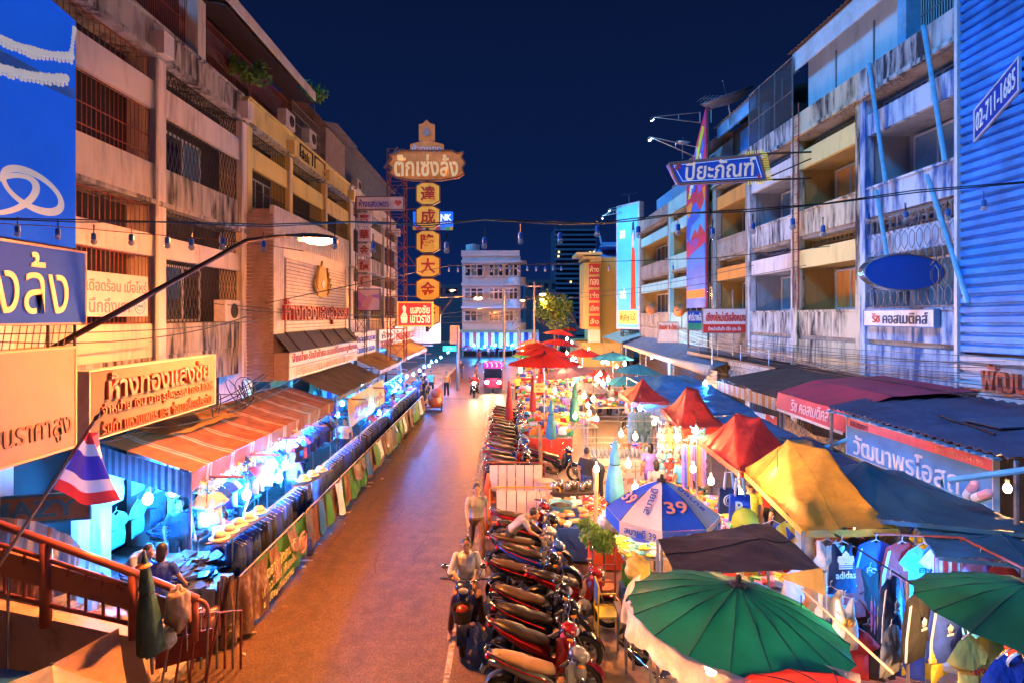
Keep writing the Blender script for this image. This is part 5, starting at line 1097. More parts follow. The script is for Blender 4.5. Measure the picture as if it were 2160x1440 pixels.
CB = [((-60, 718, 7.4), (520, 668, 14), .25), ((-20, 705, 7.4), (700, 640, 24), .3), ((440, 640, 15), (1128, 652, 45), .5), ((480, 650, 16), (1128, 660, 45), .6), ((520, 655, 16), (1064, 640, 45), .5), ((600, 700, 20), (1100, 690, 50), .8), ((700, 605, 24), (1064, 610, 50), .6), ((1064, 620, 50), (1700, 560, 20), .7), ((1128, 612, 50), (1590, 560, 22), .6)]
for i, (a, b, s_) in enumerate(CB): string('overhead_cable', 'dark overhead cable running along the street below the upper string', sagline(P(*a), P(*b), s_), .014, WIREB, 'overhead cables along the street')
rr = random.Random(5)
for i in range(16):
    y0, y1 = 10 + rr.random() * 3, 26 + rr.random() * 12; z0, z1 = 3.55 + rr.random() * 1.0, 3.7 + rr.random() * .9; x = 10.0 + rr.random() * .9
    string('overhead_cable', ('lowest ', 'low ', 'upper ', 'topmost ')[min(3, int((z0 - 3.55) * 4))] + 'sagging dark cable along the foot of the right shophouses', sagline((x, y0, z0), (x + .1, y1, z1), .1 + rr.random() * .5, 20), .012, WIREB, 'sagging cables along the right shophouses')
for i in range(9):
    y0 = 8.6 + rr.random() * 4; string('overhead_cable', 'tangled cable hanging along the left shop fronts', sagline((-7.4 + rr.random() * .8, y0, 3.0 + rr.random() * .6), (-7.3 + rr.random() * .5, y0 + 6 + rr.random() * 3, 3.1 + rr.random() * .5), .2 + rr.random() * .3), .014, WIREB, 'tangled cables on the left shop fronts')
for i in range(8):
    c = V((-7.0 + rr.random() * .3, 13.2 + rr.random() * 2.5, 3.15 + rr.random() * .3)); tag(obj('cable_coil', MB().torus(c, .22 + rr.random() * .16, .012, 20, 4, V((1, rr.uniform(-.6, .6), rr.uniform(-.3, .6)))), WIREB), 'coil of spare cable at the corner of the metal clad gold shop front', 'cable', 'cable coils by the gold shop front')

# ================================================================ LEFT AWNINGS
ORA = striped('orange striped canvas', [(.60, (.34, .085, .018)), (.08, (.50, .28, .13)), (.05, (.34, .085, .018)), (.06, (.50, .28, .13)), (.21, (.32, .08, .018))], 'Y', .92, .75, .12)
GTARP = mat('dark grey tarpaulin', (.075, .06, .06), .6, 0, .35, 1.2, .3, 6); BTARP = mat('brown tarpaulin', (.30, .17, .07), .65, 0, .35, 1.2, .35, 5)
def awning(label, y0, y1, m, zf, zb, xf=-5.6, xb=-7.35, val=.3, seed=0.0, wr=.03, arms=0):
    t = thing('awning', label, 'awning', (xb, (y0 + y1) / 2, 0), 'awnings over the left clothes stalls')
    obj('canopy', cloth((xf, y0, zf), (xf, y1, zf), (xb, y1, zb), (xb, y0, zb), (), .05, wr, 40, 10, seed), m, t, True)
    obj('valance', drape([(xf, y0 + (y1 - y0) * i / 12, zf + wr * NZ.noise(V((xf * 2.2 + seed, (y0 + (y1 - y0) * i / 12) * 2.2, seed)))) for i in range(13)], .045, 90, lambda u: val * (1 + .12 * NZ.noise(V((u * 40, seed, 0)))), 22, 3, seed, -.02, (1, 0, 0)), m, t, True)
    for i in range(arms):
        y = y0 + (y1 - y0) * (i + .35) / arms; obj('support_arm', MB().bar((xb, y, zf - .22), (xf + .62, y + .06, zf - .28), .03, 6), RUST, t)
    for y in (y0 + .1, y1 - .1): obj('post', MB().bar((xf - .1, y, .1), (xf - .1, y, zf - .02), .03, 6), GREYST, t)
    return t
t = awning('long orange awning with pale double stripes over the first left stalls', 10.15, 18.7, ORA, 2.48, 3.02, -5.62, -7.3, .34, 0, .025, 5)
obj('end_panel', MB().grid(24, 1, lambda u, v: (-7.3 + 1.66 * u, 10.13 + .02 * math.sin(u * 75), 2.96 - .5 * u - .46 * v)), striped('blue grey striped canvas', [(.5, (.06, .09, .13)), (.5, (.16, .20, .26))], 'X', .12, trans=.25), t)
obj('loose_cloth', cloth((-6.7, 11.3, 2.9), (-6.5, 14, 2.84), (-7.4, 13.8, 3.12), (-7.4, 11, 3.12), (), 0, .08, 16, 8, 3), BTARP, t, True)
awning('flat dark grey tarpaulin awning below the gold shop front', 18.8, 25.2, GTARP, 2.62, 3.35, -5.5, -7.1, .16, 4, .05, 2)
awning('brown tarpaulin awning beyond the dark grey one', 25.4, 30.6, BTARP, 2.85, 3.5, -5.55, -7.2, .2, 8, .08, 2)
awning('farthest brown tarpaulin awning near the lit red sign', 31.2, 41.5, BTARP, 2.95, 3.9, -5.6, -7.4, .22, 12, .08, 3)
rr = random.Random(8); gm = MB(); gl = MB()
for i in range(2600):
    s_ = rr.random(); p = V((-5.68 + rr.gauss(0, .05), 10.4 + s_ * 5.4, 2.12 - .10 * abs(math.sin(s_ * 14)) + rr.gauss(0, .07))); a = V((rr.gauss(0, 1), rr.gauss(0, 1), rr.gauss(0, 1))).normalized() * .035; e = a.orthogonal().normalized() * .012
    (gm if rr.random() < .55 else gl).add([p - a, p + e, p + a, p - e], [(0, 1, 2, 3)])
t = thing('tinsel_garland', 'yellow and white tinsel garland under the edge of the striped awning', 'garland', (-5.68, 13, 2.1)); obj('tinsel', gm, mat('white tinsel', (.6, .62, .6), .3, .2, .2), t, kind='stuff'); obj('tinsel', gl, mat('yellow tinsel', (.62, .50, .06), .35, .2, .2), t, kind='stuff')
YB = palette('yellow green banner print', [(.50, .42, .10), (.44, .44, .12), (.52, .36, .10), (.32, .40, .16), (.55, .45, .15)], .9)
t = thing('cloth_banner', 'yellow green cloth banner with red Thai letters hanging from the grey awning', 'banner', (-5.35, 22, 2.3)); obj('sheet', drape([(-5.38, 19.4, 2.42), (-5.34, 22, 2.50), (-5.38, 25.2, 2.48)], .09, 50, 1.05, 5, 8, 2, .05, (1, 0, 0)), YB, t, True)
obj('lettering', MB().text('ลดราคา', (-5.24, 20.8, 1.86), YA, ZA, 1.9, .42, .02).text('ทุกชิ้น', (-5.22, 23.6, 1.9), YA, ZA, 1.7, .4, .02), REDL, t)
# lit sheet wall at the end of the left row
t = thing('corrugated_screen', 'white corrugated screen lit cyan at the end of the left awnings', 'screen', (-5.5, 43, 3)); obj('sheet', corrugated((-7.5, 42.5, 3.2), (-4.9, 44.5, 3.2), (-4.9, 44.5, 5.5), (-7.5, 42.5, 5.5), .3, .04), mat('white cyan sheet', (.55, .72, .72), .4, .2, .15, 2), t)
t = thing('shop_stair', 'white slatted stair going down beside the corrugated screen', 'stairs', (-5.6, 40, 3)); 
for i in range(7): obj('step', MB().box(-6.4, -5.2, 39.5 + i * .35, 39.75 + i * .35, 4.3 - i * .2, 4.36 - i * .2), WS, t)
board('shop_sign', 'small orange sign with arched yellow side panel at the far left corner', 'sign', P(959, 706, 48), XA, ZA, 18 * 48 / F, 36 * 48 / F, .3, mat('orange lit print', (.6, .18, .05), .5, emit=(1, .25, .06), es=.3), mat('yellow rim', (.6, .42, .1), .5))
board('lit_sign', 'small green lit sign under the far left awning', 'sign', P(948, 735, 40), XA, ZA, 28 * 40 / F, 11 * 40 / F, .1, mat('lit green face', (.05, .5, .3), .5, emit=(.03, .8, .35), es=1.2), None, [('เปิด', 0, 0, .4, .6, WLET, .02, .02)])

# ================================================================ LEFT STALLS
NAVYC, JEAN, BLKC = clothm('navy', (.025, .05, .14)), mat('dark denim', (.03, .07, .20), .8, 0, .35, 5, .4, 12), clothm('black', (.018, .018, .022))
WHC, PKC, RDC, CYC = clothm('white', (.66, .66, .68)), clothm('pink', (.62, .20, .40)), clothm('red', (.45, .03, .03)), clothm('cyan', (.10, .40, .55))
YLC, VIC, BLC, ORC, GNC, GYC = clothm('yellow', (.70, .55, .06)), clothm('violet', (.20, .12, .52)), clothm('royal blue', (.03, .08, .52)), clothm('orange', (.60, .20, .04)), clothm('green', (.05, .30, .12)), clothm('grey', (.25, .26, .28))
def garment(name, label, kind, w=.5, h=.68, m=NAVYC):
    """A hung garment: outline puffed between front and back; hangs from z = 0, faces -y."""
    t = thing(name, label, 'garment')
    hw = w / 2
    if kind == 'tee': out = [(-.07, -.02), (-hw * .8, -.06), (-hw * 1.35, -.22), (-hw * 1.05, -.29), (-hw * .82, -.22), (-hw * .84, -h), (hw * .84, -h), (hw * .82, -.22), (hw * 1.05, -.29), (hw * 1.35, -.22), (hw * .8, -.06), (.07, -.02), (0, -.07)]
    elif kind == 'jacket': out = [(-.06, .02), (-hw * .85, -.05), (-hw * 1.12, -.3), (-hw * 1.28, -h * .92), (-hw * .98, -h * .95), (-hw * .80, -.32), (-hw * .82, -h), (hw * .82, -h), (hw * .80, -.32), (hw * .98, -h * .95), (hw * 1.28, -h * .92), (hw * 1.12, -.3), (hw * .85, -.05), (.06, .02), (0, -.02)]
    elif kind == 'tank': out = [(-.09, -.0), (-.14, 0), (-hw * .62, -.22), (-hw * .8, -.28), (-hw * .85, -h), (hw * .85, -h), (hw * .8, -.28), (hw * .62, -.22), (.14, 0), (.09, 0), (0, -.12)]
    else: out = [(-hw * .6, 0), (hw * .6, 0), (hw * .78, -h * .35), (hw * .7, -h), (hw * .14, -h), (0, -h * .32), (-hw * .14, -h), (-hw * .7, -h), (-hw * .78, -h * .35)]
    n = len(out); mb = MB(); pts = []
    for i in range(n):                                      # resample the edge
        a, b = out[i], out[(i + 1) % n]; L = math.hypot(b[0] - a[0], b[1] - a[1]); k = max(1, int(L / .08))
        pts += [(a[0] + (b[0] - a[0]) * j / k, a[1] + (b[1] - a[1]) * j / k) for j in range(k)]
    cx, cz = 0, -h * .5; N = len(pts); rings = []
    for s_, d in ((1.0, 0), (.90, .020), (.6, .034), (.25, .045)):
        rings.append([(cx * (1 - s_) + x * s_, -d - .014 * math.sin(x * 30 + z * 9) * (1 if d else 0), cz * (1 - s_) + z * s_) for x, z in pts])
    bk = [[(x, -y * .6, z) for x, y, z in r] for r in rings]
    mb.loft(rings, 0, False); mb.add(rings[-1], [tuple(range(N))]); mb.loft(bk, 0, False); mb.add(bk[-1], [tuple(range(N - 1, -1, -1))])
    obj('fabric', mb, m, t, True)
    hg = MB().bar((-.17, 0, -.05), (0, 0, .03), .007, 4).bar((.17, 0, -.05), (0, 0, .03), .007, 4).path([(0, 0, .03), (0, 0, .08), (.02, 0, .1)], .005, 4); obj('hanger', hg, WFRAME, t); return t
jean0 = garment('hanging_jeans', 'dark blue jeans hanging on the roadside rack of the left stalls', 'jeans', .42, .95, JEAN); jean0['group'] = 'jeans on the roadside racks'
tee0 = garment('hanging_shirt', 'shirt', 'tee', .5, .68, WHC)
rr = random.Random(11); first = True
RACKC = [JEAN, NAVYC, BLKC, JEAN, NAVYC, BLC]
def cn(m): return m.name.replace('cloth ', '')
def rack(label, y0, y1, x, z, gap=.17, glabel=None, group=None, src=None, cols=RACKC):
    t = thing('clothes_rack', label, 'clothes rack', (x, (y0 + y1) / 2, .1)); obj('rail', MB().bar((x, y0, z), (x, y1, z), .018, 6), GALV, t)
    for y in (y0, (y0 + y1) / 2, y1): obj('post', MB().bar((x, y, .1), (x, y, z), .018, 6).bar((x - .25, y, .12), (x + .25, y, .12), .015, 5), GALV, t)
    y = y0 + .08
    while y < y1 - .05:
        mc = rr.choice(cols); dup(src, (x + rr.uniform(-.03, .03), y, z - .10), rr.uniform(-.25, .25), cn(mc) + ' ' + glabel, group, {JEAN: mc, WHC: mc}, sc=(rr.uniform(.9, 1.12), rr.uniform(.8, 1.5), rr.uniform(.9, 1.08))); y += gap * rr.uniform(.75, 1.3)
for i, (y0, y1, lab) in enumerate(((9.9, 13.6, 'first roadside clothes rack behind the green banner, hung with dark jeans'), (14.0, 18.4, 'second roadside clothes rack, before the yellow banner'), (18.8, 24.0, 'third roadside clothes rack, below the yellow banner'), (24.4, 31, 'farthest roadside clothes rack on the left'))):
    rack(lab, y0, y1, -4.78, 1.38, .16 if i < 2 else .22, 'jeans hanging on the %s roadside rack of the left stalls' % ('first', 'second', 'third', 'farthest')[i], jean0['group'], jean0)
jean0.location = (-4.78, 9.94, 1.28)
for i, (y0, y1, lab) in enumerate(((11.4, 15.2, 'inner clothes rack of bright shirts under the striped awning'), (15.6, 19.2, 'inner clothes rack of mixed shirts near the yellow banner'), (26, 33, 'far inner clothes rack of pale shirts'))):
    rack(lab, y0, y1, -5.9, 1.95, .30, 'shirt hanging on the %s inner rack of the left stalls' % ('near', 'middle', 'far')[i], 'shirts on the inner racks of the left stalls', tee0, [NAVYC, CYC, BLC, BLKC, NAVYC, PKC, BLKC, BLC, WHC])
for r_ in range(2):                                           # shirts pinned to the back of the stalls
    for i in range(34):
        y = 10.6 + i * .62; mc = rr.choice([WHC, CYC, BLC, NAVYC, PKC, BLKC, WHC, CYC]); dup(tee0, (-7.32, y, 2.45 - r_ * .85), PI / 2 + rr.uniform(-.12, .12), cn(mc) + ' shirt pinned %s on the stall back wall, %s' % (('high', 'low')[r_], ('under the striped awning', 'under the dark grey awning', 'under the brown awnings')[0 if y < 18.7 else 1 if y < 25.3 else 2]), 'shirts pinned to the back wall of the left stalls', {WHC: mc})
tee0.location = (-5.55, 10.6, 2.0); tee0['label'] = 'white shirt hanging alone at the near end of the striped awning'
tee0.rotation_euler = (0, 0, .5)
for px, py, m, lab in ((455, 985, PKC, 'small magenta top with black letters hanging under the tinsel garland'), (500, 955, BLKC, 'black shirt numbered 69 hanging under the tinsel garland'), (482, 965, WHC, 'long white top hanging beside the black numbered shirt'), (585, 935, PKC, 'bright pink vest hanging under the striped awning, left one'), (607, 925, PKC, 'bright pink vest hanging under the striped awning, right one')):
    Y = 12.2 if px < 550 else 14.8; p = P(px, py, Y); g_ = dup(tee0, p, .2, lab, 'shirts under the striped awning edge', {WHC: m}, sc=.85)
    if m is BLKC: obj('lettering', MB().text('69', (0, -.075, -.32), XA, ZA, .22, .2, .01, 0, .02), WLET, g_).location = (0, 0, 0)
# tables heaped with dark clothes, shelves
def heap(c, w, d, h, n, mats, seed, sz=(.16, .11, .03)):
    q = random.Random(seed); mb = MB(); c = V(c)
    for i in range(n):
        u, v = q.uniform(-1, 1), q.uniform(-1, 1); z = h * max(0, 1 - .75 * max(abs(u), abs(v)) ** 2) * q.random() ** .6
        a = q.uniform(0, PI); tl = q.uniform(-.35, .35); ax = V((math.cos(a), math.sin(a), tl)).normalized(); ay = ZA.cross(ax).normalized(); az = ax.cross(ay)
        s_ = q.uniform(.6, 1.3); mb.obox(c + V((u * w / 2 * .92, v * d / 2 * .92, z + sz[2])), ax * sz[0] / 2 * s_, ay * sz[1] / 2 * s_, az * sz[2] / 2 * s_, q.randrange(len(mats)))
    return mb
def table(label, c, w, d, h, top, goods=None, gn=200, gh=.2, seed=1, sz=(.16, .11, .03), skirt=None, cat_='stall table', gname='goods'):
    c = V(c); t = thing('stall_table', label, cat_, c)
    obj('tabletop', MB().box(c.x - w / 2, c.x + w / 2, c.y - d / 2, c.y + d / 2, c.z + h - .04, c.z + h), top, t)
    for sx in (-1, 1):
        for sy in (-1, 1): obj('leg', MB().bar((c.x + sx * (w / 2 - .06), c.y + sy * (d / 2 - .06), c.z), (c.x + sx * (w / 2 - .06), c.y + sy * (d / 2 - .06), c.z + h - .041), .022, 6), GREYST, t)
    if skirt:
        e = .012; loop = [(c.x - w / 2 - e, c.y + d / 2 + e), (c.x - w / 2 - e, c.y - d / 2 - e), (c.x + w / 2 + e, c.y - d / 2 - e), (c.x + w / 2 + e, c.y + d / 2 + e)]
        obj('table_skirt', drape([(x, y, c.z + h + .004) for x, y in loop], .012, 60, h * .9, 26, 4, seed), skirt, t, True)
    if goods: obj(gname, heap(c + ZA * h, w, d, gh, gn, goods, seed, sz), goods, t, kind='stuff')
    return t
DK = [BLKC, NAVYC, JEAN, mat('glossy black cloth', (.02, .022, .035), .35, 0, .2)]
table('table heaped with black and navy trousers behind the stairs', (-5.65, 9.55, .1), 1.5, 1.3, .62, GREYST, DK, 420, .35, 3, (.42, .22, .04))
for i, (y, lab) in enumerate(((12.6, 'long table of folded dark jeans under the striped awning'), (15.9, 'long table of folded jeans before the yellow banner'), (20.5, 'table of pale folded clothes behind the yellow banner'), (25.5, 'table of folded clothes under the first brown awning'), (32, 'table of folded clothes near the last left stall'))):
    table(lab, (-6.55, y, .1), 1.0, 2.9 if i < 4 else 5, .75, GREYST, DK if i < 2 else [WHC, CYC, NAVYC, GYC], 330, .22, 20 + i, (.3, .22, .04))
CAPM = mat('cream straw', (.66, .55, .40), .7, 0, .15, 20)
cp = thing('sun_hat', 'cream brimmed hat in the row of hats along the roadside rack', 'hat', (0, 0, 0), 'hats along the roadside rack'); obj('crown', MB().lathe([(.10, 0), (.095, .06), (.075, .095), (.02, .105)], (0, 0, 0), 14), CAPM, cp, True); obj('brim', MB().lathe([(.10, .0), (.17, -.012), (.172, -.006), (.10, .012)], (0, 0, 0), 18, caps=False), CAPM, cp, True)
for i, (px, py) in enumerate(((463, 1132), (484, 1118), (503, 1104), (524, 1092), (546, 1077), (640, 1010), (657, 1000), (676, 990))):
    p = P(px, py, 9.5 + i * .32 if i < 5 else 12.4 + (i - 5) * .4)
    if i == 0: cp.location = p
    else: dup(cp, p, i)
t = thing('hat_shelf', 'narrow board carrying the row of brimmed hats above the first rack', 'shelf', (-4.85, 10, 1.4)); pts = [P(452, 1146, 9.3), P(555, 1082, 10.95)]; obj('shelf_board', MB().obox((pts[0] + pts[1]) / 2, (pts[1] - pts[0]) / 2, V((.14, .04, 0)), V((0, 0, .012))), BARK, t)
pts = [P(630, 1024, 12.2), P(690, 992, 13.5)]; tag(obj('hat_shelf', MB().obox((pts[0] + pts[1]) / 2, (pts[1] - pts[0]) / 2, V((.14, .04, 0)), V((0, 0, .012))), BARK), 'second narrow board carrying three brimmed hats above the jeans', 'shelf')
# roadside barriers with banners
GRB = stained('green banner vinyl', (.055, .22, .045), (.22, .20, .10), .52, .70, 1.6, .5, 5, .8, .35); CLP = stained('brown clear plastic', (.20, .10, .055), (.45, .33, .24), .48, .62, 4, .5, 9, 1, .2)
TRD = stained('trodden tarp', (.16, .07, .04), (.30, .22, .15), .45, .62, 3, .5, 7, 1, .35)
YLT = mat('pale yellow letters', (.62, .50, .20), .5)
def barrier(label, y0, y1, m, txt=(), seed=0.0, z=1.02):
    x0, x1 = -4.33 + .0 * y0, -4.33; t = thing('crowd_barrier', label, 'barrier', (x0, (y0 + y1) / 2, 0), 'roadside barriers hung with banners on the left')
    f = MB().path([(x0, y0, 0.02), (x0, y0, z - .06), (x0, y0 + .06, z), (x0, y1 - .06, z), (x0, y1, z - .06), (x0, y1, .02)], .02, 6); f.bar((x0, y0, .22), (x0, y1, .22), .014, 5); obj('frame', f, METALR, t)
    b = MB(); n = int((y1 - y0) / .16)
    for i in range(1, n): b.bar((x0 - .002, y0 + (y1 - y0) * i / n, .22), (x0 - .002, y0 + (y1 - y0) * i / n, z), .007, 4)
    obj('bar', b, METALR, t)
    for y in (y0 + .15, y1 - .15): obj('foot', MB().bar((x0 - .25, y, .025), (x0 + .22, y, .025), .02, 5), METALR, t)
    obj('banner', drape([(x0 + .03, y0 + .03 + (y1 - y0 - .06) * i / 8, z + .01 - (.05 if i % 2 else 0)) for i in range(9)], .09, 60, .86, 7, 10, seed, .05, (1, 0, 0)), m, t, True)
    if txt:
        lt = MB()
        for s_, y, zz, w_, h_ in txt: lt.text(s_, (x0 + .135, y, zz), YA, V((-.04, 0, 1)), w_, h_, .012, 0, .012)
        obj('lettering', lt, YLT, t)
        cc = V((x0 + .15, y1 - .55, .58)); obj('emblem', MB().torus(cc, .20, .025, 22, 5, XA).text('ภ', cc, YA, ZA, .2, .24, .02, 0, .03), mat('emblem pink', (.55, .25, .2), .5), t)
ys = [9.15, 12.3, 14.9, 17.6, 20.5, 23.6, 26.9, 30.4]
for i in range(7):
    barrier(['nearest roadside barrier with long green Thai lettered banner and clear plastic at its end', 'roadside barrier covered in torn brown plastic after the green lettered banner', 'second green banner barrier along the road', 'third barrier along the road, in worn brown sheeting', 'fourth green barrier along the road, below the yellow banner', 'brown sheeted barrier near the far end of the road barriers', 'farthest roadside barrier, dull green'][i], ys[i] + .04, ys[i + 1] - .04, [GRB, TRD, GRB, TRD, GRB, TRD, GRB][i],
            [('ตลาดนัดคนเดิน', 10.7, .74, 1.5, .22), ('กาดวโรรส เชียงใหม่', 10.6, .48, 1.7, .2), ('ขอเชิญเที่ยวงาน', 10.5, .24, 1.4, .18)] if i == 0 else (), i * 3.1)
rr = random.Random(31); LOOSE = [CLP, TRD, GTARP, BLUEP, GRB, WHC]
for i in range(26):
    y = 10.4 + i * .78 + rr.uniform(-.2, .2); w_ = rr.uniform(.25, .9); m_ = LOOSE[i % 6]
    o = obj('hanging_cloth', drape([(-4.26, y, 1.04 + rr.uniform(-.02, .05)), (-4.24, y + w_ / 2, 1.0), (-4.26, y + w_, 1.05)], .07, 10, lambda u, a=rr.uniform(.3, .8), b=rr.uniform(-.2, .2): a + b * u, 3, 6, i * 1.7, .10, (1, 0, 0)), m_, None, True)
    tag(o, m_.name.replace('cloth ', '') + ' scrap of cloth thrown over the ' + ('nearest', 'second', 'third', 'fourth', 'fifth', 'sixth', 'farthest')[min(6, sum(y > q_ for q_ in ys[1:7]))] + ' roadside barrier', 'cloth', 'scraps thrown over the roadside barriers')
t = thing('plastic_cover', 'crumpled brown clear plastic over the near end of the first barrier', 'plastic sheet', (-4.3, 9.3, .5)); obj('sheet', drape([(-4.36, 8.95, 1.03), (-4.24, 9.3, 1.06), (-4.22, 10.0, 1.03)], .14, 40, .95, 5, 14, 9, .05, (1, -.2, 0)), CLP, t, True)
t = thing('timber_bundle', 'bundle of poles and planks leaning at the near end of the barriers', 'timber', (-4.5, 9.0, 0)); rr = random.Random(4)
for i in range(9): x = -4.65 + rr.random() * .35; obj('pole', MB().bar((x, 8.85 + rr.random() * .2, 0.02), (x + rr.uniform(-.12, .1), 9.05, .9 + rr.random() * .25), .018 + rr.random() * .012, 6), [BARK, METALR, RUST][i % 3], t)
# people in the left stalls
person('woman in a pink shirt with crossed bag straps standing at the dark clothes table', (-5.35, 10.6, .1), PI + .3, 'bend', PKC, NAVYC, sc=.98)
person('person in a dark top serving at the back of the first left stall', (-6.3, 10.9, .1), .8, 'stand', NAVYC, BLKC); person('woman in a pale top looking down in the first left stall', (-6.35, 9.6, .1), 1.2, 'bend', GYC, NAVYC, sc=.95)
person('person in blue just behind the closed green umbrella at the stairs', (-5.35, 8.75, .1), PI, 'walk', BLC, JEAN, sc=.98); person('person in a cyan shirt near the first cool bulbs', (-5.9, 12.6, .1), -.6, 'stand', CYC, BLKC); person('person in a violet cap and shirt among the jeans racks', (-5.5, 14.6, .1), PI, 'walk', VIC, JEAN, hair=clothm('violet', (.2, .12, .52)))
for i, (x, y, m, lab) in enumerate(((-5.5, 19.5, WHC, 'shopper in white behind the yellow banner'), (-5.6, 23, CYC, 'shopper in cyan beyond the yellow banner'), (-5.2, 28, RDC, 'shopper in red under the first brown awning'), (-5.0, 33, BLC, 'shopper in blue near the last left stall'))): person(lab, (x, y, .1), i * 1.3, ['stand', 'walk', 'bend', 'stand'][i], m, NAVYC)
person('vendor in an orange vest standing at the far end of the left barriers', (-3.7, 37, 0), .2, 'stand', ORC, BLKC)
t = thing('goods_cart', 'hand cart with orange and white sacks at the far end of the barriers', 'cart', (-3.9, 31.8, 0)); obj('load', MB().ball((-3.8, 31.8, .6), (.45, .6, .5), 12, 8).ball((-3.7, 31.5, 1.0), (.35, .4, .3), 10, 7), palette('orange sacks', [(.55, .14, .05), (.6, .45, .35), (.5, .1, .06)], 2.5), t, True); obj('frame', MB().box(-4.3, -3.4, 31.2, 32.4, .2, .26), RUST, t)
for s_ in (-1, 1): obj('wheel', MB().torus((-3.85 + s_ * .45, 31.3, .25), .22, .03, 18, 6, XA).bar((-3.85 + s_ * .45, 31.3, .03), (-3.85 + s_ * .45, 31.3, .47), .01, 4), BLACK, t)

# ================================================================ FOREGROUND LEFT: STAIRS OF THE FOOTBRIDGE, FLAG, SHEETS
RAILM = mat('red brown rail paint', (.36, .085, .045), .38, 0, .2, 5); RPAN = mat('orange brown panel', (.50, .17, .08), .55, 0, .15, 2); STW = stained('stair wall', (.55, .34, .24), (.14, .08, .06), .5, .72, 2.2, .5, 9, .8)
SYY = 7.9
def st(x, y, dy=0.0): return P(x, y, SYY) + V((0, dy, 0))
t = thing('bridge_stair', 'footbridge stair with red brown pipe railing and cream concrete side wall', 'stairs', (-5.6, SYY, 0))
for lab, (x0, y0, x1, y1), r_ in (('handrail', (-60, 1083, 300, 1214), .055), ('handrail', (300, 1214, 418, 1262), .05), ('middle_rail', (-60, 1128, 290, 1240), .032), ('lower_rail', (-60, 1236, 290, 1318), .032), ('middle_rail', (290, 1240, 372, 1272), .028)): obj(lab, MB().bar(st(x0, y0), st(x1, y1), r_, 10), RAILM, t, True)
for x, y0, y1, r_ in ((97, 1142, 1320, .075), (282, 1210, 1345, .07), (412, 1262, 1350, .045)): obj('newel_post', MB().bar(st(x, y0), st(x, y1), r_, 10), RAILM, t, True)
for x in (10, 52, 145, 181, 218, 250):
    s_ = (x + 60) / 350; obj('baluster', MB().bar(st(x, 1128 + 112 * s_ + 3), st(x, 1160 + 95 * s_), .022, 6).bar(st(x, 1190 + 96 * s_), st(x, 1236 + 82 * s_), .022, 6), RAILM, t)
obj('infill_panel', MB().prism([st(-60, 1142), st(285, 1243), st(285, 1290), st(-60, 1197)], (0, .05, 0)), RPAN, t); obj('infill_panel', MB().prism([st(298, 1245), st(400, 1280), st(400, 1312), st(298, 1290)], (0, .05, 0)), RPAN, t)
obj('side_wall', MB().prism([st(-60, 1272), st(290, 1345), st(330, 1500), st(-60, 1500)], (0, .22, 0)), STW, t)
for i in range(10):
    x = -60 + i * 36; p = st(x, 1290 + i * 8.2, .24); obj('step', MB().box(p.x, p.x + .34, SYY + .25, SYY + 1.5, p.z - .2, p.z - .05), CONC, t)
obj('end_loop', MB().torus(st(417, 1285), .14, .03, 14, 6, YA, 0, -PI / 2, PI / 2), RAILM, t, True)
tag(obj('conduit', MB().bar(st(22, 1215, -.03), st(20, 1440, -.03), .02, 5), GREYST), 'thin grey conduit running down the stair side wall', 'pipe')
# flag
t = thing('flag', 'tricolour flag of red white and blue bands drooping from a leaning pole', 'flag', P(0, 1195, 7.6)); a, b = P(-8, 1200, 7.6), P(200, 885, 7.6); obj('pole', MB().bar(a, b, .022, 8), mat('worn grey pole', (.35, .28, .27), .5), t); obj('finial', MB().lathe([(.001, .12), (.03, .05), (.02, 0)], b, 8, b - a), DARKST, t)
A0, A1 = P(112, 1030, 7.6), P(185, 905, 7.6)
def ff(u, v):
    top = A1.lerp(P(205, 940, 7.5), min(1, u * 1.6)) if False else None
    p = A0.lerp(A1, v); q = P(252, 1058, 7.35).lerp(P(206, 918, 7.5), v); r_ = p.lerp(q, u); w_ = math.sin(u * 9 + v * 2) * .07 * (.3 + u); return V((r_.x, r_.y + w_, r_.z - .10 * math.sin(u * PI) * (1 - v)))
fm = [mat('flag red', (.55, .035, .03), .6, 0, .1, 3, trans=.3), mat('flag white', (.66, .52, .46), .6, 0, .1, 3, trans=.3), mat('flag blue', (.05, .04, .30), .6, 0, .1, 3, trans=.3)]
fl = MB().grid(20, 18, ff, 0, lambda u, v: 0 if v < 1 / 6 or v > 5 / 6 else 1 if v < 1 / 3 or v > 2 / 3 else 2); obj('cloth', fl, fm, t, True)
# closed umbrella, sheets and bags round the stair
def closed_umbrella(label, base, top, r, m, k=14, tilt=(0, 0)):
    base, top = V(base), V(top); t = thing('closed_umbrella', label, 'umbrella', base); d = top - base; L = d.length; d.normalize(); u = d.orthogonal().normalized(); w = d.cross(u); rings = []
    for s_, q in ((.16, .75), (.20, 1.0), (.36, .95), (.52, .80), (.64, .62), (.67, .52), (.72, .55), (.84, .40), (.94, .24), (.99, .10)):
        rings.append([base + d * L * s_ + (u * math.cos(2 * PI * i / k) + w * math.sin(2 * PI * i / k)) * r * q * (1 if i % 2 else .62) for i in range(k)])
    obj('canopy', MB().loft(rings), m, t, True); obj('tie', MB().torus(base + d * L * .67, r * .5, .012, 16, 5, d), BLACK, t); obj('pole', MB().bar(base, top + d * .03, .022, 8), GREYST, t); return t
UGRN = mat('dark green umbrella canvas', (.012, .10, .07), .6, 0, .3, 4, .3, 9); UBLU = mat('blue umbrella canvas', (.05, .26, .52), .6, 0, .25, 4, .3, 9); URED = mat('red umbrella canvas', (.52, .03, .02), .6, 0, .2, 3, trans=.25)
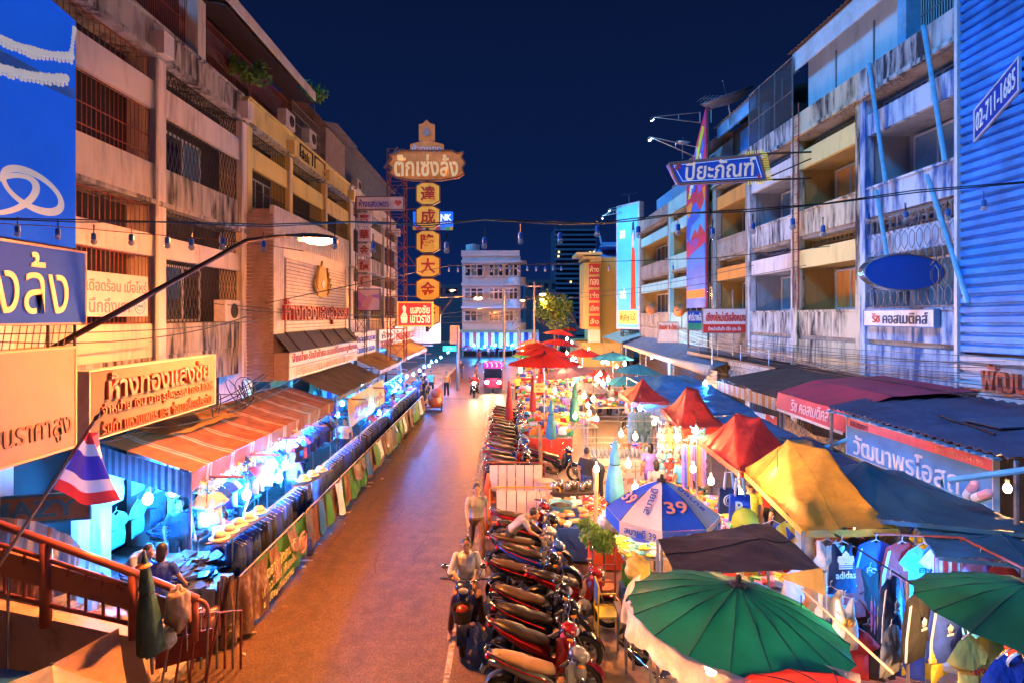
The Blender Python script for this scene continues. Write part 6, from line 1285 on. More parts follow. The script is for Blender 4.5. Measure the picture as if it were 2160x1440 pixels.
closed_umbrella('closed dark green umbrella standing at the foot of the stair railing', P(322, 1420, 7.5), P(304, 1165, 7.5), .17, mat('faded green canvas', (.03, .09, .08), .6, 0, .3, 4, .4, 9)); tag(obj('umbrella_cap', MB().lathe([(.10, 0), (.085, .02), (.02, .06)], P(303, 1193, 7.5), 12), mat('orange plastic cap', (.6, .2, .04), .5)), 'orange cap tied on top of the closed green umbrella', 'cap')
SHW = striped('pale striped sheet', [(.5, (.56, .56, .55)), (.12, (.48, .20, .10)), (.26, (.52, .54, .56)), (.12, (.20, .30, .42))], 'X', .42, .7, .4)
t = thing('hanging_sheet', 'pale striped sheet draped in folds over a pipe behind the stair railing', 'sheet', (-7, 8.5, 1)); obj('cloth', drape([P(-40, 1085, 8.4), P(30, 1092, 8.4), P(78, 1098, 8.5), P(150, 1130, 8.6), P(215, 1195, 8.5)], .16, 70, lambda u: 1.15 - .45 * u, 12, 14, 6, .1, (.1, -1, 0)), SHW, t, True)
t = thing('hanging_sheet', 'white sheet wall glowing at the near end of the first left stall', 'sheet', (-6.3, 9.2, 1.2)); obj('cloth', drape([P(150, 1030, 9.6), P(195, 1040, 9.5), P(236, 1058, 9.4)], .06, 30, 1.25, 5, 10, 2, .02, (.3, -1, 0)), mat('white sheet', (.68, .70, .72), .8, 0, .1, 3, trans=.5), t, True)
t = thing('hanging_sheet', 'orange brown crumpled sheet hanging below the stair railing', 'sheet', (-7, 8.2, .6)); obj('cloth', drape([P(-30, 1180, 8.25), P(60, 1205, 8.25), P(100, 1225, 8.25)], .14, 40, .8, 9, 10, 16, .08, (0, -1, 0)), mat('orange crumpled sheet', (.55, .30, .18), .5, 0, .3, 4, .5, 7, trans=.2), t, True)
board('cloth_banner', 'blue and orange lettered banner board behind the draped sheets at the left edge', 'banner', P(40, 1075, 8.8), V((1, .25, 0)), V((.0, .0, 1)), 1.9, .38, .03, mat('worn orange banner', (.40, .20, .12), .6, 0, .3, 3), mat('blue pipe', (.05, .22, .42), .5), [('AMAZY', 0, 0, .85, .7, mat('banner blue letters', (.06, .24, .45), .6), .01, .03)], .04)
BAGM = mat('tan plastic bags', (.48, .33, .24), .35, 0, .25, 5, .6, 6, trans=.15)
def lump(name, label, c, r, m, cat_, seed, sub=None):
    q = random.Random(seed); c = V(c); mb = MB(); n, k = 30, 20; rings = []
    for j in range(k + 1):
        th = -PI / 2 + PI * j / k; rg = []
        for i in range(n):
            d = V((math.cos(th) * math.cos(2 * PI * i / n), math.cos(th) * math.sin(2 * PI * i / n), math.sin(th))); f = 1 + .28 * NZ.noise(d * 2.2 + V((seed, 0, 0))) + .14 * NZ.noise(d * 5 + V((0, seed, 0))) - .10 * abs(NZ.noise(V((d.x * 7, d.y * 7, d.z * 2.5 + seed)))); rg.append(c + V((d.x * r[0], d.y * r[1], d.z * r[2])) * f)
        rings.append(rg)
    o = tag(obj(name, mb.loft(rings), m, None, True), label, cat_); return o
lump('plastic_bag', 'bundle of tan plastic bags tied to the end of the stair railing', P(375, 1282, 7.75), (.17, .15, .28), BAGM, 'bag', 2); lump('rubbish_bag', 'dark filled rubbish bag on the pavement by the stair foot', (-4.75, 8.9, .36), (.28, .28, .36), mat('dark bag plastic', (.10, .035, .03), .25, 0, .3, 5, .5, 8), 'bag', 7); lump('tarp_bundle', 'grey brown covered bundle behind the stair railing', P(220, 1325, 8.3), (.55, .3, .25), mat('dull tarp bundle', (.30, .18, .13), .5, 0, .3, 3, .5, 5), 'bundle', 9); lump('plastic_bag', 'white plastic bag lying beside the closed green umbrella foot', P(352, 1345, 7.7), (.12, .1, .15), mat('white bag plastic', (.5, .5, .48), .3, 0, .2, 5, .4, 8), 'bag', 12)
t = thing('folded_frames', 'rusty folded rack frames stacked at the foot of the stair', 'rack', (-4.7, 8.0, 0)); rr = random.Random(6)
for i in range(7):
    x = -4.95 + i * .12; obj('frame', MB().path([(x, 7.9 + rr.random() * .4, .02), (x + rr.uniform(-.1, .25), 8.0, .95 + rr.random() * .15), (x + .35, 8.3, .9 + rr.random() * .1), (x + .30, 8.4, .02)], .018, 6), [RUST, METALR][i % 2], t)
obj('shelf', MB().obox((-4.6, 8.1, .5), V((.35, .1, .05)), V((0, .02, .18)), V((0, .01, 0))), RUST, t)
t = thing('shade_cloth', 'peaked tan and white plastic sheet tent at the lower left corner', 'tarpaulin', (-5.4, 6.8, 1)); A = P(110, 1402, 6.9)
SHT = [mat('tan sheet', (.52, .32, .20), .5, 0, .25, 3, .4, 5, trans=.25), mat('white sheeting', (.60, .60, .60), .5, 0, .2, 3, .4, 5, trans=.35)]
B_, C_, D_ = P(250, 1322, 7.3), P(272, 1460, 6.6), P(-60, 1470, 6.5)
def fan(a, b, c, sag, m_):
    a, b, c = V(a), V(b), V(c); return MB().grid(12, 12, lambda u, v: (lambda p: V((p.x, p.y, p.z - sag * math.sin(u * PI) * v + .02 * NZ.noise(p * 5))))(a.lerp(b.lerp(c, u), v)))
obj('panel', fan(A, B_, C_, .10, 0), SHT[0], t, True); obj('panel', fan(A, C_, P(120, 1500, 6.2), .08, 0), SHT[1], t, True); obj('panel', fan(A, P(120, 1500, 6.2), D_, .08, 0), SHT[1], t, True); obj('post', MB().bar((A.x, A.y, 0), A + ZA * .03, .02), GREYST, t)
t = thing('stall_canopy', 'plain blue cloth edge of a stall top at the lower left corner', 'tarpaulin', (-6.5, 7.2, .9)); obj('cloth', cloth(P(-80, 1400, 7.5), P(70, 1420, 7.4), P(60, 1480, 6.9), P(-80, 1480, 6.9), (), .03, .03, 10, 10), mat('bright blue cloth', (.02, .14, .50), .6, 0, .2, 3), t, True)
t = thing('covered_stall', 'low stall wrapped in grey sheeting with a checked skirt beside the stair foot', 'stall', (-4.95, 9.35, 0)); obj('sheet', drape([(-5.3, 9.0, .92), (-4.6, 8.95, .95)], .05, 24, .4, 4, 5, 3, .02, (0, -1, 0)), mat('blue grey sheeting', (.22, .30, .36), .5, 0, .2, 3, .3, 6), t, True); obj('skirt', MB().grid(20, 6, lambda u, v: (-5.3 + .7 * u, 8.98, .55 - .5 * v)), mat('dark checked skirt', (.05, .06, .09), .7, 0, .3, 20), t); obj('frame', MB().box(-5.3, -4.6, 9.0, 9.6, .1, .9), GTARP, t)
# ================================================================ RIGHT SIDE CANOPIES
PURM = mat('plum ribbed roofing', (.13, .10, .15), .5, .25, .3, 2); SLATEC = mat('slate blue canopy', (.08, .15, .24), .55, 0, .3, 1, .2, 4); TEALC = mat('teal canopy', (.10, .38, .42), .55, 0, .2, 1, .2, 4)
CRIM = mat('crimson awning canvas', (.42, .035, .07), .6, 0, .2, 2, .15, 8); PINKL = mat('pale pink letters', (.75, .45, .50), .5)
t = thing('canopy', 'long slate blue canopy with rolled cream front edge in front of the far right shophouses', 'awning', (10.5, 36, 0))
obj('roof_sheet', cloth((9.3, 25, 2.95), (9.6, 44, 3.1), (11.1, 44, 3.7), (11.1, 25, 3.6), (), .05, .05, 30, 8, 2), SLATEC, t, True); obj('front_roll', MB().path([(9.3, 25, 2.86), (9.4, 32, 2.84), (9.6, 44, 3.0)], [.26, .16, .12], 10), mat('cream canvas roll', (.52, .38, .28), .7, 0, .15, 3), t, True)
for y in (26, 31, 37, 43): obj('post', MB().bar((9.5, y, 0), (9.5, y, 2.9), .04), GREYST, t)
t = thing('canopy', 'far teal canopy at the end of the slate blue canopy', 'awning', (10.5, 50, 0)); obj('roof_sheet', cloth((9.3, 44.2, 3.2), (9.6, 54, 3.3), (11.6, 54, 4.0), (11.3, 44.2, 3.9), (), .05, .05, 16, 8, 3), TEALC, t, True)
for y in (45, 53): obj('post', MB().bar((9.6, y, 0), (9.6, y, 3.2), .04), GREYST, t)
t = thing('roof_platform', 'dark flat roof with pipe frame in front of the orange and pink shophouses', 'roof', (10.8, 24, 0)); obj('slab', MB().box(9.9, 11.3, 20.3, 30, 3.3, 3.45), DARKST, t); u = MB()
for y in (21, 23.5, 26, 28.5): u.bar((10.0, y, 3.45), (10.0, y, 4.1), .02, 5)
u.bar((10, 21, 4.1), (10, 28.5, 4.1), .02, 5).bar((10, 21, 3.8), (10, 28.5, 3.8), .015, 5); obj('pipe_frame', u, GALV, t)
bw = MB(); t = thing('block_wall', 'grey cement block wall above the blue tarps', 'wall', (9.9, 22, 2.3))
for j in range(4):
    for i in range(9): bw.box(9.85, 9.95, 20.4 + i * .42 + (j % 2) * .21, 20.4 + i * .42 + (j % 2) * .21 + .41, 2.6 + j * .2, 2.6 + j * .2 + .19)
obj('blocks', bw, CONC, t, kind='stuff'); u = MB()
for i in range(18): u.box(9.2, 9.24, 24.0, 25.2, 1.0 + i * .11, 1.0 + i * .11 + .09)
t = thing('roller_shutter', 'dark ribbed shutter panel beside the bulb over the blue tarps', 'shutter', (9.2, 24.6, 1)); obj('slats', u, GREYST, t)
def ribroof(label, fl, fr, br, bl, m, extra=None, pitch=.2):
    t = thing('canopy', label, 'awning', (V(fl) + V(fr)) / 2 - ZA * 3); obj('roof_sheet', corrugated(fl, fr, br, bl, pitch, .028), m, t); u = MB()
    for q in (fl, fr): u.bar((q[0] + .1, q[1], 0), (q[0] + .1, q[1], q[2] - .04), .035, 6)
    obj('post', u, GREYST, t); return t
t = ribroof('brown ribbed roof with orange and white striped valance right of the blue tarps', (7.9, 16.1, 2.98), (7.98, 20.5, 3.0), (10.9, 20.4, 3.55), (10.9, 16.1, 3.5), mat('brown ribbed roofing', (.12, .07, .06), .5, .25, .3, 2))
STV = striped('orange white valance', [(.5, (.60, .26, .06)), (.12, (.6, .5, .4)), (.26, (.50, .42, .36)), (.12, (.6, .5, .4))], 'Y', .42, trans=.3)
obj('valance', drape([(7.88, 20.5, 2.95), (7.88, 16.1, 2.95)], .015, 60, .36, 20, 3, 1, .0, (-1, 0, 0)), STV, t, True); obj('end_valance', drape([(7.88, 16.08, 2.95), (8.5, 16.08, 3.06)], .015, 12, .34, 8, 3, 1, .0, (0, -1, 0)), striped('orange white valance end', [(.5, (.60, .26, .06)), (.5, (.5, .42, .36))], 'X', .42, trans=.3), t, True)
t = thing('cloth_banner', 'white banner with red and blue print hanging under the striped valance', 'banner', (8.0, 18, 2)); obj('sheet', drape([(7.95, 20.2, 2.45), (7.92, 18, 2.3), (7.95, 16.2, 2.4)], .06, 40, .75, 6, 6, 8, .0, (-1, 0, 0)), palette('balloon print', [(.68, .68, .68), (.68, .68, .70), (.6, .08, .05), (.66, .66, .66), (.06, .12, .55), (.66, .5, .1)], 2.0), t, True)
t = thing('canopy', 'crimson fabric awning with pink Thai letters on its front', 'awning', (8, 14.2, 0)); X7 = 7.85
obj('roof_sheet', cloth((X7, 12.75, 3.14), (X7, 15.95, 3.16), (8.9, 15.95, 3.5), (8.9, 12.75, 3.48), (), .02, .02, 20, 8, 1), CRIM, t, True); obj('rear_sheet', cloth((8.9, 12.75, 3.48), (8.9, 15.95, 3.5), (10.9, 16.0, 3.62), (10.9, 12.75, 3.6), (), .03, .02, 16, 8, 2), CRIM, t, True)
obj('front_flap', MB().prism([(X7, 15.95, 3.15), (X7, 12.75, 3.13), (X7 - .06, 12.75, 2.66), (X7 - .06, 15.95, 2.72)], (.02, 0, 0)), CRIM, t); obj('lettering', MB().text('ริช คอสเมติคส์', (X7 - .04, 14.25, 2.93), (0, -1, 0), V((.13, 0, 1)), 1.75, .32, .015, 0, .008), PINKL, t)
obj('frayed_edge', drape([(X7 - .06, 15.9, 2.71), (X7 - .06, 12.8, 2.66)], .01, 60, .07, 30, 2, 3, 0, (-1, 0, 0)), mat('frayed white edge', (.5, .45, .45), .8), t); obj('post', MB().bar((X7 + .1, 12.9, 0), (X7 + .1, 12.9, 3.1), .03).bar((X7 + .1, 15.8, 0), (X7 + .1, 15.8, 3.1), .03), GREYST, t)
t = thing('hanging_sheet', 'worn ochre patterned cloth hanging in a curve under the crimson awning', 'sheet', (7.9, 14, 1.9)); obj('cloth', drape([(7.95, 15.8, 2.55), (7.9, 14.2, 2.30), (7.92, 12.6, 2.45)], .06, 40, .95, 6, 8, 4, 0, (-1, 0, 0)), stained('ochre batik', (.42, .24, .08), (.08, .06, .07), .44, .56, 6, 1, 12, 1), t, True)
t = ribroof('big plum ribbed metal roof above the blue pharmacy sign, largest on the right', (7.25, 8.0, 3.28), (7.25, 12.5, 3.28), (10.9, 14.6, 3.46), (10.9, 8.0, 3.46), PURM, pitch=.22)
obj('patch_sheet', MB().obox((9.0, 9.9, 3.43), (.55, 0, .02), (0, .42, 0), (0, 0, .012)), mat('slate patch', (.06, .10, .16), .5, .2, .2, 2), t); obj('roof_crack', MB().path([(8.1, 9.2, 3.36), (8.3, 9.9, 3.37), (8.32, 10.3, 3.37), (8.5, 10.9, 3.38)], .02, 5), BLACK, t)
u = MB(); rr = random.Random(3)
for i in range(26): y = 8.2 + i * .165; u.obox((7.2 + rr.random() * .1, y, 3.22), (.06, 0, 0), (0, .04, 0), (0, 0, .015))
obj('edge_scraps', u, mat('blue edge scraps', (.08, .28, .5), .5, 0, .5, 20), t, kind='stuff')
PSX = 7.68
def caps_(t, o, u, w, nr):
    obj('pink_band', MB().obox(o + w * .31 + nr * .004, u * 1.85, w * .09, nr * .004), mat('rose sign band', (.68, .16, .26), .5), t)
    obj('lettering', MB().text('โทร. 053-234195', o + u * 1.2 + w * .31 + nr * .010, u, w, 1.0, .10, .006), PINKL, t); obj('lettering', MB().text('ขาย ยาชงยา', o - u * 1.42 + w * .29 + nr * .010, u, w, .6, .11, .006, 0, .01), mat('navy letters', (.03, .04, .3), .5), t)
    c = MB(); c2 = MB()
    for k, (x, z, a) in enumerate(((1.48, -.20, 1.0), (1.68, -.22, .55))):
        d = u * math.cos(a) + w * math.sin(a); q = o + u * x + w * z + nr * .03; c.bar(q, q + d * .16, .07, 10); c.ball(q + d * .16, .07, 10, 6); c2.bar(q, q - d * .12, .071, 10); c2.ball(q - d * .12, .071, 10, 6)
    obj('capsule_print', c, mat('capsule pink', (.65, .35, .42), .4), t); obj('capsule_print', c2, WLET, t)
SKYS = mat('pharmacy sign gradient', (.10, .30, .62), .45, 0, .3, .9)
t = board('pharmacy_sign', 'long blue pharmacy sign with white Thai letters, pink top band and two capsules', 'sign', (PSX, 10.62, 2.66), (0, -1, 0), ZA, 3.72, .80, .08, SKYS, mat('white sign edge', (.55, .6, .68), .5), [('วัฒนาพรโอสถ', -.05, -.16, .76, .56, WLET, .02, .012)], .02, extra=caps_)
for (a, b), lab in zip(((PX(1735, 945, 7.3), PX(1790, 925, 7.7)), (P(2000, 1012, 8.3), P(2200, 985, 7.6))), ('bent light blue pipe arm left of the pharmacy sign', 'grey blue pipe arm across the lower end of the pharmacy sign')): tag(obj('pipe_arm', MB().bar(a, b, .045, 8), PB), lab, 'pipe')
# tents
TRED = mat('red tent canvas', (.46, .03, .018), .6, 0, .38, 2.2, .5, 7, trans=.30); TGOLD = mat('gold tent canvas', (.56, .27, .028), .6, 0, .34, 2.4, .55, 7, trans=.22)
KT_ = None
def tent(label, c00, c10, c11, c01, peaks, m, seed, val=.14, sag=.03, legs=True, wr=.05, n=48):
    t = thing('market_tent', label, 'tent', V((sum(q[0] for q in (c00, c10, c11, c01)) / 4, sum(q[1] for q in (c00, c10, c11, c01)) / 4, 0)))
    obj('canopy', cloth(c00, c10, c11, c01, peaks, sag, wr, n, n, seed, 1.8), m, t, True)
    if m is not KT_:
        pu, pv = peaks[0][:2]; q = cloth(c00, c10, c11, c01, peaks, sag, wr, n, n, seed, 1.8).v; sm = MB(); iu, iv = round(pu * n), round(pv * n)
        sm.path([V(q[iv * (n + 1) + i]) + ZA * .008 for i in range(0, n + 1, 2)], .008, 4).path([V(q[j * (n + 1) + iu]) + ZA * .008 for j in range(0, n + 1, 2)], .008, 4); obj('seam', sm, m, t)
    if val: obj('valance', drape([c01, c00, c10, c11], .02, 80, val, 20, 3, seed, .03, None), m, t, True)
    if legs:
        for q in (c00, c10, c11, c01): q = V(q); obj('leg', MB().bar((q.x, q.y, 0), q - ZA * .02, .022, 6), GREYST, t)
    return t
tent('small bright red tent farthest down the row of tents', (4.6, 19.9, 2.25), (5.95, 19.9, 2.28), (5.95, 22.3, 2.3), (4.65, 22.4, 2.3), [(.5, .5, .72, 1.0)], TRED, 1, .16)
tent('red tent over the plush toy stall', (4.75, 14.9, 2.30), (6.0, 15.0, 2.35), (6.5, 18.2, 2.4), (5.15, 18.2, 2.35), [(.4, .55, .65, 1.0), (.65, .5, .52, .8)], TRED, 5, .16)
tent('large red tent between the plush toy stall and the gold tent', (4.7, 11.1, 2.22), (6.25, 11.7, 2.25), (6.6, 13.9, 2.32), (4.8, 13.8, 2.28), [(.42, .75, .60, 1.0), (.62, .45, .52, 1.0)], TRED, 9, .12)
tent('gold yellow tent in the middle of the market', (4.43, 8.25, 2.15), (5.95, 8.4, 2.12), (6.55, 11.2, 2.25), (4.85, 11.5, 2.22), [(.38, .72, .66, 1.0), (.6, .42, .55, 1.0), (.12, .1, .12, .5)], TGOLD, 14, .10, .04)
BT = mat('deep blue tarp', (.02, .11, .26), .45, 0, .25, 1.5, .35, 4, trans=.2); GT = mat('dark blue green tarp', (.02, .075, .12), .55, 0, .25, 1.2, .3, 4, trans=.12); KT = mat('black brown tarp', (.035, .028, .028), .5, 0, .35, 1.5, .35, 5); STT = striped('dark blue ochre sheet', [(.35, (.02, .04, .10)), (.3, (.28, .15, .06)), (.35, (.02, .05, .12))], 'X', .9)
tent('dark green blue tarp stretched right of the gold tent', (5.75, 8.5, 2.22), (7.45, 7.7, 2.30), (7.6, 10.6, 2.35), (6.1, 11.2, 2.35), [(.3, .6, .42, 1.0)], GT, 21, .06)
tent('second dark tarp at the right edge, below the pharmacy sign', (5.9, 7.6, 2.05), (7.9, 6.9, 2.1), (8.0, 8.6, 2.15), (6.2, 8.4, 2.15), [(.5, .5, .15, 1.0)], GT, 25, .05)
tent('dark blue tarp behind the gold tent peak', (6.2, 11.3, 2.25), (7.6, 11.2, 2.2), (7.7, 14.0, 2.3), (6.3, 13.8, 2.3), [(.5, .5, .3, 1.0)], STT, 31, .06)
tent('teal blue tarp behind the large red tent', (6.1, 14.1, 2.25), (7.6, 14.0, 2.2), (7.6, 16.4, 2.3), (6.2, 16.6, 2.35), [(.5, .6, .42, 1.0)], BT, 37, .06)
tent('bright blue tarp under the cool bulb by the block wall', (6.0, 17.5, 2.25), (8.0, 17.6, 2.3), (8.4, 21.5, 2.5), (6.0, 21.8, 2.35), [(.75, .8, .35, .9)], BT, 41, .06)
tent('crumpled blue tarp behind the small bright red tent', (6.1, 22.3, 2.3), (8.5, 22.0, 2.35), (8.8, 26.5, 2.5), (6.0, 27, 2.4), [(.4, .5, .4, 1.0)], BT, 47, .06, wr=.1)
tent('white sheet stall top beside the small bright red tent', (4.85, 17.0, 2.1), (6.0, 17.1, 2.12), (6.1, 19.7, 2.2), (4.8, 19.7, 2.2), [(.5, .5, .15, 1.0)], mat('white tent sheet', (.62, .63, .64), .6, 0, .1, 2, .3, 5, trans=.4), 53, .08)
tent('flat black brown tarp between the striped parasol and the big green parasol', (2.12, 6.9, 2.12), (4.0, 6.95, 2.15), (4.0, 8.42, 2.2), (2.15, 7.75, 2.22), [(.75, .55, .10, 1.0)], KT, 58, .0, .02, True, .03)
t = thing('tarpaulin', 'hanging brown corner flap of the black tarp beside the sports shirts', 'tarpaulin', (4.0, 7, 1.9)); obj('flap', drape([P(1650, 1210, 6.9), P(1735, 1196, 6.95)], .04, 20, lambda u: .05 + .28 * u, 5, 5, 3, .02, (.3, -1, 0)), mat('tan tarp underside', (.26, .17, .07), .6, 0, .25, 3), t, True)
# umbrellas
GP = mat('emerald umbrella canvas', (.003, .075, .066), .45, 0, .35, 1.3, .15, 14, trans=.5); GP2 = mat('bottle green umbrella canvas', (.005, .085, .052), .5, 0, .3, 1.6, .12, 20, trans=.45); RP_ = mat('red parasol canvas', (.52, .025, .018), .55, 0, .2, 2, .1, 9, trans=.4)
def umbrella(label, c, r, h, n, m, valance=.0, m2=None, tilt=(0, 0), ph=0.0, scal=.10, ribs=True, low=False):
    c = V(c); t = thing('market_umbrella', label, 'umbrella', (c.x, c.y, 0)); ax = V((tilt[0], tilt[1], 1)).normalized(); u = XA - ax * ax.x; u.normalize(); w = ax.cross(u)
    nr_ = 5 if low else 9
    def pt(i, k, s_):                                   # i panel, k across, s radial
        a = ph + 2 * PI * (i + k) / n; ck = math.cos(PI / n) / math.cos(PI * (k - .5) * 2 / n) if True else 1
        rr_ = r * s_ * (1 - scal * 4 * k * (1 - k) * s_ * s_) if scal else r * s_ * ck
        z = h * (1 - s_ ** 1.45) - .05 * h * 4 * k * (1 - k) * math.sin(s_ * PI)
        return c + u * rr_ * math.cos(a) + w * rr_ * math.sin(a) + ax * z
    ms = [m] + ([m2] if m2 else []); K_ = 3 if low else 6; mb = [MB() for _ in ms]
    for i in range(n):
        q = mb[i % len(ms)]; q.grid(K_, nr_, lambda a, b: pt(i, a, .02 + .98 * b))
        if valance: q.grid(K_, 2, lambda a, b: pt(i, a, 1) - ax * valance * b + (pt(i, a, 1) - c).normalized() * .01)
    for q, m_ in zip(mb, ms): obj('canopy', q, m_, t, True)
    if ribs:
        b = MB()
        for i in range(n):
            for s0, s1 in ((.05, .5), (.5, 1.0)): b.bar(pt(i, 0, s0) + ax * .006, pt(i, 0, s1) + ax * .006, .007, 4)
            b.bar(c + ax * (h * .25), pt(i, 0, .55) - ax * .02, .007, 4)
        obj('rib', b, mat('dark ribs', (.02, .035, .04), .5, .3), t)
    obj('finial', MB().lathe([(.085, -.01), (.08, .02), (.03, .03), (.028, .09), (.005, .11)], c + ax * (h + .01), 10, ax), DARKST, t); obj('pole', MB().bar((c.x - ax.x * c.z, c.y - ax.y * c.z, 0), c + ax * h, .024, 8), GALV, t); return t
umbrella('big emerald green parasol with many ribs in the foreground', (2.40, 5.80, 2.16), 1.08, .36, 18, GP, 0, None, (.10, -.02), .1, .035)
t = thing('plastic_cover', 'crumpled clear plastic sheet hanging over the left rim of the big green parasol', 'plastic sheet', (1.5, 5.4, 2)); pl = []
for i in range(15):
    a = 2.35 + i * (2.45 / 14); pl.append((2.40 + 1.10 * math.cos(a), 5.80 + 1.10 * math.sin(a), 2.20 - .108 * math.cos(a)))
obj('sheet', drape(pl, .10, 70, lambda u: .13 + .10 * math.sin(u * PI) + .05 * NZ.noise(V((u * 9, 0, 0))), 16, 8, 5, .06, (-.8, -.6, 0)), mat('pale clear plastic', (.62, .44, .34), .25, 0, .3, 6, .6, 9, trans=.4, alpha=.8), t, True)
umbrella('bottle green parasol cut by the right edge of the photo', (5.42, 5.75, 2.22), 1.0, .34, 16, GP2, 0, None, (.05, 0), 0, .035); umbrella('red parasol cut by the bottom edge of the photo', (2.5, 4.12, 2.12), .98, .34, 14, RP_, 0, None, (0, 0), .2, .035)
t = thing('plastic_cover', 'pale plastic strip lying on the far rim of the bottom red parasol', 'plastic sheet', (2.8, 5, 2.1)); obj('sheet', drape([(2.35, 5.12, 2.17), (2.75, 5.10, 2.18), (3.15, 4.93, 2.15)], .03, 30, .08, 8, 4, 3, .02, (.2, -1, 0)), MATS['pale clear plastic'], t, True)
WPAN = mat('white parasol panel', (.68, .58, .54), .55, 0, .1, 2, trans=.25); BPAN = mat('blue parasol panel', (.015, .09, .58), .5, 0, .12, 2, trans=.25)
UPH = -PI / 2 - .27; UC = V((2.62, 9.2, 2.10)); ur, uh = .90, .50
t = umbrella('blue and white striped advertising parasol printed with the number 39', UC, ur, uh, 8, BPAN, .19, WPAN, (0, 0), UPH, 0)
ORL = mat('coral print', (.68, .30, .20), .5); SKL = mat('sky print', (.3, .5, .75), .5)
def upl(txt, i, s_, wd, ht, m, rad=False, val=False):
    a = UPH + 2 * PI * (i + .5) / 8; d = V((math.cos(a), math.sin(a), 0)); tg = V((-math.sin(a), math.cos(a), 0)); ra = ur * math.cos(PI / 8)
    if val: q = UC + d * (ra + .022) - ZA * .10; mb = MB().text(txt, q, tg, ZA, wd, ht, .006, 0, .012)
    else:
        z0, z1 = uh * (1 - (s_ - .05) ** 1.45), uh * (1 - (s_ + .05) ** 1.45); up = (V((0, 0, z0)) - d * (ra * .10) * -0 + V((0, 0, 0)));
        sl_ = (d * (-ra * .10) + ZA * (z0 - z1)).normalized(); q = UC + d * ra * s_ + ZA * (uh * (1 - s_ ** 1.45) + .022); mb = MB().text(txt, q, (sl_ if rad else tg), (-tg if rad else sl_), wd, ht, .006, 0, .014)
    obj('lettering', mb, m, t)
BLU2 = mat('blue print', (.03, .10, .42), .5)
for i, tx_ in enumerate(((('39', .66, .36, .22, ORL, False), ('สบายดี 39', 0, .52, .12, SKL, 'v')), (('สบายดี', .58, .5, .13, BLU2, True), ('สบายดี 39', 0, .52, .12, BLU2, 'v')), (('39', .66, .36, .22, ORL, False), ('สบายดี', 0, .5, .12, SKL, 'v')))):
    pi_ = (0, 1, 2)[i]
    for s_ in tx_: upl(s_[0], pi_, s_[1], s_[2], s_[3], s_[4], s_[5] is True, s_[5] == 'v')
for s_ in (('สบายดี', .58, .5, .13, BLU2, True), ('สบายดี 39', 0, .52, .12, BLU2, 'v')): upl(s_[0], 7, s_[1], s_[2], s_[3], s_[4], s_[5] is True, s_[5] == 'v')
upl('39', 6, .66, .36, .22, ORL)
VPAN = mat('grey violet canvas', (.20, .10, .15), .6, 0, .2, 2, trans=.3); UTL = mat('teal parasol canvas', (.03, .22, .30), .6, 0, .2, 2, trans=.3); UBL = mat('royal blue parasol', (.02, .08, .45), .6, 0, .2, 2, trans=.3)
for px, py, rp, r, m, tl, lab in ((1148, 768, 80, 1.5, RP_, (0, 0), 'nearest of the wide red parasols in the middle of the market'), (1146, 748, 62, 1.5, RP_, (.05, 0), 'second wide red parasol, behind the nearest one'), (1130, 736, 46, 1.4, RP_, (0, 0), 'third red parasol, dark red, farther up the lane'), (1180, 727, 42, 1.4, RP_, (.1, 0), 'fourth red parasol, at the far end of the lane'), (1178, 706, 36, 1.4, RP_, (.1, 0), 'orange red parasol farthest up the lane'), (1200, 698, 24, 1.3, RP_, (0, 0), 'tiny dark red parasol at the very end of the lane'), (1196, 790, 58, 1.3, VPAN, (-.15, 0), 'grey violet parasol with a bulb below it'), (1228, 750, 44, 1.3, RP_, (0, 0), 'red parasol right of the wide red parasols'), (1268, 795, 40, 1.1, RP_, (.35, -.1), 'small tilted red parasol with a bright bulb below'), (1293, 757, 46, 1.3, UTL, (0, 0), 'teal parasol left of the long canopy'), (1318, 808, 46, 1.2, UTL, (0, 0), 'teal blue parasol beside the small bright red tent'), (1150, 728, 22, 1.2, UBL, (0, 0), 'royal blue parasol among the red ones'), (1238, 822, 48, 1.2, mat('faded blue grey canvas', (.16, .14, .22), .6, 0, .2, 2, trans=.3), (.05, 0), 'faded blue grey parasol behind the white bottle stall'), (1120, 726, 30, 1.3, palette('rainbow canvas', [(.5, .05, .03), (.6, .5, .05), (.05, .3, .1), (.03, .1, .5)], .7), (0, 0), 'rainbow parasol at the foot of the corner building'), (1110, 752, 36, 1.3, mat('green small canvas', (.05, .25, .12), .6, 0, .2, 2, trans=.3), (0, 0), 'green parasol left of the red ones'), (1345, 785, 50, 1.2, UTL, (.05, 0), 'pale teal parasol under the long canopy front')):
    Y = F * r / rp; umbrella(lab, P(px, py, Y), r, .42, 10, m, 0, None, tl, .2, .04, True, True)
for px, y0, y1, Y, r, m, lab in ((1074, 798, 862, 23, .16, URED, 'closed red parasol farthest left by the parked motorbikes'), (1124, 788, 842, 22, .14, URED, 'closed red parasol by the yellow price board'), (1140, 755, 806, 26, .22, URED, 'half closed red parasol under the nearest wide parasol'), (1212, 803, 865, 19, .18, UGRN, 'small closed bright green parasol left of the bottle stall bulbs'), (1163, 838, 902, 18, .17, mat('teal closed canvas', (.03, .20, .30), .6, 0, .2, 4, .3, 9), 'closed teal parasol behind the bottle stall'), (1297, 925, 1045, 11.4, .20, UBLU, 'tall closed blue parasol in the middle of the market')):
    tp = P(px, y0, Y); closed_umbrella(lab, (tp.x, Y, max(0, P(px, y1 + 40, Y).z)), tp, r, m)

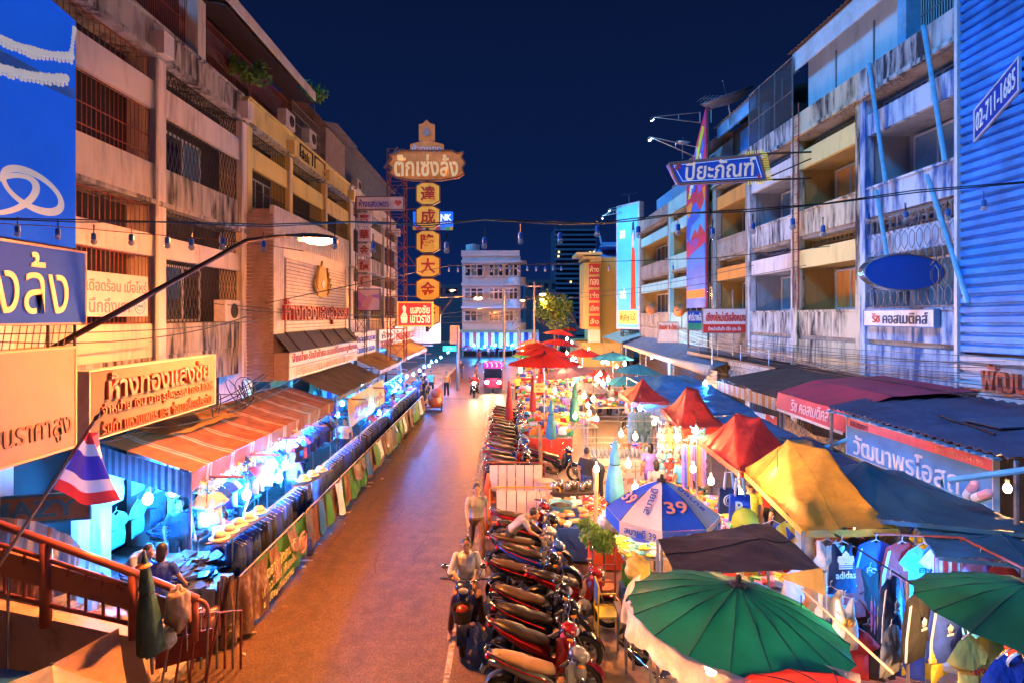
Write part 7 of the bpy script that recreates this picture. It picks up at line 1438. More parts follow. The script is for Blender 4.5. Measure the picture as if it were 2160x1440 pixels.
# ================================================================ RIGHT STALLS AND GOODS
WTOP = mat('white stall board', (.62, .60, .58), .5, 0, .1, 3); REDSK = mat('red cloth skirt', (.45, .04, .03), .7, 0, .2, 3); BLSK = mat('blue plastic sheet', (.02, .07, .40), .4, 0, .2, 3, .2, 5)
MIX = [RDC, YLC, WHC, PKC, GNC, ORC, BLC]; BAG = [RDC, ORC, YLC, PKC, WHC, VIC, GNC]
def at(px, py, Z=0.0): return G(px, py, Z)
table('table under the gold tent heaped with bright flowers and garlands', (4.9, 10.3, 0), 1.5, 2.2, .75, WTOP, BAG, 520, .28, 31, (.12, .10, .08), REDSK)
table('table under the large red tent heaped with yellow and red flowers', (4.75, 12.6, 0), 1.4, 2.2, .75, WTOP, BAG, 520, .28, 33, (.12, .10, .08), REDSK)
table('table of orange woven goods before the plush toy stall', (4.4, 14.6, 0), 1.4, 1.5, .7, WTOP, [ORC, clothm('tan', (.45, .28, .15)), YLC], 300, .2, 35, (.2, .05, .03), None)
table('table of silver and white packets under the black tarp', (2.5, 7.9, 0), 1.2, 1.1, .95, WTOP, [WHC, CYC, mat('silver foil', (.5, .5, .52), .25, .8, .2, 10), NAVYC], 320, .12, 37, (.12, .09, .02), None)
table('blue sheeted table with tubs of food left of the market lane', (1.55, 12.9, 0), 1.25, 1.9, .78, BLSK, [ORC, WHC, clothm('tan', (.45, .28, .15))], 40, .08, 39, (.2, .14, .05), BLSK)
table('table of small red snacks behind the closed blue parasol', (2.45, 13.0, 0), 1.1, 1.4, .85, WTOP, [RDC, RDC, ORC, WHC], 320, .1, 41, (.09, .06, .04), None)
table('table of white folded goods and fans left of the crowd lane', (2.75, 11.1, 0), 1.0, 1.4, .8, WTOP, [WHC, CYC, YLC], 120, .1, 43, (.2, .14, .03), None)
table('table of toys and trinkets right of the crowd lane, beside the blue jeans', (4.4, 18.6, 0), 1.3, 2.0, .8, WTOP, MIX, 300, .2, 45, (.14, .1, .06), REDSK)
table('low table heaped with white and pink clothing under the green tarp', (6.5, 9.6, 0), 1.4, 2.0, .8, WTOP, [WHC, CYC, PKC, BLC], 380, .3, 47, (.3, .2, .04), None)
table('table of shoes at the right edge below the pharmacy sign', (7.7, 8.6, 0), 1.0, 2.4, 1.0, WTOP, [ORC, clothm('tan', (.45, .28, .15)), WHC, YLC], 240, .15, 49, (.24, .09, .08), None)
table('table of red and white goods at the right edge under the dark tarp', (6.6, 6.9, 0), 1.0, 1.2, 1.0, WTOP, [RDC, WHC, ORC], 200, .15, 51, (.24, .12, .06), None)
for i, (px, py, lab) in enumerate(((1130, 830, 'food table with white cloth by the yellow price board'), (1180, 815, 'food table under the grey violet parasol'), (1255, 812, 'food table under the tilted red parasol'), (1110, 800, 'food table under the big warm bulb'), (1290, 840, 'table of goods behind the bottle stall'), (1340, 790, 'table of goods under the long blue canopy'), (1215, 790, 'food table far up the lane'), (1160, 870, 'food table behind the parked motorbikes'))):
    g_ = G(px, py + 15, .8); table(lab, (g_.x, g_.y, 0), 1.9, 1.1, .8, WTOP, MIX, 110, .25, 60 + i, (.22, .16, .1), [None, REDSK, BLSK, None][i % 4])
# white bottle stall
bs = G(1255, 960, 0); bx, by = bs.x, 17.0
t = thing('bottle_stall', 'white lit food stall with a glass case of bottles and printed fronts', 'stall', (bx + .1, by, 0))
obj('counter', MB().box(bx - 1.0, bx + 1.35, by - .4, by + .4, .02, 1.05), mat('printed white front', (.60, .52, .48), .5, 0, .2, 5), t); obj('print_row', MB().obox((bx + .1, by - .405, .78), (.95, 0, 0), (0, .004, 0), (0, 0, .10)), palette('menu print', [(.5, .35, .3), (.6, .5, .45), (.4, .2, .15), (.6, .52, .48)], 9), t); obj('print_row', MB().obox((bx + .1, by - .405, .42), (.95, 0, 0), (0, .004, 0), (0, 0, .09)), MATS['menu print'], t)
f = MB()
for x in (bx - 1.0, bx + 1.33):
    for y in (by - .38, by + .38): f.bar((x, y, 1.05), (x, y, 2.2), .02, 5)
for z in (1.55, 2.2): f.bar((bx - 1, by - .38, z), (bx + 1.33, by - .38, z), .015, 5).bar((bx - 1, by + .38, z), (bx + 1.33, by + .38, z), .015, 5)
obj('case_frame', f, GALV, t)
bt = MB().lathe([(.04, 0), (.042, .16), (.018, .21), (.016, .27), (0, .275)], (0, 0, 0), 8); bo = tag(obj('bottle', bt, mat('clear drink bottle', (.35, .38, .4), .12, 0, .2, 8, spec=.8), None, True), 'drink bottle standing in the rows on the white lit stall', 'bottle', 'bottles on the white lit stall')
for i in range(34):
    p = (bx - .9 + (i % 17) * .13, by - .15 + (i // 17) * .25, 1.052)
    if i == 0: bo.location = p
    else: c = bo.copy(); COL.objects.link(c); c.location = p
t = thing('pot_tray', 'tray of steel pots and sauce bottles behind the blue tub table', 'tray', (1.75, 14.2, .9)); obj('tray', MB().box(1.2, 2.3, 13.95, 14.45, .86, .9), DARKST, t); obj('stand', MB().box(1.25, 2.25, 14.0, 14.4, 0, .859), GTARP, t)
for i in range(6): obj('pot', MB().lathe([(.08, 0), (.085, .2), (.06, .21), (.01, .24)], (1.3 + i * .18, 14.15 + (i % 2) * .15, .905), 12), mat('polished steel pot', (.5, .46, .4), .25, .8), t, True)
t = thing('food_tub', 'light blue plastic tub with dark food on the blue sheeted table', 'tub', (1.35, 12.9, .79)); obj('tub', MB().lathe([(.20, 0), (.28, .16), (.29, .17), (.26, .155), (.19, .03)], (1.35, 12.9, .83), 18, caps=False), mat('light blue plastic', (.10, .35, .55), .4), t, True); obj('food', MB().lathe([(.25, 0), (.1, .04), (.01, .05)], (1.35, 12.9, .95), 16), BLKC, t, True)
t = thing('cool_box', 'orange red cool box with a white logo beside the blue sheeted table', 'cool box', (2.15, 11.85, 0)); obj('body', MB().box(1.82, 2.5, 11.6, 12.1, .05, .75), mat('orange red plastic', (.60, .09, .03), .4, 0, .1, 3), t); obj('lid', MB().box(1.79, 2.53, 11.57, 12.13, .751, .83), MATS['orange red plastic'], t); obj('logo', MB().lathe([(.07, 0), (.05, .006)], (2.05, 11.598, .55), 14, (0, -1, 0)), WLET, t)
t = thing('plastic_crate', 'stack of green and blue plastic boxes under the white goods table', 'crate', (2.55, 10.7, 0)); obj('box', MB().box(2.25, 2.75, 10.3, 10.6, .32, .62), mat('green plastic', (.06, .40, .05), .4), t); obj('box', MB().box(2.2, 2.75, 10.3, 10.6, .02, .31), BLUEP, t)
t = thing('wooden_post', 'pale wooden post carrying the brightest bulb by the blue sheeted table', 'post', (P(1256, 0, 12.2).x, 12.2, 0)); q = P(1256, 1000, 12.2); obj('shaft', MB().bar((q.x, 12.2, 0), (q.x + .02, 12.2, 2.0), .045, 6), mat('pale timber', (.42, .30, .18), .7, 0, .3, 6), t)
t = thing('wooden_post', 'brown wooden post behind the first group of motorbikes', 'post', (P(1143, 0, 17).x, 17, 0)); obj('shaft', MB().bar((P(1143, 0, 17).x, 17, 0), (P(1138, 0, 17).x, 17, 2.0), .06, 6), mat('brown timber', (.28, .14, .06), .7, 0, .3, 6), t)
tag(obj('waste_bin', MB().lathe([(.22, 0), (.26, .6), (.28, .62), (.24, .61)], (P(1148, 0, 16).x, 16.0, 0), 16), mat('pale bin', (.5, .38, .3), .5)), 'pale plastic bin at the foot of the brown wooden post', 'bin')
tree('potted_plant', 'leafy green plant beside the striped parasol', (P(1272, 0, 10.4).x, 10.4, .3), 1.25, .42, 520, mat('bright leaves', (.14, .26, .04), .6, 0, .4, 6, trans=.4), BARK, 9, None, .10); tag(obj('plant_pot', MB().lathe([(.16, 0), (.22, .32), (.24, .33), (.20, .30)], (P(1272, 0, 10.4).x, 10.4, 0), 14), mat('terracotta', (.38, .14, .06), .7)), 'terracotta pot under the leafy plant', 'pot')
board('price_board', 'yellow price board with Thai letters between the closed red parasols', 'sign', P(1138, 817, 21), XA, ZA, .40, .34, .02, mat('yellow card', (.75, .62, .12), .5), None, [('ผัดไทย', 0, .2, .7, .3, REDP, .008, .02), ('40.-', 0, -.22, .5, .3, REDP, .008, .02)])
# plush toys and netted bags
PL = [mat('plush ' + n, c, .9, 0, .15, 8, .3, 30) for n, c in (('white', (.66, .60, .55)), ('pink', (.62, .30, .36)), ('yellow', (.65, .48, .12)), ('red', (.5, .06, .05)), ('tan', (.45, .28, .15)), ('cyan', (.15, .42, .5)))]
py0 = thing('plush_toy', 'plush toy hanging on the wall of toys under the second red tent', 'toy', (0, 0, 0), 'plush toys on the toy wall'); b = MB().ball((0, 0, 0), (.10, .08, .12), 10, 7).ball((0, -.01, .15), (.085, .08, .08), 10, 7)
for s_ in (-1, 1): b.ball((s_ * .065, 0, .225), .032, 7, 5).ball((s_ * .11, -.03, .03), (.035, .035, .07), 7, 5).ball((s_ * .06, -.05, -.10), (.04, .06, .04), 7, 5)
obj('body', b, PL[0], py0, True); obj('face', MB().ball((0, -.085, .135), (.03, .02, .022), 7, 5).ball((-.03, -.082, .17), .010, 6, 4).ball((.03, -.082, .17), .010, 6, 4), BLACK, py0, True)
rr = random.Random(21); t = thing('toy_wall', 'wire frame wall of plush toys under the second red tent', 'rack', (4.75, 15.2, 0)); u = MB()
for i in range(8): u.bar((4.25 + i * .16, 15.15 - i * .02, .1), (4.25 + i * .16, 15.15 - i * .02, 2.2), .01, 4)
for j in range(8): u.bar((4.25, 15.15, .2 + j * .28), (5.4, 15.0, .2 + j * .28), .01, 4)
obj('wire_frame', u, ORC, t); k_ = 0
for j in range(8):
    for i in range(6):
        p = (4.28 + i * .21 + rr.uniform(-.03, .03), 15.05 - i * .02, .25 + j * .26); mm = rr.choice(PL)
        if k_ == 0: py0.location = p
        else: dup(py0, p, rr.uniform(-.5, .5), mm.name[6:] + ' plush toy in the %s row of the toy wall under the second red tent' % ('lowest', 'second', 'third', 'fourth', 'fifth', 'sixth', 'seventh', 'topmost')[j], None, {PL[0]: mm}, sc=rr.uniform(.9, 1.25))
        k_ += 1
for i in range(14): dup(py0, (4.9 + (i % 7) * .2, 16.4 + (i // 7) * .1, 1.75 + (i // 7) * .25), rr.uniform(-.5, .5), 'plush toy hung inside the second red tent', 'plush toys inside the second red tent', {PL[0]: rr.choice(PL)})
for i, (px, py) in enumerate(((1278, 1098), (1300, 1105), (1318, 1112), (1290, 1085), (1305, 1090), (1330, 1115))):
    lump('pillow', ['white flower printed pillow in the heap left of the striped parasol', ][0], P(px, py, 9.9 - i * .03), (.14, .12, .13), palette('flower print', [(.66, .60, .55), (.66, .62, .58), (.6, .3, .2), (.64, .6, .56)], 9), 'pillow', i)['group'] = 'flower printed pillows in the heap'
RIB = [VIC, BLC, ORC, PKC]
for i in range(9):
    x = 5.0 + i * .07 - .35; o = obj('ribbon', drape([(x, 14.55, 1.95), (x + .05, 14.5, 1.95)], .02, 4, .9 + rr.random() * .3, 2, 8, i, .05, (0, -1, 0)), RIB[i % 4]); tag(o, 'bright ribbon hanging at the corner of the second red tent', 'ribbon', 'bright ribbons at the second red tent')
# tote bags, jeans on the front of a stall
def tote(label, p, m, logo, bl):
    p = V(p); t = thing('tote_bag', label, 'bag', p); obj('bag', MB().loft([[(p.x - .17, p.y - d, p.z - .42), (p.x + .17, p.y - d, p.z - .42), (p.x + .16, p.y - d, p.z), (p.x - .16, p.y - d, p.z)] for d in (-.03, .03)]), m, t); obj('handle', MB().path([(p.x - .08, p.y - .02, p.z - .02), (p.x - .05, p.y, p.z + .26), (p.x + .05, p.y, p.z + .26), (p.x + .08, p.y - .02, p.z - .02)], .022, 6), WHC, t)
    e = MB()
    if logo == 'r': e.torus((p.x, p.y - .034, p.z - .2), .09, .012, 18, 4, YA).torus((p.x, p.y - .034, p.z - .2), .055, .008, 14, 4, YA)
    else: e.text(logo, (p.x, p.y - .031, p.z - .2), XA, ZA, .16, .2, .006, 0, .02)
    obj('print', e, WLET, t)
tote('navy tote bag with a round white emblem under the gold tent edge', P(1537, 1028, 9.3), NAVYC, 'r', 1); tote('blue tote bag with a white block letter under the gold tent edge', P(1560, 1042, 9.0), BLC, 'R', 1)
for i, (px, Y) in enumerate(((1345, 17.6), (1352, 17.5), (1362, 17.4))): pass
for i in range(3): dup(jean0, P(1335 + i * 15, 868, 17.2 + i * .1), .1 * i, 'pale blue jeans hung on the stall beside the white sheet top', 'pale jeans beside the white sheet top', {JEAN: mat('light denim', (.12, .26, .46), .8, 0, .3, 6, .3, 12)})
# sports shirts at the lower right
JK0 = garment('sports_jacket', 'royal blue track jacket with orange print hanging on the back rail of the sports stall', 'jacket', .50, .72, BLC)
TE0 = garment('sports_shirt', 'plain white sports shirt hung behind the striped shirt', 'tee', .52, .70, WHC); TK0 = garment('sports_vest', 'plain white vest hung behind the navy vest', 'tank', .44, .62, WHC)
JK0.location = P(1822, 1150, 8.9); TE0.location = P(2025, 1150, 8.6); TK0.location = P(1762, 1150, 8.4)
for o_ in (JK0, TE0, TK0): o_['group'] = 'sports clothes of the lower right stall'
JK0['label'] = 'plain royal blue jacket hung behind the printed royal blue jacket'
STR = mat('white sleeve stripe', (.70, .68, .66), .7)
def stripes(g_, n=3, m=STR, kind='jacket', hw=.25, h=.72):
    for s_ in (-1, 1):
        for k in range(n):
            a = V((s_ * (hw * .75 + k * .014), -.045, -.07 - k * .004)); b = V((s_ * (hw * 1.13 + k * .014 - .014), -.05, -.40)); c = V((s_ * (hw * 1.18 + k * .012 - .014), -.045, -h * .9)); o = obj('sleeve_stripe', MB().path([a, b, c], .005, 4), m, g_); o.location = (0, 0, 0)
def trefoil(g_, txt='adidas', sc=1.0, m=STR, dz=-.30):
    e = MB()
    for an, L in ((-.75, .075), (0, .09), (.75, .075)):
        d_, n_ = V((math.sin(an), 0, math.cos(an))), V((math.cos(an), 0, -math.sin(an))); c_ = V((0, -.066, dz))
        e.prism([c_ + d_ * (L * q * sc) + n_ * (wd * sc) for q, wd in ((.12, 0), (.45, .024), (.75, .022), (1.0, 0), (.75, -.022), (.45, -.024))], (0, -.006, 0))
    for k in range(3): e.obox((0, -.069, dz + (.004 - .012 * k) * sc), (.045 * sc, 0, 0), (0, .003, 0), (0, 0, .003 * sc))
    if txt: e.text(txt, (0, -.066, dz - .060 * sc), XA, ZA, .13 * sc, .045 * sc, .006, 0, .012)
    o = obj('print', e, m, g_); o.location = (0, 0, 0)
def chest(g_, txt, w_, h_, m, z=-.30): o = obj('print', MB().text(txt, (0, -.066, z), XA, ZA, w_, h_, .006, 0, .015), m, g_); o.location = (0, 0, 0)
LBC = clothm('sky blue', (.12, .34, .62)); LIL = clothm('lilac', (.22, .18, .62)); LEM = clothm('lemon', (.72, .58, .14))
def hang(src, px, py, Y, lab, m, rz=0.0, sc=1.0):
    base = BLC if src is JK0 else WHC; return dup(src, P(px, py, Y), rz, lab, 'sports clothes of the lower right stall', {base: m}, sc=sc)
g_ = hang(JK0, 1848, 1142, 8.3, 'royal blue track jacket with orange print hanging on the back rail of the sports stall', BLC, -.1, 1.15); stripes(g_, 2); chest(g_, 'FC  FC', .3, .07, ORL, -.34)
g_ = hang(JK0, 1903, 1145, 8.2, 'red track jacket with white shoulder stripes on the back rail', RDC, .05, 1.15); stripes(g_, 3); trefoil(g_, None, .8)
g_ = hang(TE0, 1948, 1148, 8.15, 'sky blue sports shirt between the red jacket and the striped shirt', LBC, .1, 1.12); chest(g_, 'ETIHAD', .24, .06, mat('dark navy print', (.03, .04, .12), .6))
g_ = hang(TE0, 1995, 1148, 8.1, 'red and white vertically striped sports shirt with a bulb behind it', WHC, 0, 1.12)
for k in range(4): o = obj('stripe', MB().box(-.20 + k * .115, -.14 + k * .115, -.068, -.060, -.66, -.12), RDC, g_); o.location = (0, 0, 0)
g_ = hang(TE0, 2068, 1170, 7.6, 'lilac sports shirt on the right end of the back rail', LIL, .2, .95); chest(g_, 'x', .06, .06, STR, -.25)
g_ = hang(TE0, 2112, 1185, 7.5, 'dark red shirt at the right end of the back rail', clothm('maroon', (.28, .03, .03)), .2, .9)
g_ = hang(TK0, 1745, 1140, 7.9, 'white vest with a blue print hanging left of the navy vest', WHC, -.2, 1.0); trefoil(g_, None, 1.0, SKL)
g_ = hang(TK0, 1776, 1145, 7.75, 'navy vest with a large white leaf emblem and script lettering', clothm('deep navy', (.012, .04, .11)), .1, 1.12); trefoil(g_, 'adidas', 2.0, STR, -.24)
g_ = hang(TK0, 1752, 1240, 7.3, 'white printed vest hanging below the first white vest', WHC, -.3, 1.05); chest(g_, 'NY', .2, .14, NAVYC, -.38)
g_ = hang(TK0, 1782, 1262, 6.9, 'long white vest with an interlocked gold ring emblem', WHC, .25, 1.05); o = obj('print', MB().torus((-.03, -.07, -.24), .05, .012, 14, 4, YA).torus((.03, -.07, -.24), .05, .012, 14, 4, YA), GOLD, g_); o.location = (0, 0, 0)
g_ = hang(JK0, 1815, 1135, 8.5, 'black jacket with yellow straps behind the royal blue jacket', BLKC, -.5, 1.0)
g_ = hang(JK0, 1878, 1218, 6.9, 'navy track jacket hanging on the slanting front rail', NAVYC, .55, 1.05); stripes(g_, 3); trefoil(g_, 'adidas', .8)
g_ = hang(JK0, 1935, 1250, 6.5, 'black track jacket with white stripes hanging on the slanting front rail', BLKC, .45, 1.08); stripes(g_, 3); trefoil(g_, 'adidas', .8)
g_ = hang(JK0, 1992, 1268, 6.6, 'blue track jacket with white emblem behind the lit bulb', BLC, .3, 1.0); stripes(g_, 3); trefoil(g_, 'adidas', .8)
g_ = hang(JK0, 1880, 1320, 6.6, 'dark trousers and grey cloth hanging below the navy track jacket', GYC, .5, .8)
g_ = hang(TE0, 2060, 1330, 5.6, 'lemon yellow sports shirt with dark stripes and red lettering', LEM, .25, 1.12); chest(g_, 'evonik', .26, .08, REDP, -.30)
for k in (-.16, 0, .16): o = obj('stripe', MB().box(k - .012, k + .012, -.067, -.060, -.66, -.40), BLKC, g_); o.location = (0, 0, 0)
g_ = hang(TE0, 2135, 1372, 5.2, 'royal blue sports shirt with white collar and badge at the lower right corner', BLC, .2, 1.05); o = obj('collar', MB().torus((0, -.03, -.06), .085, .014, 18, 5, (0, 1, .4)), STR, g_); o.location = (0, 0, 0); chest(g_, 'YOKO', .2, .06, STR, -.36)
g_ = hang(TE0, 2105, 1330, 6.2, 'red sports shirt behind the lemon yellow one', RDC, 0, .95)
g_ = hang(TE0, 1975, 1350, 6.6, 'yellow and black shirt bundle low on the rail', YLC, .6, .7)
t = thing('clothes_rail', 'tubular frame rail carrying the sports jackets at the back of the stall', 'clothes rack', P(1900, 1130, 8.3)); pts = [P(1752, 1120, 8.6), P(2028, 1133, 7.9), P(2200, 1218, 6.9)]; obj('rail', MB().bar(pts[0], pts[1], .018, 6).bar(pts[1], pts[2], .018, 6), RUST, t); obj('post', MB().bar((pts[1].x, pts[1].y, 0), pts[1], .02, 6).bar((pts[0].x, pts[0].y, 0), pts[0], .02, 6), RUST, t)
t = thing('clothes_rail', 'slanting front rail of the sports stall with black jackets', 'clothes rack', P(1900, 1210, 7)); pts = [P(1760, 1125, 8.3), P(1915, 1225, 6.75), P(2160, 1370, 5.3)]; obj('rail', MB().bar(pts[0], pts[1], .014, 6).bar(pts[1], pts[2], .014, 6).bar(pts[1], P(1975, 1222, 7.0), .014, 6), BLACK, t); obj('post', MB().bar((pts[1].x, pts[1].y, 0), pts[1], .02, 6).bar((pts[2].x, pts[2].y, 0), pts[2], .02, 6), METALR, t)
pm_ = G(1860, 1400, 0.0); t = struct('red_mat', MB().grid(6, 6, lambda u, v: (3.3 + 3.0 * u, 6.2 + 3.4 * v, .012)), stained('orange red matting', (.45, .10, .035), (.25, .04, .02), .5, .7, 2, 1, 9, .7))
for i in range(7): dup(jean0, P(1838 + i * 7, 1262 + i * 8, 7.2), .9, 'violet hanger strip of belts below the navy jacket', 'belts and straps below the navy jacket', {JEAN: [PKC, VIC, YLC, VIC, PKC, VIC, PKC][i]}, sc=(.12, .3, .45))
for i in range(20): dup(tee0, (6.0 + (i % 10) * .17, 10.9 + (i // 10) * .4, 1.95), .3, 'folded pale shirt hung in the bright stall under the gold and green tarps', 'pale shirts under the gold and green tarps', {WHC: [WHC, CYC, PKC, LBC][i % 4]}, sc=.85)
q = random.Random(9); CC = [('royal blue', BLC), ('red', RDC), ('white', WHC), ('navy', NAVYC), ('sky blue', LBC), ('yellow', YLC), ('black', BLKC), ('orange', ORC)]
for i in range(30):
    n_, m_ = CC[(i * 5) % 8]; r_ = i // 10; src = (TE0, JK0, TK0)[i % 3]
    dup(src, (4.35 + (i % 10) * .27 + q.uniform(-.05, .05), 9.0 - r_ * .75, 2.0 - r_ * .42), q.uniform(-.4, .4), n_ + (' sports shirt', ' track top', ' sports vest')[i % 3] + ' hung in the ' + ('back', 'middle', 'front')[r_] + ' row of the sports stall', 'sports clothes of the lower right stall', {WHC: m_, BLC: m_})
rail = P(1760, 1330, 6.4); t = thing('bamboo_pole', 'pale bamboo pole slanting across the sports stall floor', 'pole', rail); obj('shaft', MB().bar(P(1690, 1240, 7.1), P(1885, 1420, 6.0), .016, 6), mat('pale bamboo', (.62, .42, .2), .5), t)
# lower middle: trolley, chair, bags, scooter seat, hanging towels
CHY = mat('yellow frame paint', (.68, .46, .05), .4); t = thing('folding_chair', 'yellow framed folding chair with a blue back beside the blue tub table', 'chair', (1.75, 9.15, 0)); c0 = V((1.72, 9.2, 0))
obj('seat', MB().box(1.55, 1.9, 9.0, 9.35, .44, .47), CHY, t); obj('backrest', MB().box(1.53, 1.56, 9.02, 9.34, .62, .92), BLUEP, t); fr = MB()
for y in (9.0, 9.36): fr.bar((1.53, y, .0), (1.55, y, .95), .014, 6).bar((1.9, y, 0), (1.88, y, .66), .014, 6).bar((1.54, y, .66), (1.90, y, .66), .014, 6)
fr.bar((1.55, 9.0, .95), (1.55, 9.36, .95), .014, 6); obj('frame', fr, CHY, t)
t = thing('hand_trolley', 'rusty two wheeled hand trolley behind the yellow chair', 'trolley', (1.75, 9.9, 0)); u = MB()
for x in (1.6, 2.0): u.path([(x, 9.9, .1), (x, 9.95, 1.2), (x - .08, 9.8, 1.35)], .018, 6)
for z in (.3, .6, .9): u.bar((1.6, 9.92, z), (2.0, 9.92, z), .014, 5)
obj('frame', u, RUST, t)
for x in (1.58, 2.02): obj('wheel', MB().torus((x, 9.95, .14), .11, .03, 16, 6, XA), BLACK, t, True)
tb = at(1325, 1215, .8); t = table('small dark table carrying white plastic bags of food left of the black tarp', (2.15, 8.6, 0), .75, .7, .75, GTARP)
for i in range(4): lump('plastic_bag', 'white plastic bag of food standing on the small dark table', (1.95 + i * .13, 8.45 + (i % 2) * .15, .88), (.09, .09, .13), mat('clear bag plastic', (.55, .52, .50), .25, 0, .2, 8, .4, 10, trans=.3), 'bag', 30 + i)['group'] = 'white food bags on the small dark table'
lump('plastic_bag', 'crumpled yellow paper bag beside the plastic rim of the big green parasol', P(1345, 1200, 7.4), (.16, .14, .2), mat('yellow paper', (.55, .35, .06), .7, 0, .2, 4, .5, 8), 'bag', 44); tag(obj('blue_hat', MB().lathe([(.16, 0), (.17, .01), (.1, .03), (.09, .09), (.02, .11)], P(1354, 1135, 8.6), 14), BLC), 'royal blue hat lying on the stall left of the black tarp', 'hat')
for i, m in enumerate((RDC, ORC, CYC, YLC, WHC, VIC)): x = 1.62 + i * .075; tag(obj('hanging_towel', drape([(x, 5.35 - i * .02, 1.45), (x + .06, 5.33 - i * .02, 1.45)], .02, 5, .9, 3, 8, i, .03, (0, -1, 0)), m, None, True), 'coloured towel hanging under the left side of the big green parasol', 'towel', 'coloured towels under the big green parasol')
table('stall table of cream cloth under the front of the big green parasol', (2.2, 5.25, 0), 1.0, .8, 1.0, WTOP, [WHC, ORC, clothm('tan', (.45, .28, .15)), RDC], 160, .1, 71, (.2, .14, .03), mat('cream skirt', (.6, .42, .3), .7, 0, .1, 3))
t = thing('stool', 'blue plastic stool by the motorbikes under the green parasol rim', 'stool', (1.62, 6.3, 0)); obj('seat', MB().box(1.48, 1.76, 6.16, 6.44, .42, .46), BLUEP, t)
for sx in (-1, 1):
    for sy in (-1, 1): obj('leg', MB().bar((1.62 + sx * .10, 6.3 + sy * .10, .42), (1.62 + sx * .14, 6.3 + sy * .14, 0), .022, 5), BLUEP, t)
# white plank barriers and cones
def plank_barrier(label, x0, x1, y, n, fm, xo, gap=.012):
    t = thing('plank_barrier', label, 'barrier', ((x0 + x1) / 2, y, 0)); w = (x1 - x0 - .24) / n
    for i in range(n): obj('plank', MB().box(x0 + .16 + i * w + gap, x0 + .16 + (i + 1) * w - gap, y - .012, y + .012, .16, .92), mat('cream plank paint', (.66, .50, .40), .5, 0, .14, 3), t)
    obj('frame', MB().path([(x0, y, .0), (x0, y, .95), (x0 + .05, y, 1.0), (x1 - .05, y, 1.0), (x1, y, .95), (x1, y, .0)], .022, 6).bar((x0, y, .12), (x1, y, .12), .018, 5), fm, t)
    for x in (x0 + .06, x1 - .06): obj('foot', MB().bar((x, y - .25, .025), (x, y + .25, .025), .02, 5), fm, t)
plank_barrier('cream plank barrier with red brown pipe frame, the farther of the pair', -.55, 1.25, 16.5, 6, RUST, 0); plank_barrier('cream plank barrier with orange pipe frame, the nearer of the pair', -.32, 1.45, 14.1, 6, mat('orange pipe paint', (.62, .24, .04), .4), 0)
CONE = mat('orange cone plastic', (.65, .13, .03), .5, 0, .1, 4)
def cone(label, p):
    p = V(p); t = thing('traffic_cone', label, 'traffic cone', p); obj('cone', MB().lathe([(.17, .03), (.035, .78), (.02, .80)], p, 16), CONE, t, True); obj('base', MB().box(p.x - .22, p.x + .22, p.y - .22, p.y + .22, p.z, p.z + .03), CONE, t); obj('band', MB().lathe([(.125, .28), (.095, .44)], p + V((0, 0, .0)), 16, caps=False), mat('faded band', (.6, .3, .18), .5), t, True)
cone('tall orange traffic cone in front of the nearer plank barrier', (-.38, 13.6, 0)); cone('orange traffic cone beside the farther plank barrier', (-.42, 16.1, 0))
# ================================================================ MOTORBIKES
PAINT = mat('dark blue bike paint', (.012, .02, .07), .22, .1, .1, 3, coat=.6); VINYL = mat('black vinyl seat', (.016, .013, .013), .36, 0, .15, 10, .1, 30); RUB = mat('tyre rubber', (.014, .013, .013), .8, 0, .2, 12)
CHR = mat('chrome', (.55, .55, .57), .14, 1.0, 0); ALU = mat('cast alloy', (.30, .29, .28), .4, .8, .15, 10); PLASB = mat('black plastic', (.02, .02, .022), .45, 0, .1, 10); LENS = mat('lamp lens', (.45, .45, .48), .1, .3, 0, spec=.9); TAILR = mat('red tail lens', (.42, .015, .01), .2, 0, 0); AMBR = mat('amber lens', (.6, .2, .02), .2, 0, 0)
def wheel(t, x):
    w = MB(); w.torus((x, 0, .285), .238, .047, 26, 8, YA); wo = obj('wheel', w, RUB, t, True); r = MB().torus((x, 0, .285), .196, .014, 26, 5, YA); r.bar((x, -.05, .285), (x, .05, .285), .045, 10)
    for k in range(5):
        a = 2 * PI * k / 5 + .3
        for da in (-.09, .09): r.bar((x + .04 * math.cos(a), 0, .285 + .04 * math.sin(a)), (x + .195 * math.cos(a + da), 0, .285 + .195 * math.sin(a + da)), .010, 4)
    obj('rim', r, ALU, wo, True); obj('brake_disc', MB().lathe([(.10, 0), (.10, .006)], (x, .055, .285), 16, YA), CHR, wo)
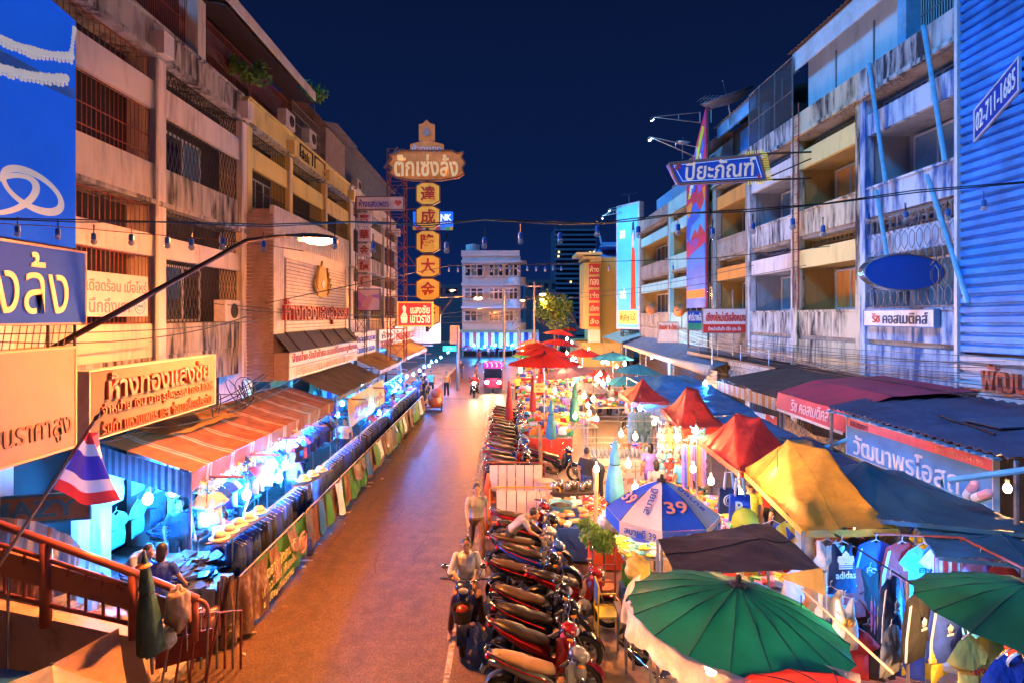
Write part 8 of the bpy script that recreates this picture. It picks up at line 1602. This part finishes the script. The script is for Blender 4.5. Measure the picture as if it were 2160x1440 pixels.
def bike(label, scooter=False):
    t = thing('motorbike', label, 'motorbike', (0, 0, 0), 'motorbikes parked along the right side of the road')
    wheel(t, .62); wheel(t, -.62)
    f = MB()
    for s in (-1, 1): f.path([(.62, s * .085, .285), (.50, s * .085, .62), (.42, s * .07, .84)], .022, 7)
    obj('fork', f, CHR, t, True)
    fd = MB(); rg = []
    for i in range(13):
        a = .15 + 2.5 * i / 12; rg.append([(.62 + (.305 + .012 * abs(math.cos(q))) * math.cos(a), .075 * math.cos(q), .285 + (.305 + .02 * max(0, math.sin(q))) * math.sin(a)) for q in (PI * k / 6 for k in range(7))])
    fd.loft(rg, 0, False, False); obj('front_fender', fd, PAINT, t, True)
    rg = []
    for i in range(11):
        a = .7 + 2.3 * i / 10; rg.append([(-.62 + .32 * math.cos(a), .085 * math.cos(q), .285 + (.31 + .02 * max(0, math.sin(q))) * math.sin(a)) for q in (PI * k / 6 for k in range(7))])
    obj('rear_fender', MB().loft(rg, 0, False, False), PLASB, t, True)
    # leg shield: two swept wings and the steering cowl
    sh = MB(); sh.grid(10, 8, lambda u, v: (.40 - .13 * v + .07 * math.sin(v * PI) - .13 * abs(2 * u - 1) ** 1.6, (2 * u - 1) * (.13 + .10 * math.sin(v * PI * .8)), .88 - .58 * v)); sh.grid(10, 8, lambda u, v: (.37 - .13 * v + .07 * math.sin(v * PI) - .13 * abs(2 * u - 1) ** 1.6, -(2 * u - 1) * (.125 + .095 * math.sin(v * PI * .8)), .88 - .58 * v)); obj('leg_shield', sh, PAINT, t, True)
    obj('front_cowl', MB().body([(.28, .80, .07, .10), (.38, .80, .11, .14), (.47, .76, .10, .14), (.52, .72, .05, .07)], 12), PAINT, t, True)
    obj('handlebar_cowl', MB().body([(.28, 1.0, .05, .03), (.36, 1.01, .13, .06), (.45, .99, .14, .075), (.52, .965, .10, .06), (.55, .95, .04, .03)], 12), PAINT, t, True)
    obj('headlight', MB().ball((.525, 0, .965), (.04, .085, .05), 12, 7), LENS, t, True)
    for s in (-1, 1): obj('turn_signal', MB().ball((.46, s * .135, .90), (.05, .03, .025), 8, 5), AMBR, t, True)
    hb = MB().path([(.24, -.35, 1.03), (.34, -.22, 1.05), (.38, 0, 1.0), (.34, .22, 1.05), (.24, .35, 1.03)], .012, 6); obj('handlebar', hb, CHR, t, True)
    for s in (-1, 1):
        obj('grip', MB().bar((.21, s * .39, 1.025), (.30, s * .27, 1.045), .019, 8), PLASB, t, True); obj('brake_lever', MB().path([(.33, s * .24, 1.05), (.33, s * .30, 1.045), (.27, s * .40, 1.03)], .007, 4), CHR, t)
        m = MB().path([(.33, s * .24, 1.06), (.36, s * .27, 1.16), (.33, s * .30, 1.22)], .007, 5); mo = obj('mirror', m, PLASB, t); obj('mirror_glass', MB().ball((.32, s * .31, 1.26), (.014, .06, .042), 10, 6), CHR, mo, True)
    obj('spine', MB().body([(.33, .42, .06, .10), (.15, .40, .075, .08), (-.02, .46, .09, .10), (-.15, .60, .10, .10)], 10), PAINT, t, True)
    if scooter: obj('floorboard', MB().body([(.34, .34, .14, .04), (.1, .30, .16, .04), (-.1, .32, .16, .06)], 10), mat('beige panel', (.45, .30, .18), .5, 0, .15, 5), t, True)
    for s in (-1, 1):
        obj('side_panel', MB().loft([[(x, s * (y + w_ * max(0, math.cos(q))), z + h_ * math.sin(q)) for q in (2 * PI * k / 10 for k in range(10))] for x, y, z, w_, h_ in ((.10, .04, .54, .05, .05), (-.10, .06, .62, .075, .10), (-.35, .06, .68, .085, .10), (-.62, .05, .76, .07, .075), (-.85, .02, .86, .035, .03))]), PAINT, t, True)
        obj('trim_strip', MB().path([(.02, s * .135, .64), (-.30, s * .150, .72), (-.62, s * .125, .80), (-.82, s * .06, .87)], .009, 4), CHR if s > 0 else TAILR, t)
    se = MB().body([(.10, .71, .05, .025), (.04, .735, .11, .045), (-.15, .755, .13, .055), (-.30, .765, .135, .055), (-.38, .80, .135, .055), (-.60, .83, .12, .05), (-.76, .855, .08, .035), (-.80, .86, .04, .015)], 14); obj('seat', se, VINYL, t, True)
    obj('grab_rail', MB().path([(-.58, -.14, .83), (-.80, -.13, .90), (-.90, -.06, .92), (-.90, .06, .92), (-.80, .13, .90), (-.58, .14, .83)], .011, 5), CHR, t)
    obj('tail_light', MB().ball((-.86, 0, .80), (.045, .075, .04), 8, 5), TAILR, t, True)
    obj('licence_plate', MB().obox((-.94, 0, .60), (.006, 0, .004), (0, .075, 0), (-.02, 0, .040)), ALU, t)
    e = MB().body([(.16, .30, .08, .07), (.05, .28, .10, .10), (-.10, .29, .10, .11), (-.22, .30, .07, .08)], 10); e.bar((.04, 0, .32), (.24, 0, .36), .06, 10); obj('engine', e, ALU, t, True)
    obj('exhaust', MB().path([(.18, -.06, .26), (.05, -.12, .20), (-.15, -.15, .21), (-.28, -.155, .24), (-.34, -.16, .255), (-.78, -.18, .34), (-.80, -.18, .345)], [.018, .018, .02, .022, .045, .05, .03], 10), CHR, t, True)
    s_ = MB()
    for s in (-1, 1): s_.bar((-.10, s * .09, .33), (-.62, s * .09, .285), .02, 6).bar((-.50, s * .10, .38), (-.42, s * .11, .64), .022, 8)
    obj('swing_arm', s_, PLASB, t); obj('chain_case', MB().obox((-.36, .10, .31), (.27, 0, -.01), (0, .015, 0), (0, 0, .045)), PLASB, t)
    obj('foot_peg', MB().bar((.06, -.24, .24), (.06, .24, .24), .014, 6), PLASB, t); obj('side_stand', MB().bar((-.02, .12, .24), (-.05, .26, .01), .012, 5), CHR, t)
    return t
def paint(n, c): return mat('bike paint ' + n, c, .22, .1, .1, 3, coat=.6)
PB_, PR, PBL, PS, PW = paint('black', (.012, .012, .018)), paint('red', (.22, .008, .010)), paint('blue', (.02, .07, .32)), paint('silver', (.14, .15, .18)), paint('white', (.25, .25, .27))
TANV = mat('tan vinyl seat', (.24, .16, .10), .45, 0, .15, 8); BRNV = mat('brown vinyl seat', (.05, .03, .022), .4, 0, .15, 8)
b0 = bike('dark blue motorbike'); s0 = bike('black scooter with beige floor panel', True)
NEAR = [(0.30, 7.3, -.30, b0, {PAINT: PS, VINYL: TANV}, 'silver motorbike with broad tan seat, nearest of the parked row'), (0.42, 7.95, -.28, b0, {PAINT: PR, VINYL: VINYL}, 'deep red motorbike, second nearest of the parked row'), (0.40, 8.5, -.30, b0, {PAINT: PB_}, 'black motorbike with plump seat, third nearest of the parked row'),
        (0.48, 9.05, -.28, b0, {PAINT: PB_, VINYL: BRNV}, 'black motorbike with brown seat, fourth in the parked row'), (0.92, 9.65, -.34, b0, {PAINT: PR}, 'bright red motorbike pushed forward out of the parked row'), (0.38, 10.15, -.22, s0, {PAINT: PB_, VINYL: BRNV}, 'black scooter with beige floor panel in the parked row'),
        (0.42, 10.75, -.2, s0, {PAINT: PBL}, 'blue scooter with beige floor panel behind the black one'), (0.44, 11.4, -.12, b0, {PAINT: PW, VINYL: BRNV}, 'white motorbike in the near group, by the walking woman'), (0.40, 12.1, -.1, b0, {PAINT: PB_}, 'black motorbike just in front of the plank barriers, second one'), (0.42, 12.85, -.1, b0, {PAINT: PR, VINYL: BRNV}, 'dark red motorbike just in front of the plank barriers'),
        (2.05, 8.0, -1.15, s0, {PAINT: PBL}, 'dark blue scooter parked beside the plastic rim of the big green parasol')]
for i, (x, y, a, src, mm, lab) in enumerate(NEAR): dup(src, (x + .20 + (.10, -.05, .06, -.08)[i % 4], y, .012), a + (.08, -.10, .05, -.04, .11)[i % 5], lab, None, mm, sc=.95)
rr = random.Random(17); FARC = [(PB_, 'black', VINYL), (PR, 'red', BRNV), (PBL, 'blue', BRNV), (PS, 'silver', VINYL), (PB_, 'black', BRNV), (PW, 'white', BRNV), (PR, 'dark red', VINYL)]
ords = ['first', 'second', 'third', 'fourth', 'fifth', 'sixth', 'seventh', 'eighth', 'ninth', 'tenth', 'eleventh', 'twelfth', 'thirteenth', 'fourteenth', 'fifteenth', 'sixteenth']
for i in range(16):
    p_, n_, v_ = FARC[(i * 3) % 7]; dup(b0 if i % 4 else s0, (.30 + rr.uniform(-.10, .10) + .012 * i, 17.2 + i * .68 + rr.uniform(-.06, .06), .012), rr.uniform(-.22, .05), n_ + ' motorbike, ' + ords[i] + ' one behind the plank barriers', None, {PAINT: p_, VINYL: v_}, sc=rr.uniform(.98, 1.05))
# rider's motorbike faces the camera
b0.location = (-.62, 9.35, .012); b0.rotation_euler = (0, 0, -PI / 2); b0['label'] = 'dark blue motorbike with a man sitting on it, facing the camera at the road edge'; del b0['group']
s0.location = (1.75, 18.2, .012); s0.rotation_euler = (0, 0, -.4); s0['label'] = 'dark blue scooter parked beside the brown wooden post'; s0['group'] = 'motorbikes parked along the right side of the road'
person('man in a white long sleeved shirt sitting on a motorbike with folded arms', (-.62, 9.55, .0), .08, 'ride', mat('white shirt cloth', (.62, .54, .48), .8, 0, .12, 6, .4, 10), clothm('brown', (.14, .07, .04)), sc=1.0)
def helmet(label, p, m, rz=0): p = V(p); t = thing('helmet', label, 'helmet', p); obj('shell', MB().lathe([(.125, -.10), (.135, -.02), (.125, .06), (.08, .115), (.02, .13)], p, 16), m, t, True); obj('visor', MB().grid(10, 4, lambda u, v: (p.x + .14 * math.cos(-PI / 2 + rz + (u - .5) * 1.9), p.y + .14 * math.sin(-PI / 2 + rz + (u - .5) * 1.9), p.z - .07 + .10 * v)), mat('smoked visor', (.02, .02, .025), .1, 0, 0, spec=.8), t, True)
helmet('maroon helmet resting on the front of the seated man motorbike', P(975, 1292, 8.75), paint('maroon', (.20, .03, .02))); helmet('silver helmet hanging on the bright red motorbike', P(1232, 1280, 9.3), PS, .6); helmet('pale peach helmet on a motorbike by the plank barriers', P(1193, 1093, 12.8), paint('peach', (.55, .36, .28)), 1); helmet('blue helmet among the motorbikes behind the plank barriers', P(1112, 873, 23), paint('bright blue', (.03, .25, .6)))
tag(obj('front_basket', MB().lathe([(.13, 0), (.17, .2), (.172, .21), (.13, .02)], (-.62, 8.62, .62), 14, caps=False), PLASB), 'black front basket of the seated man motorbike', 'basket')
# ================================================================ PEOPLE IN THE MARKET
CR = [('woman in a pale shirt and dark trousers walking on the road beside the motorbikes', 1005, 1205, 12.2, .2, 'walk', GYC, clothm('brown', (.14, .07, .04))), ('person in a grey shirt bending over the near motorbikes', 1085, 1195, 11.5, 1.4, 'bend', GYC, BLKC),
      ('man in a navy shirt bending over the snacks behind the closed blue parasol', 1262, 1050, 0, -1.2, 'bend', NAVYC, BLKC), ('person in a dark top standing behind the cool box', 1238, 1075, 0, 2.5, 'stand', BLKC, NAVYC), ('boy in a red and white top by the closed teal parasol', 1146, 905, 0, 1.2, 'stand', RDC, BLKC), ('person in a violet shirt by the small closed green parasol', 1195, 900, 0, .4, 'stand', VIC, NAVYC),
      ('woman in a grey striped top walking up the crowd lane', 1385, 1105, 0, PI, 'walk', GYC, NAVYC), ('person in lilac walking in the crowd lane beside the striped parasol', 1372, 1060, 0, PI - .3, 'walk', LIL, VIC), ('person in peach in the middle of the crowd lane', 1318, 1005, 0, .3, 'walk', clothm('peach', (.55, .3, .18)), BLC), ('man in pale blue with dark cap facing away near the plush toys', 1440, 1090, 0, PI, 'stand', CYC, JEAN), ('shopper in cream by the flower heap under the large red tent', 1452, 1060, 0, 1.2, 'stand', clothm('cream', (.6, .5, .38)), NAVYC),
      ('shopper in green at the foot of the gold tent', 1582, 1180, 0, PI, 'stand', mat('cloth lime', (.45, .55, .08), .8), NAVYC), ('shopper in red at the gold tent', 1622, 1160, 0, 2.2, 'walk', RDC, BLKC), ('shopper in black under the front edge of the gold tent', 1648, 1190, 0, PI, 'stand', BLKC, JEAN),
      ('vendor in yellow at the big warm bulb', 1092, 845, 0, .5, 'stand', YLC, BLKC), ('vendor in white at the yellow price board', 1132, 850, 0, 0, 'stand', WHC, NAVYC), ('vendor in blue at the food table under the grey violet parasol', 1180, 840, 0, .6, 'bend', BLC, BLKC), ('shopper in pink far up the crowd lane', 1265, 865, 0, PI, 'walk', PKC, NAVYC), ('shopper in grey far up the crowd lane', 1285, 880, 0, 2.8, 'walk', GYC, BLKC), ('shopper in white near the white sheet stall top', 1318, 885, 0, 2.5, 'stand', WHC, JEAN), ('man in a blue shirt beside the hanging jeans', 1335, 905, 0, 1.5, 'stand', LBC, NAVYC),
      ('person crossing the road in front of the parked tuk tuk, in brown', 1003, 815, 0, 1.5, 'walk', clothm('brown', (.14, .07, .04)), BLKC), ('person in black on the road left of the tuk tuk', 972, 800, 0, .2, 'stand', BLKC, NAVYC), ('shopper in dark red near the end of the road', 1010, 768, 0, 2, 'walk', clothm('maroon', (.28, .03, .03)), BLKC), ('shopper in white near the foot of the corner building', 1030, 757, 0, 1, 'stand', WHC, NAVYC)]
for lab, px, py, Y, rz, ps, sm, tm in CR:
    if Y: p = P(px, 1100, Y); p = (p.x, Y, 0)
    else: p = G(px, py, 0); p = (p.x, p.y, 0)
    person(lab, p, rz, ps, sm, tm, sc=rr.uniform(.95, 1.04))
tag(obj('cloth_parcel', MB().body([(-.1, 0, .1, .12), (.1, 0, .12, .14), (.2, 0, .06, .08)], 10), PKC), 'pink parcel carried by the shopper in lilac', 'parcel').location = G(1395, 1060, 0) + V((.12, -.1, 1.0))
tag(obj('yellow_bag', MB().ball((0, 0, 0), (.22, .18, .24), 12, 8), mat('lime bag', (.5, .6, .05), .5, trans=.2), None, True), 'lime yellow bag held low beside the gold tent edge', 'bag').location = P(1572, 1102, 8.9)
q = random.Random(41); CM = [WHC, RDC, NAVYC, BLC, PKC, YLC, GYC, CYC, BLKC, ORC]; src_ = {}
for i in range(46):                                  # the crowd farther up the lane and round the stalls
    x, y = (q.uniform(1.7, 7.2), q.uniform(20, 52)) if i < 34 else (q.uniform(-5.4, -4.6), q.uniform(19, 40))
    m, ps = CM[i % 10], ('stand', 'walk', 'bend')[i % 3]; z = 0 if i < 34 else .1
    person(cn(m) + ' clad ' + ('shopper standing', 'shopper walking', 'vendor bending')[i % 3] + (' in the crowd up the market lane' if i < 34 else ' in the left clothes stall row'), (x, y, z), q.uniform(0, 6.28), ps, m, [NAVYC, BLKC, JEAN][i % 3], sc=q.uniform(.93, 1.05), group='people in the market crowd')
for i, (x, y) in enumerate(((1.6, 21), (2.9, 23), (1.9, 26), (3.4, 29), (1.8, 32), (5.5, 31), (3.0, 36), (5.6, 37), (2.0, 41), (4.6, 44), (7.4, 30), (7.6, 36))): table(('first', 'second', 'third', 'fourth', 'fifth', 'sixth', 'seventh', 'eighth', 'ninth', 'tenth', 'eleventh', 'twelfth')[i] + ' crowded food table counted up the market lane', (x, y, 0), 1.9, 1.0, .85, WTOP, MIX, 90, .3, 90 + i, (.3, .22, .16), [REDSK, None, BLSK, None][i % 4])
for i, y in enumerate((25.5, 28.5, 31.5, 34.5, 38)): table(('first', 'second', 'third', 'fourth', 'fifth')[i] + ' bright clothes table along the road edge beyond the yellow banner', (-5.25, y, .1), .8, 2.6, .8, GREYST, [WHC, CYC, BLC, RDC, NAVYC], 150, .3, 120 + i, (.3, .2, .05))
for i in range(4): table(('first', 'second', 'third', 'fourth')[i] + ' clothes table under the corner building awning, counted from the left', (-4.2 + i * 2.3, 72.6, 0), 1.9, 1.2, .9, GREYST, [CYC, BLC, WHC, RDC, NAVYC], 70, .7, 150 + i, (.5, .4, .12))
# ================================================================ VEHICLES ON THE ROAD
HLG = glow('headlight glass', (1.0, .80, .50), 520); NEONV = glow('violet neon tube', (.40, .16, 1.0), 9)
TKP = mat('magenta vehicle paint', (.28, .02, .09), .3, .1, .1, 3, coat=.5); TKR = mat('magenta roof canvas', (.36, .03, .20), .5, 0, .15, 3, emit=(.5, .02, .3), es=.0)
ty = 39.0; txc = P(1040, 0, ty).x
t = thing('tuk_tuk', 'magenta three wheeled taxi with violet neon roof and bright headlights on the road', 'tuk tuk', (txc, ty, 0)); w_ = .68
obj('body', MB().loft([[(txc + s * w_, y, z) for s in (-1, 1)] + [(txc + s * w_ * q, y, z2) for s, z2 in ((1, 1.0), (-1, 1.0))] for y, z, q in ((ty, .35, .7), (ty + .2, .3, 1.0), (ty + 2.4, .3, 1.0))]), TKP, t); obj('nose', MB().box(txc - .42, txc + .42, ty - .35, ty + .05, .40, 1.05), TKP, t)
obj('windscreen', MB().obox((txc, ty - .02, 1.35), (.60, 0, 0), (0, .10, .32), (0, .01, -.004)), GLASSD, t)
fr = MB()
for sx in (-1, 1):
    for y in (ty - .02, ty + 1.2, ty + 2.35): fr.bar((txc + sx * .64, y, 1.0), (txc + sx * .62, y + .05, 1.82), .025, 6)
obj('roof_post', fr, CHR, t); obj('roof', MB().loft([[(txc + .74 * math.cos(q), y, 1.80 + .26 * max(0, math.sin(q)) - (.05 if math.sin(q) < -.1 else 0)) for q in (2 * PI * k / 16 for k in range(16))] for y in (ty - .2, ty, ty + 2.5)]), TKR, t, True)
obj('roof_board', MB().box(txc - .70, txc + .70, ty - .26, ty - .20, 1.70, 2.12), TKR, t)
for i in range(4): x = txc - .5 + i * .33; obj('neon_tube', MB().path([(x, ty - .30, 2.12), (x + .10, ty - .30, 2.04), (x + .13, ty - .30, 1.92), (x + .08, ty - .30, 1.82)], .022, 6), NEONV, t)
for sx in (-1, 1):
    obj('headlight', MB().lathe([(.03, .0), (.14, -.05), (.16, -.06), (.13, -.10), (.01, -.13)], (txc + sx * .42, ty - .36, .78), 14, YA), CHR, t, True); obj('headlight_glass', MB().ball((txc + sx * .42, ty - .49, .78), (.12, .03, .12), 12, 6), HLG, t, True); obj('rear_wheel', MB().torus((txc + sx * .58, ty + 1.9, .24), .18, .065, 18, 8, XA), RUB, t, True)
obj('front_wheel', MB().torus((txc, ty - .2, .24), .18, .06, 18, 8, XA), RUB, t, True); obj('bumper', MB().path([(txc - .55, ty - .35, .32), (txc - .3, ty - .48, .34), (txc + .3, ty - .48, .34), (txc + .55, ty - .35, .32)], .03, 6), CHR, t); obj('seat', MB().box(txc - .5, txc + .5, ty + 1.5, ty + 1.9, .6, 1.25), REDSK, t)
person('driver in blue sitting in the magenta tuk tuk', (txc, ty + .75, .22), 0, 'sit', BLC, BLKC)
m2 = dup(b0, P(1000, 0, 36) * 0 + V((P(1001, 0, 37).x, 37, .012)), -PI / 2, 'motorbike with a bright headlight riding beside the tuk tuk', 'motorbikes with lit headlights on the road', {PAINT: PB_}); h = obj('headlight_glow', MB().ball((.58, 0, .96), (.03, .10, .10), 10, 6), HLG, m2, True); h.location = (0, 0, 0)
person('rider in a red shirt on the motorbike beside the tuk tuk', (P(1001, 0, 37).x, 37.2, 0), 0, 'ride', RDC, BLKC)
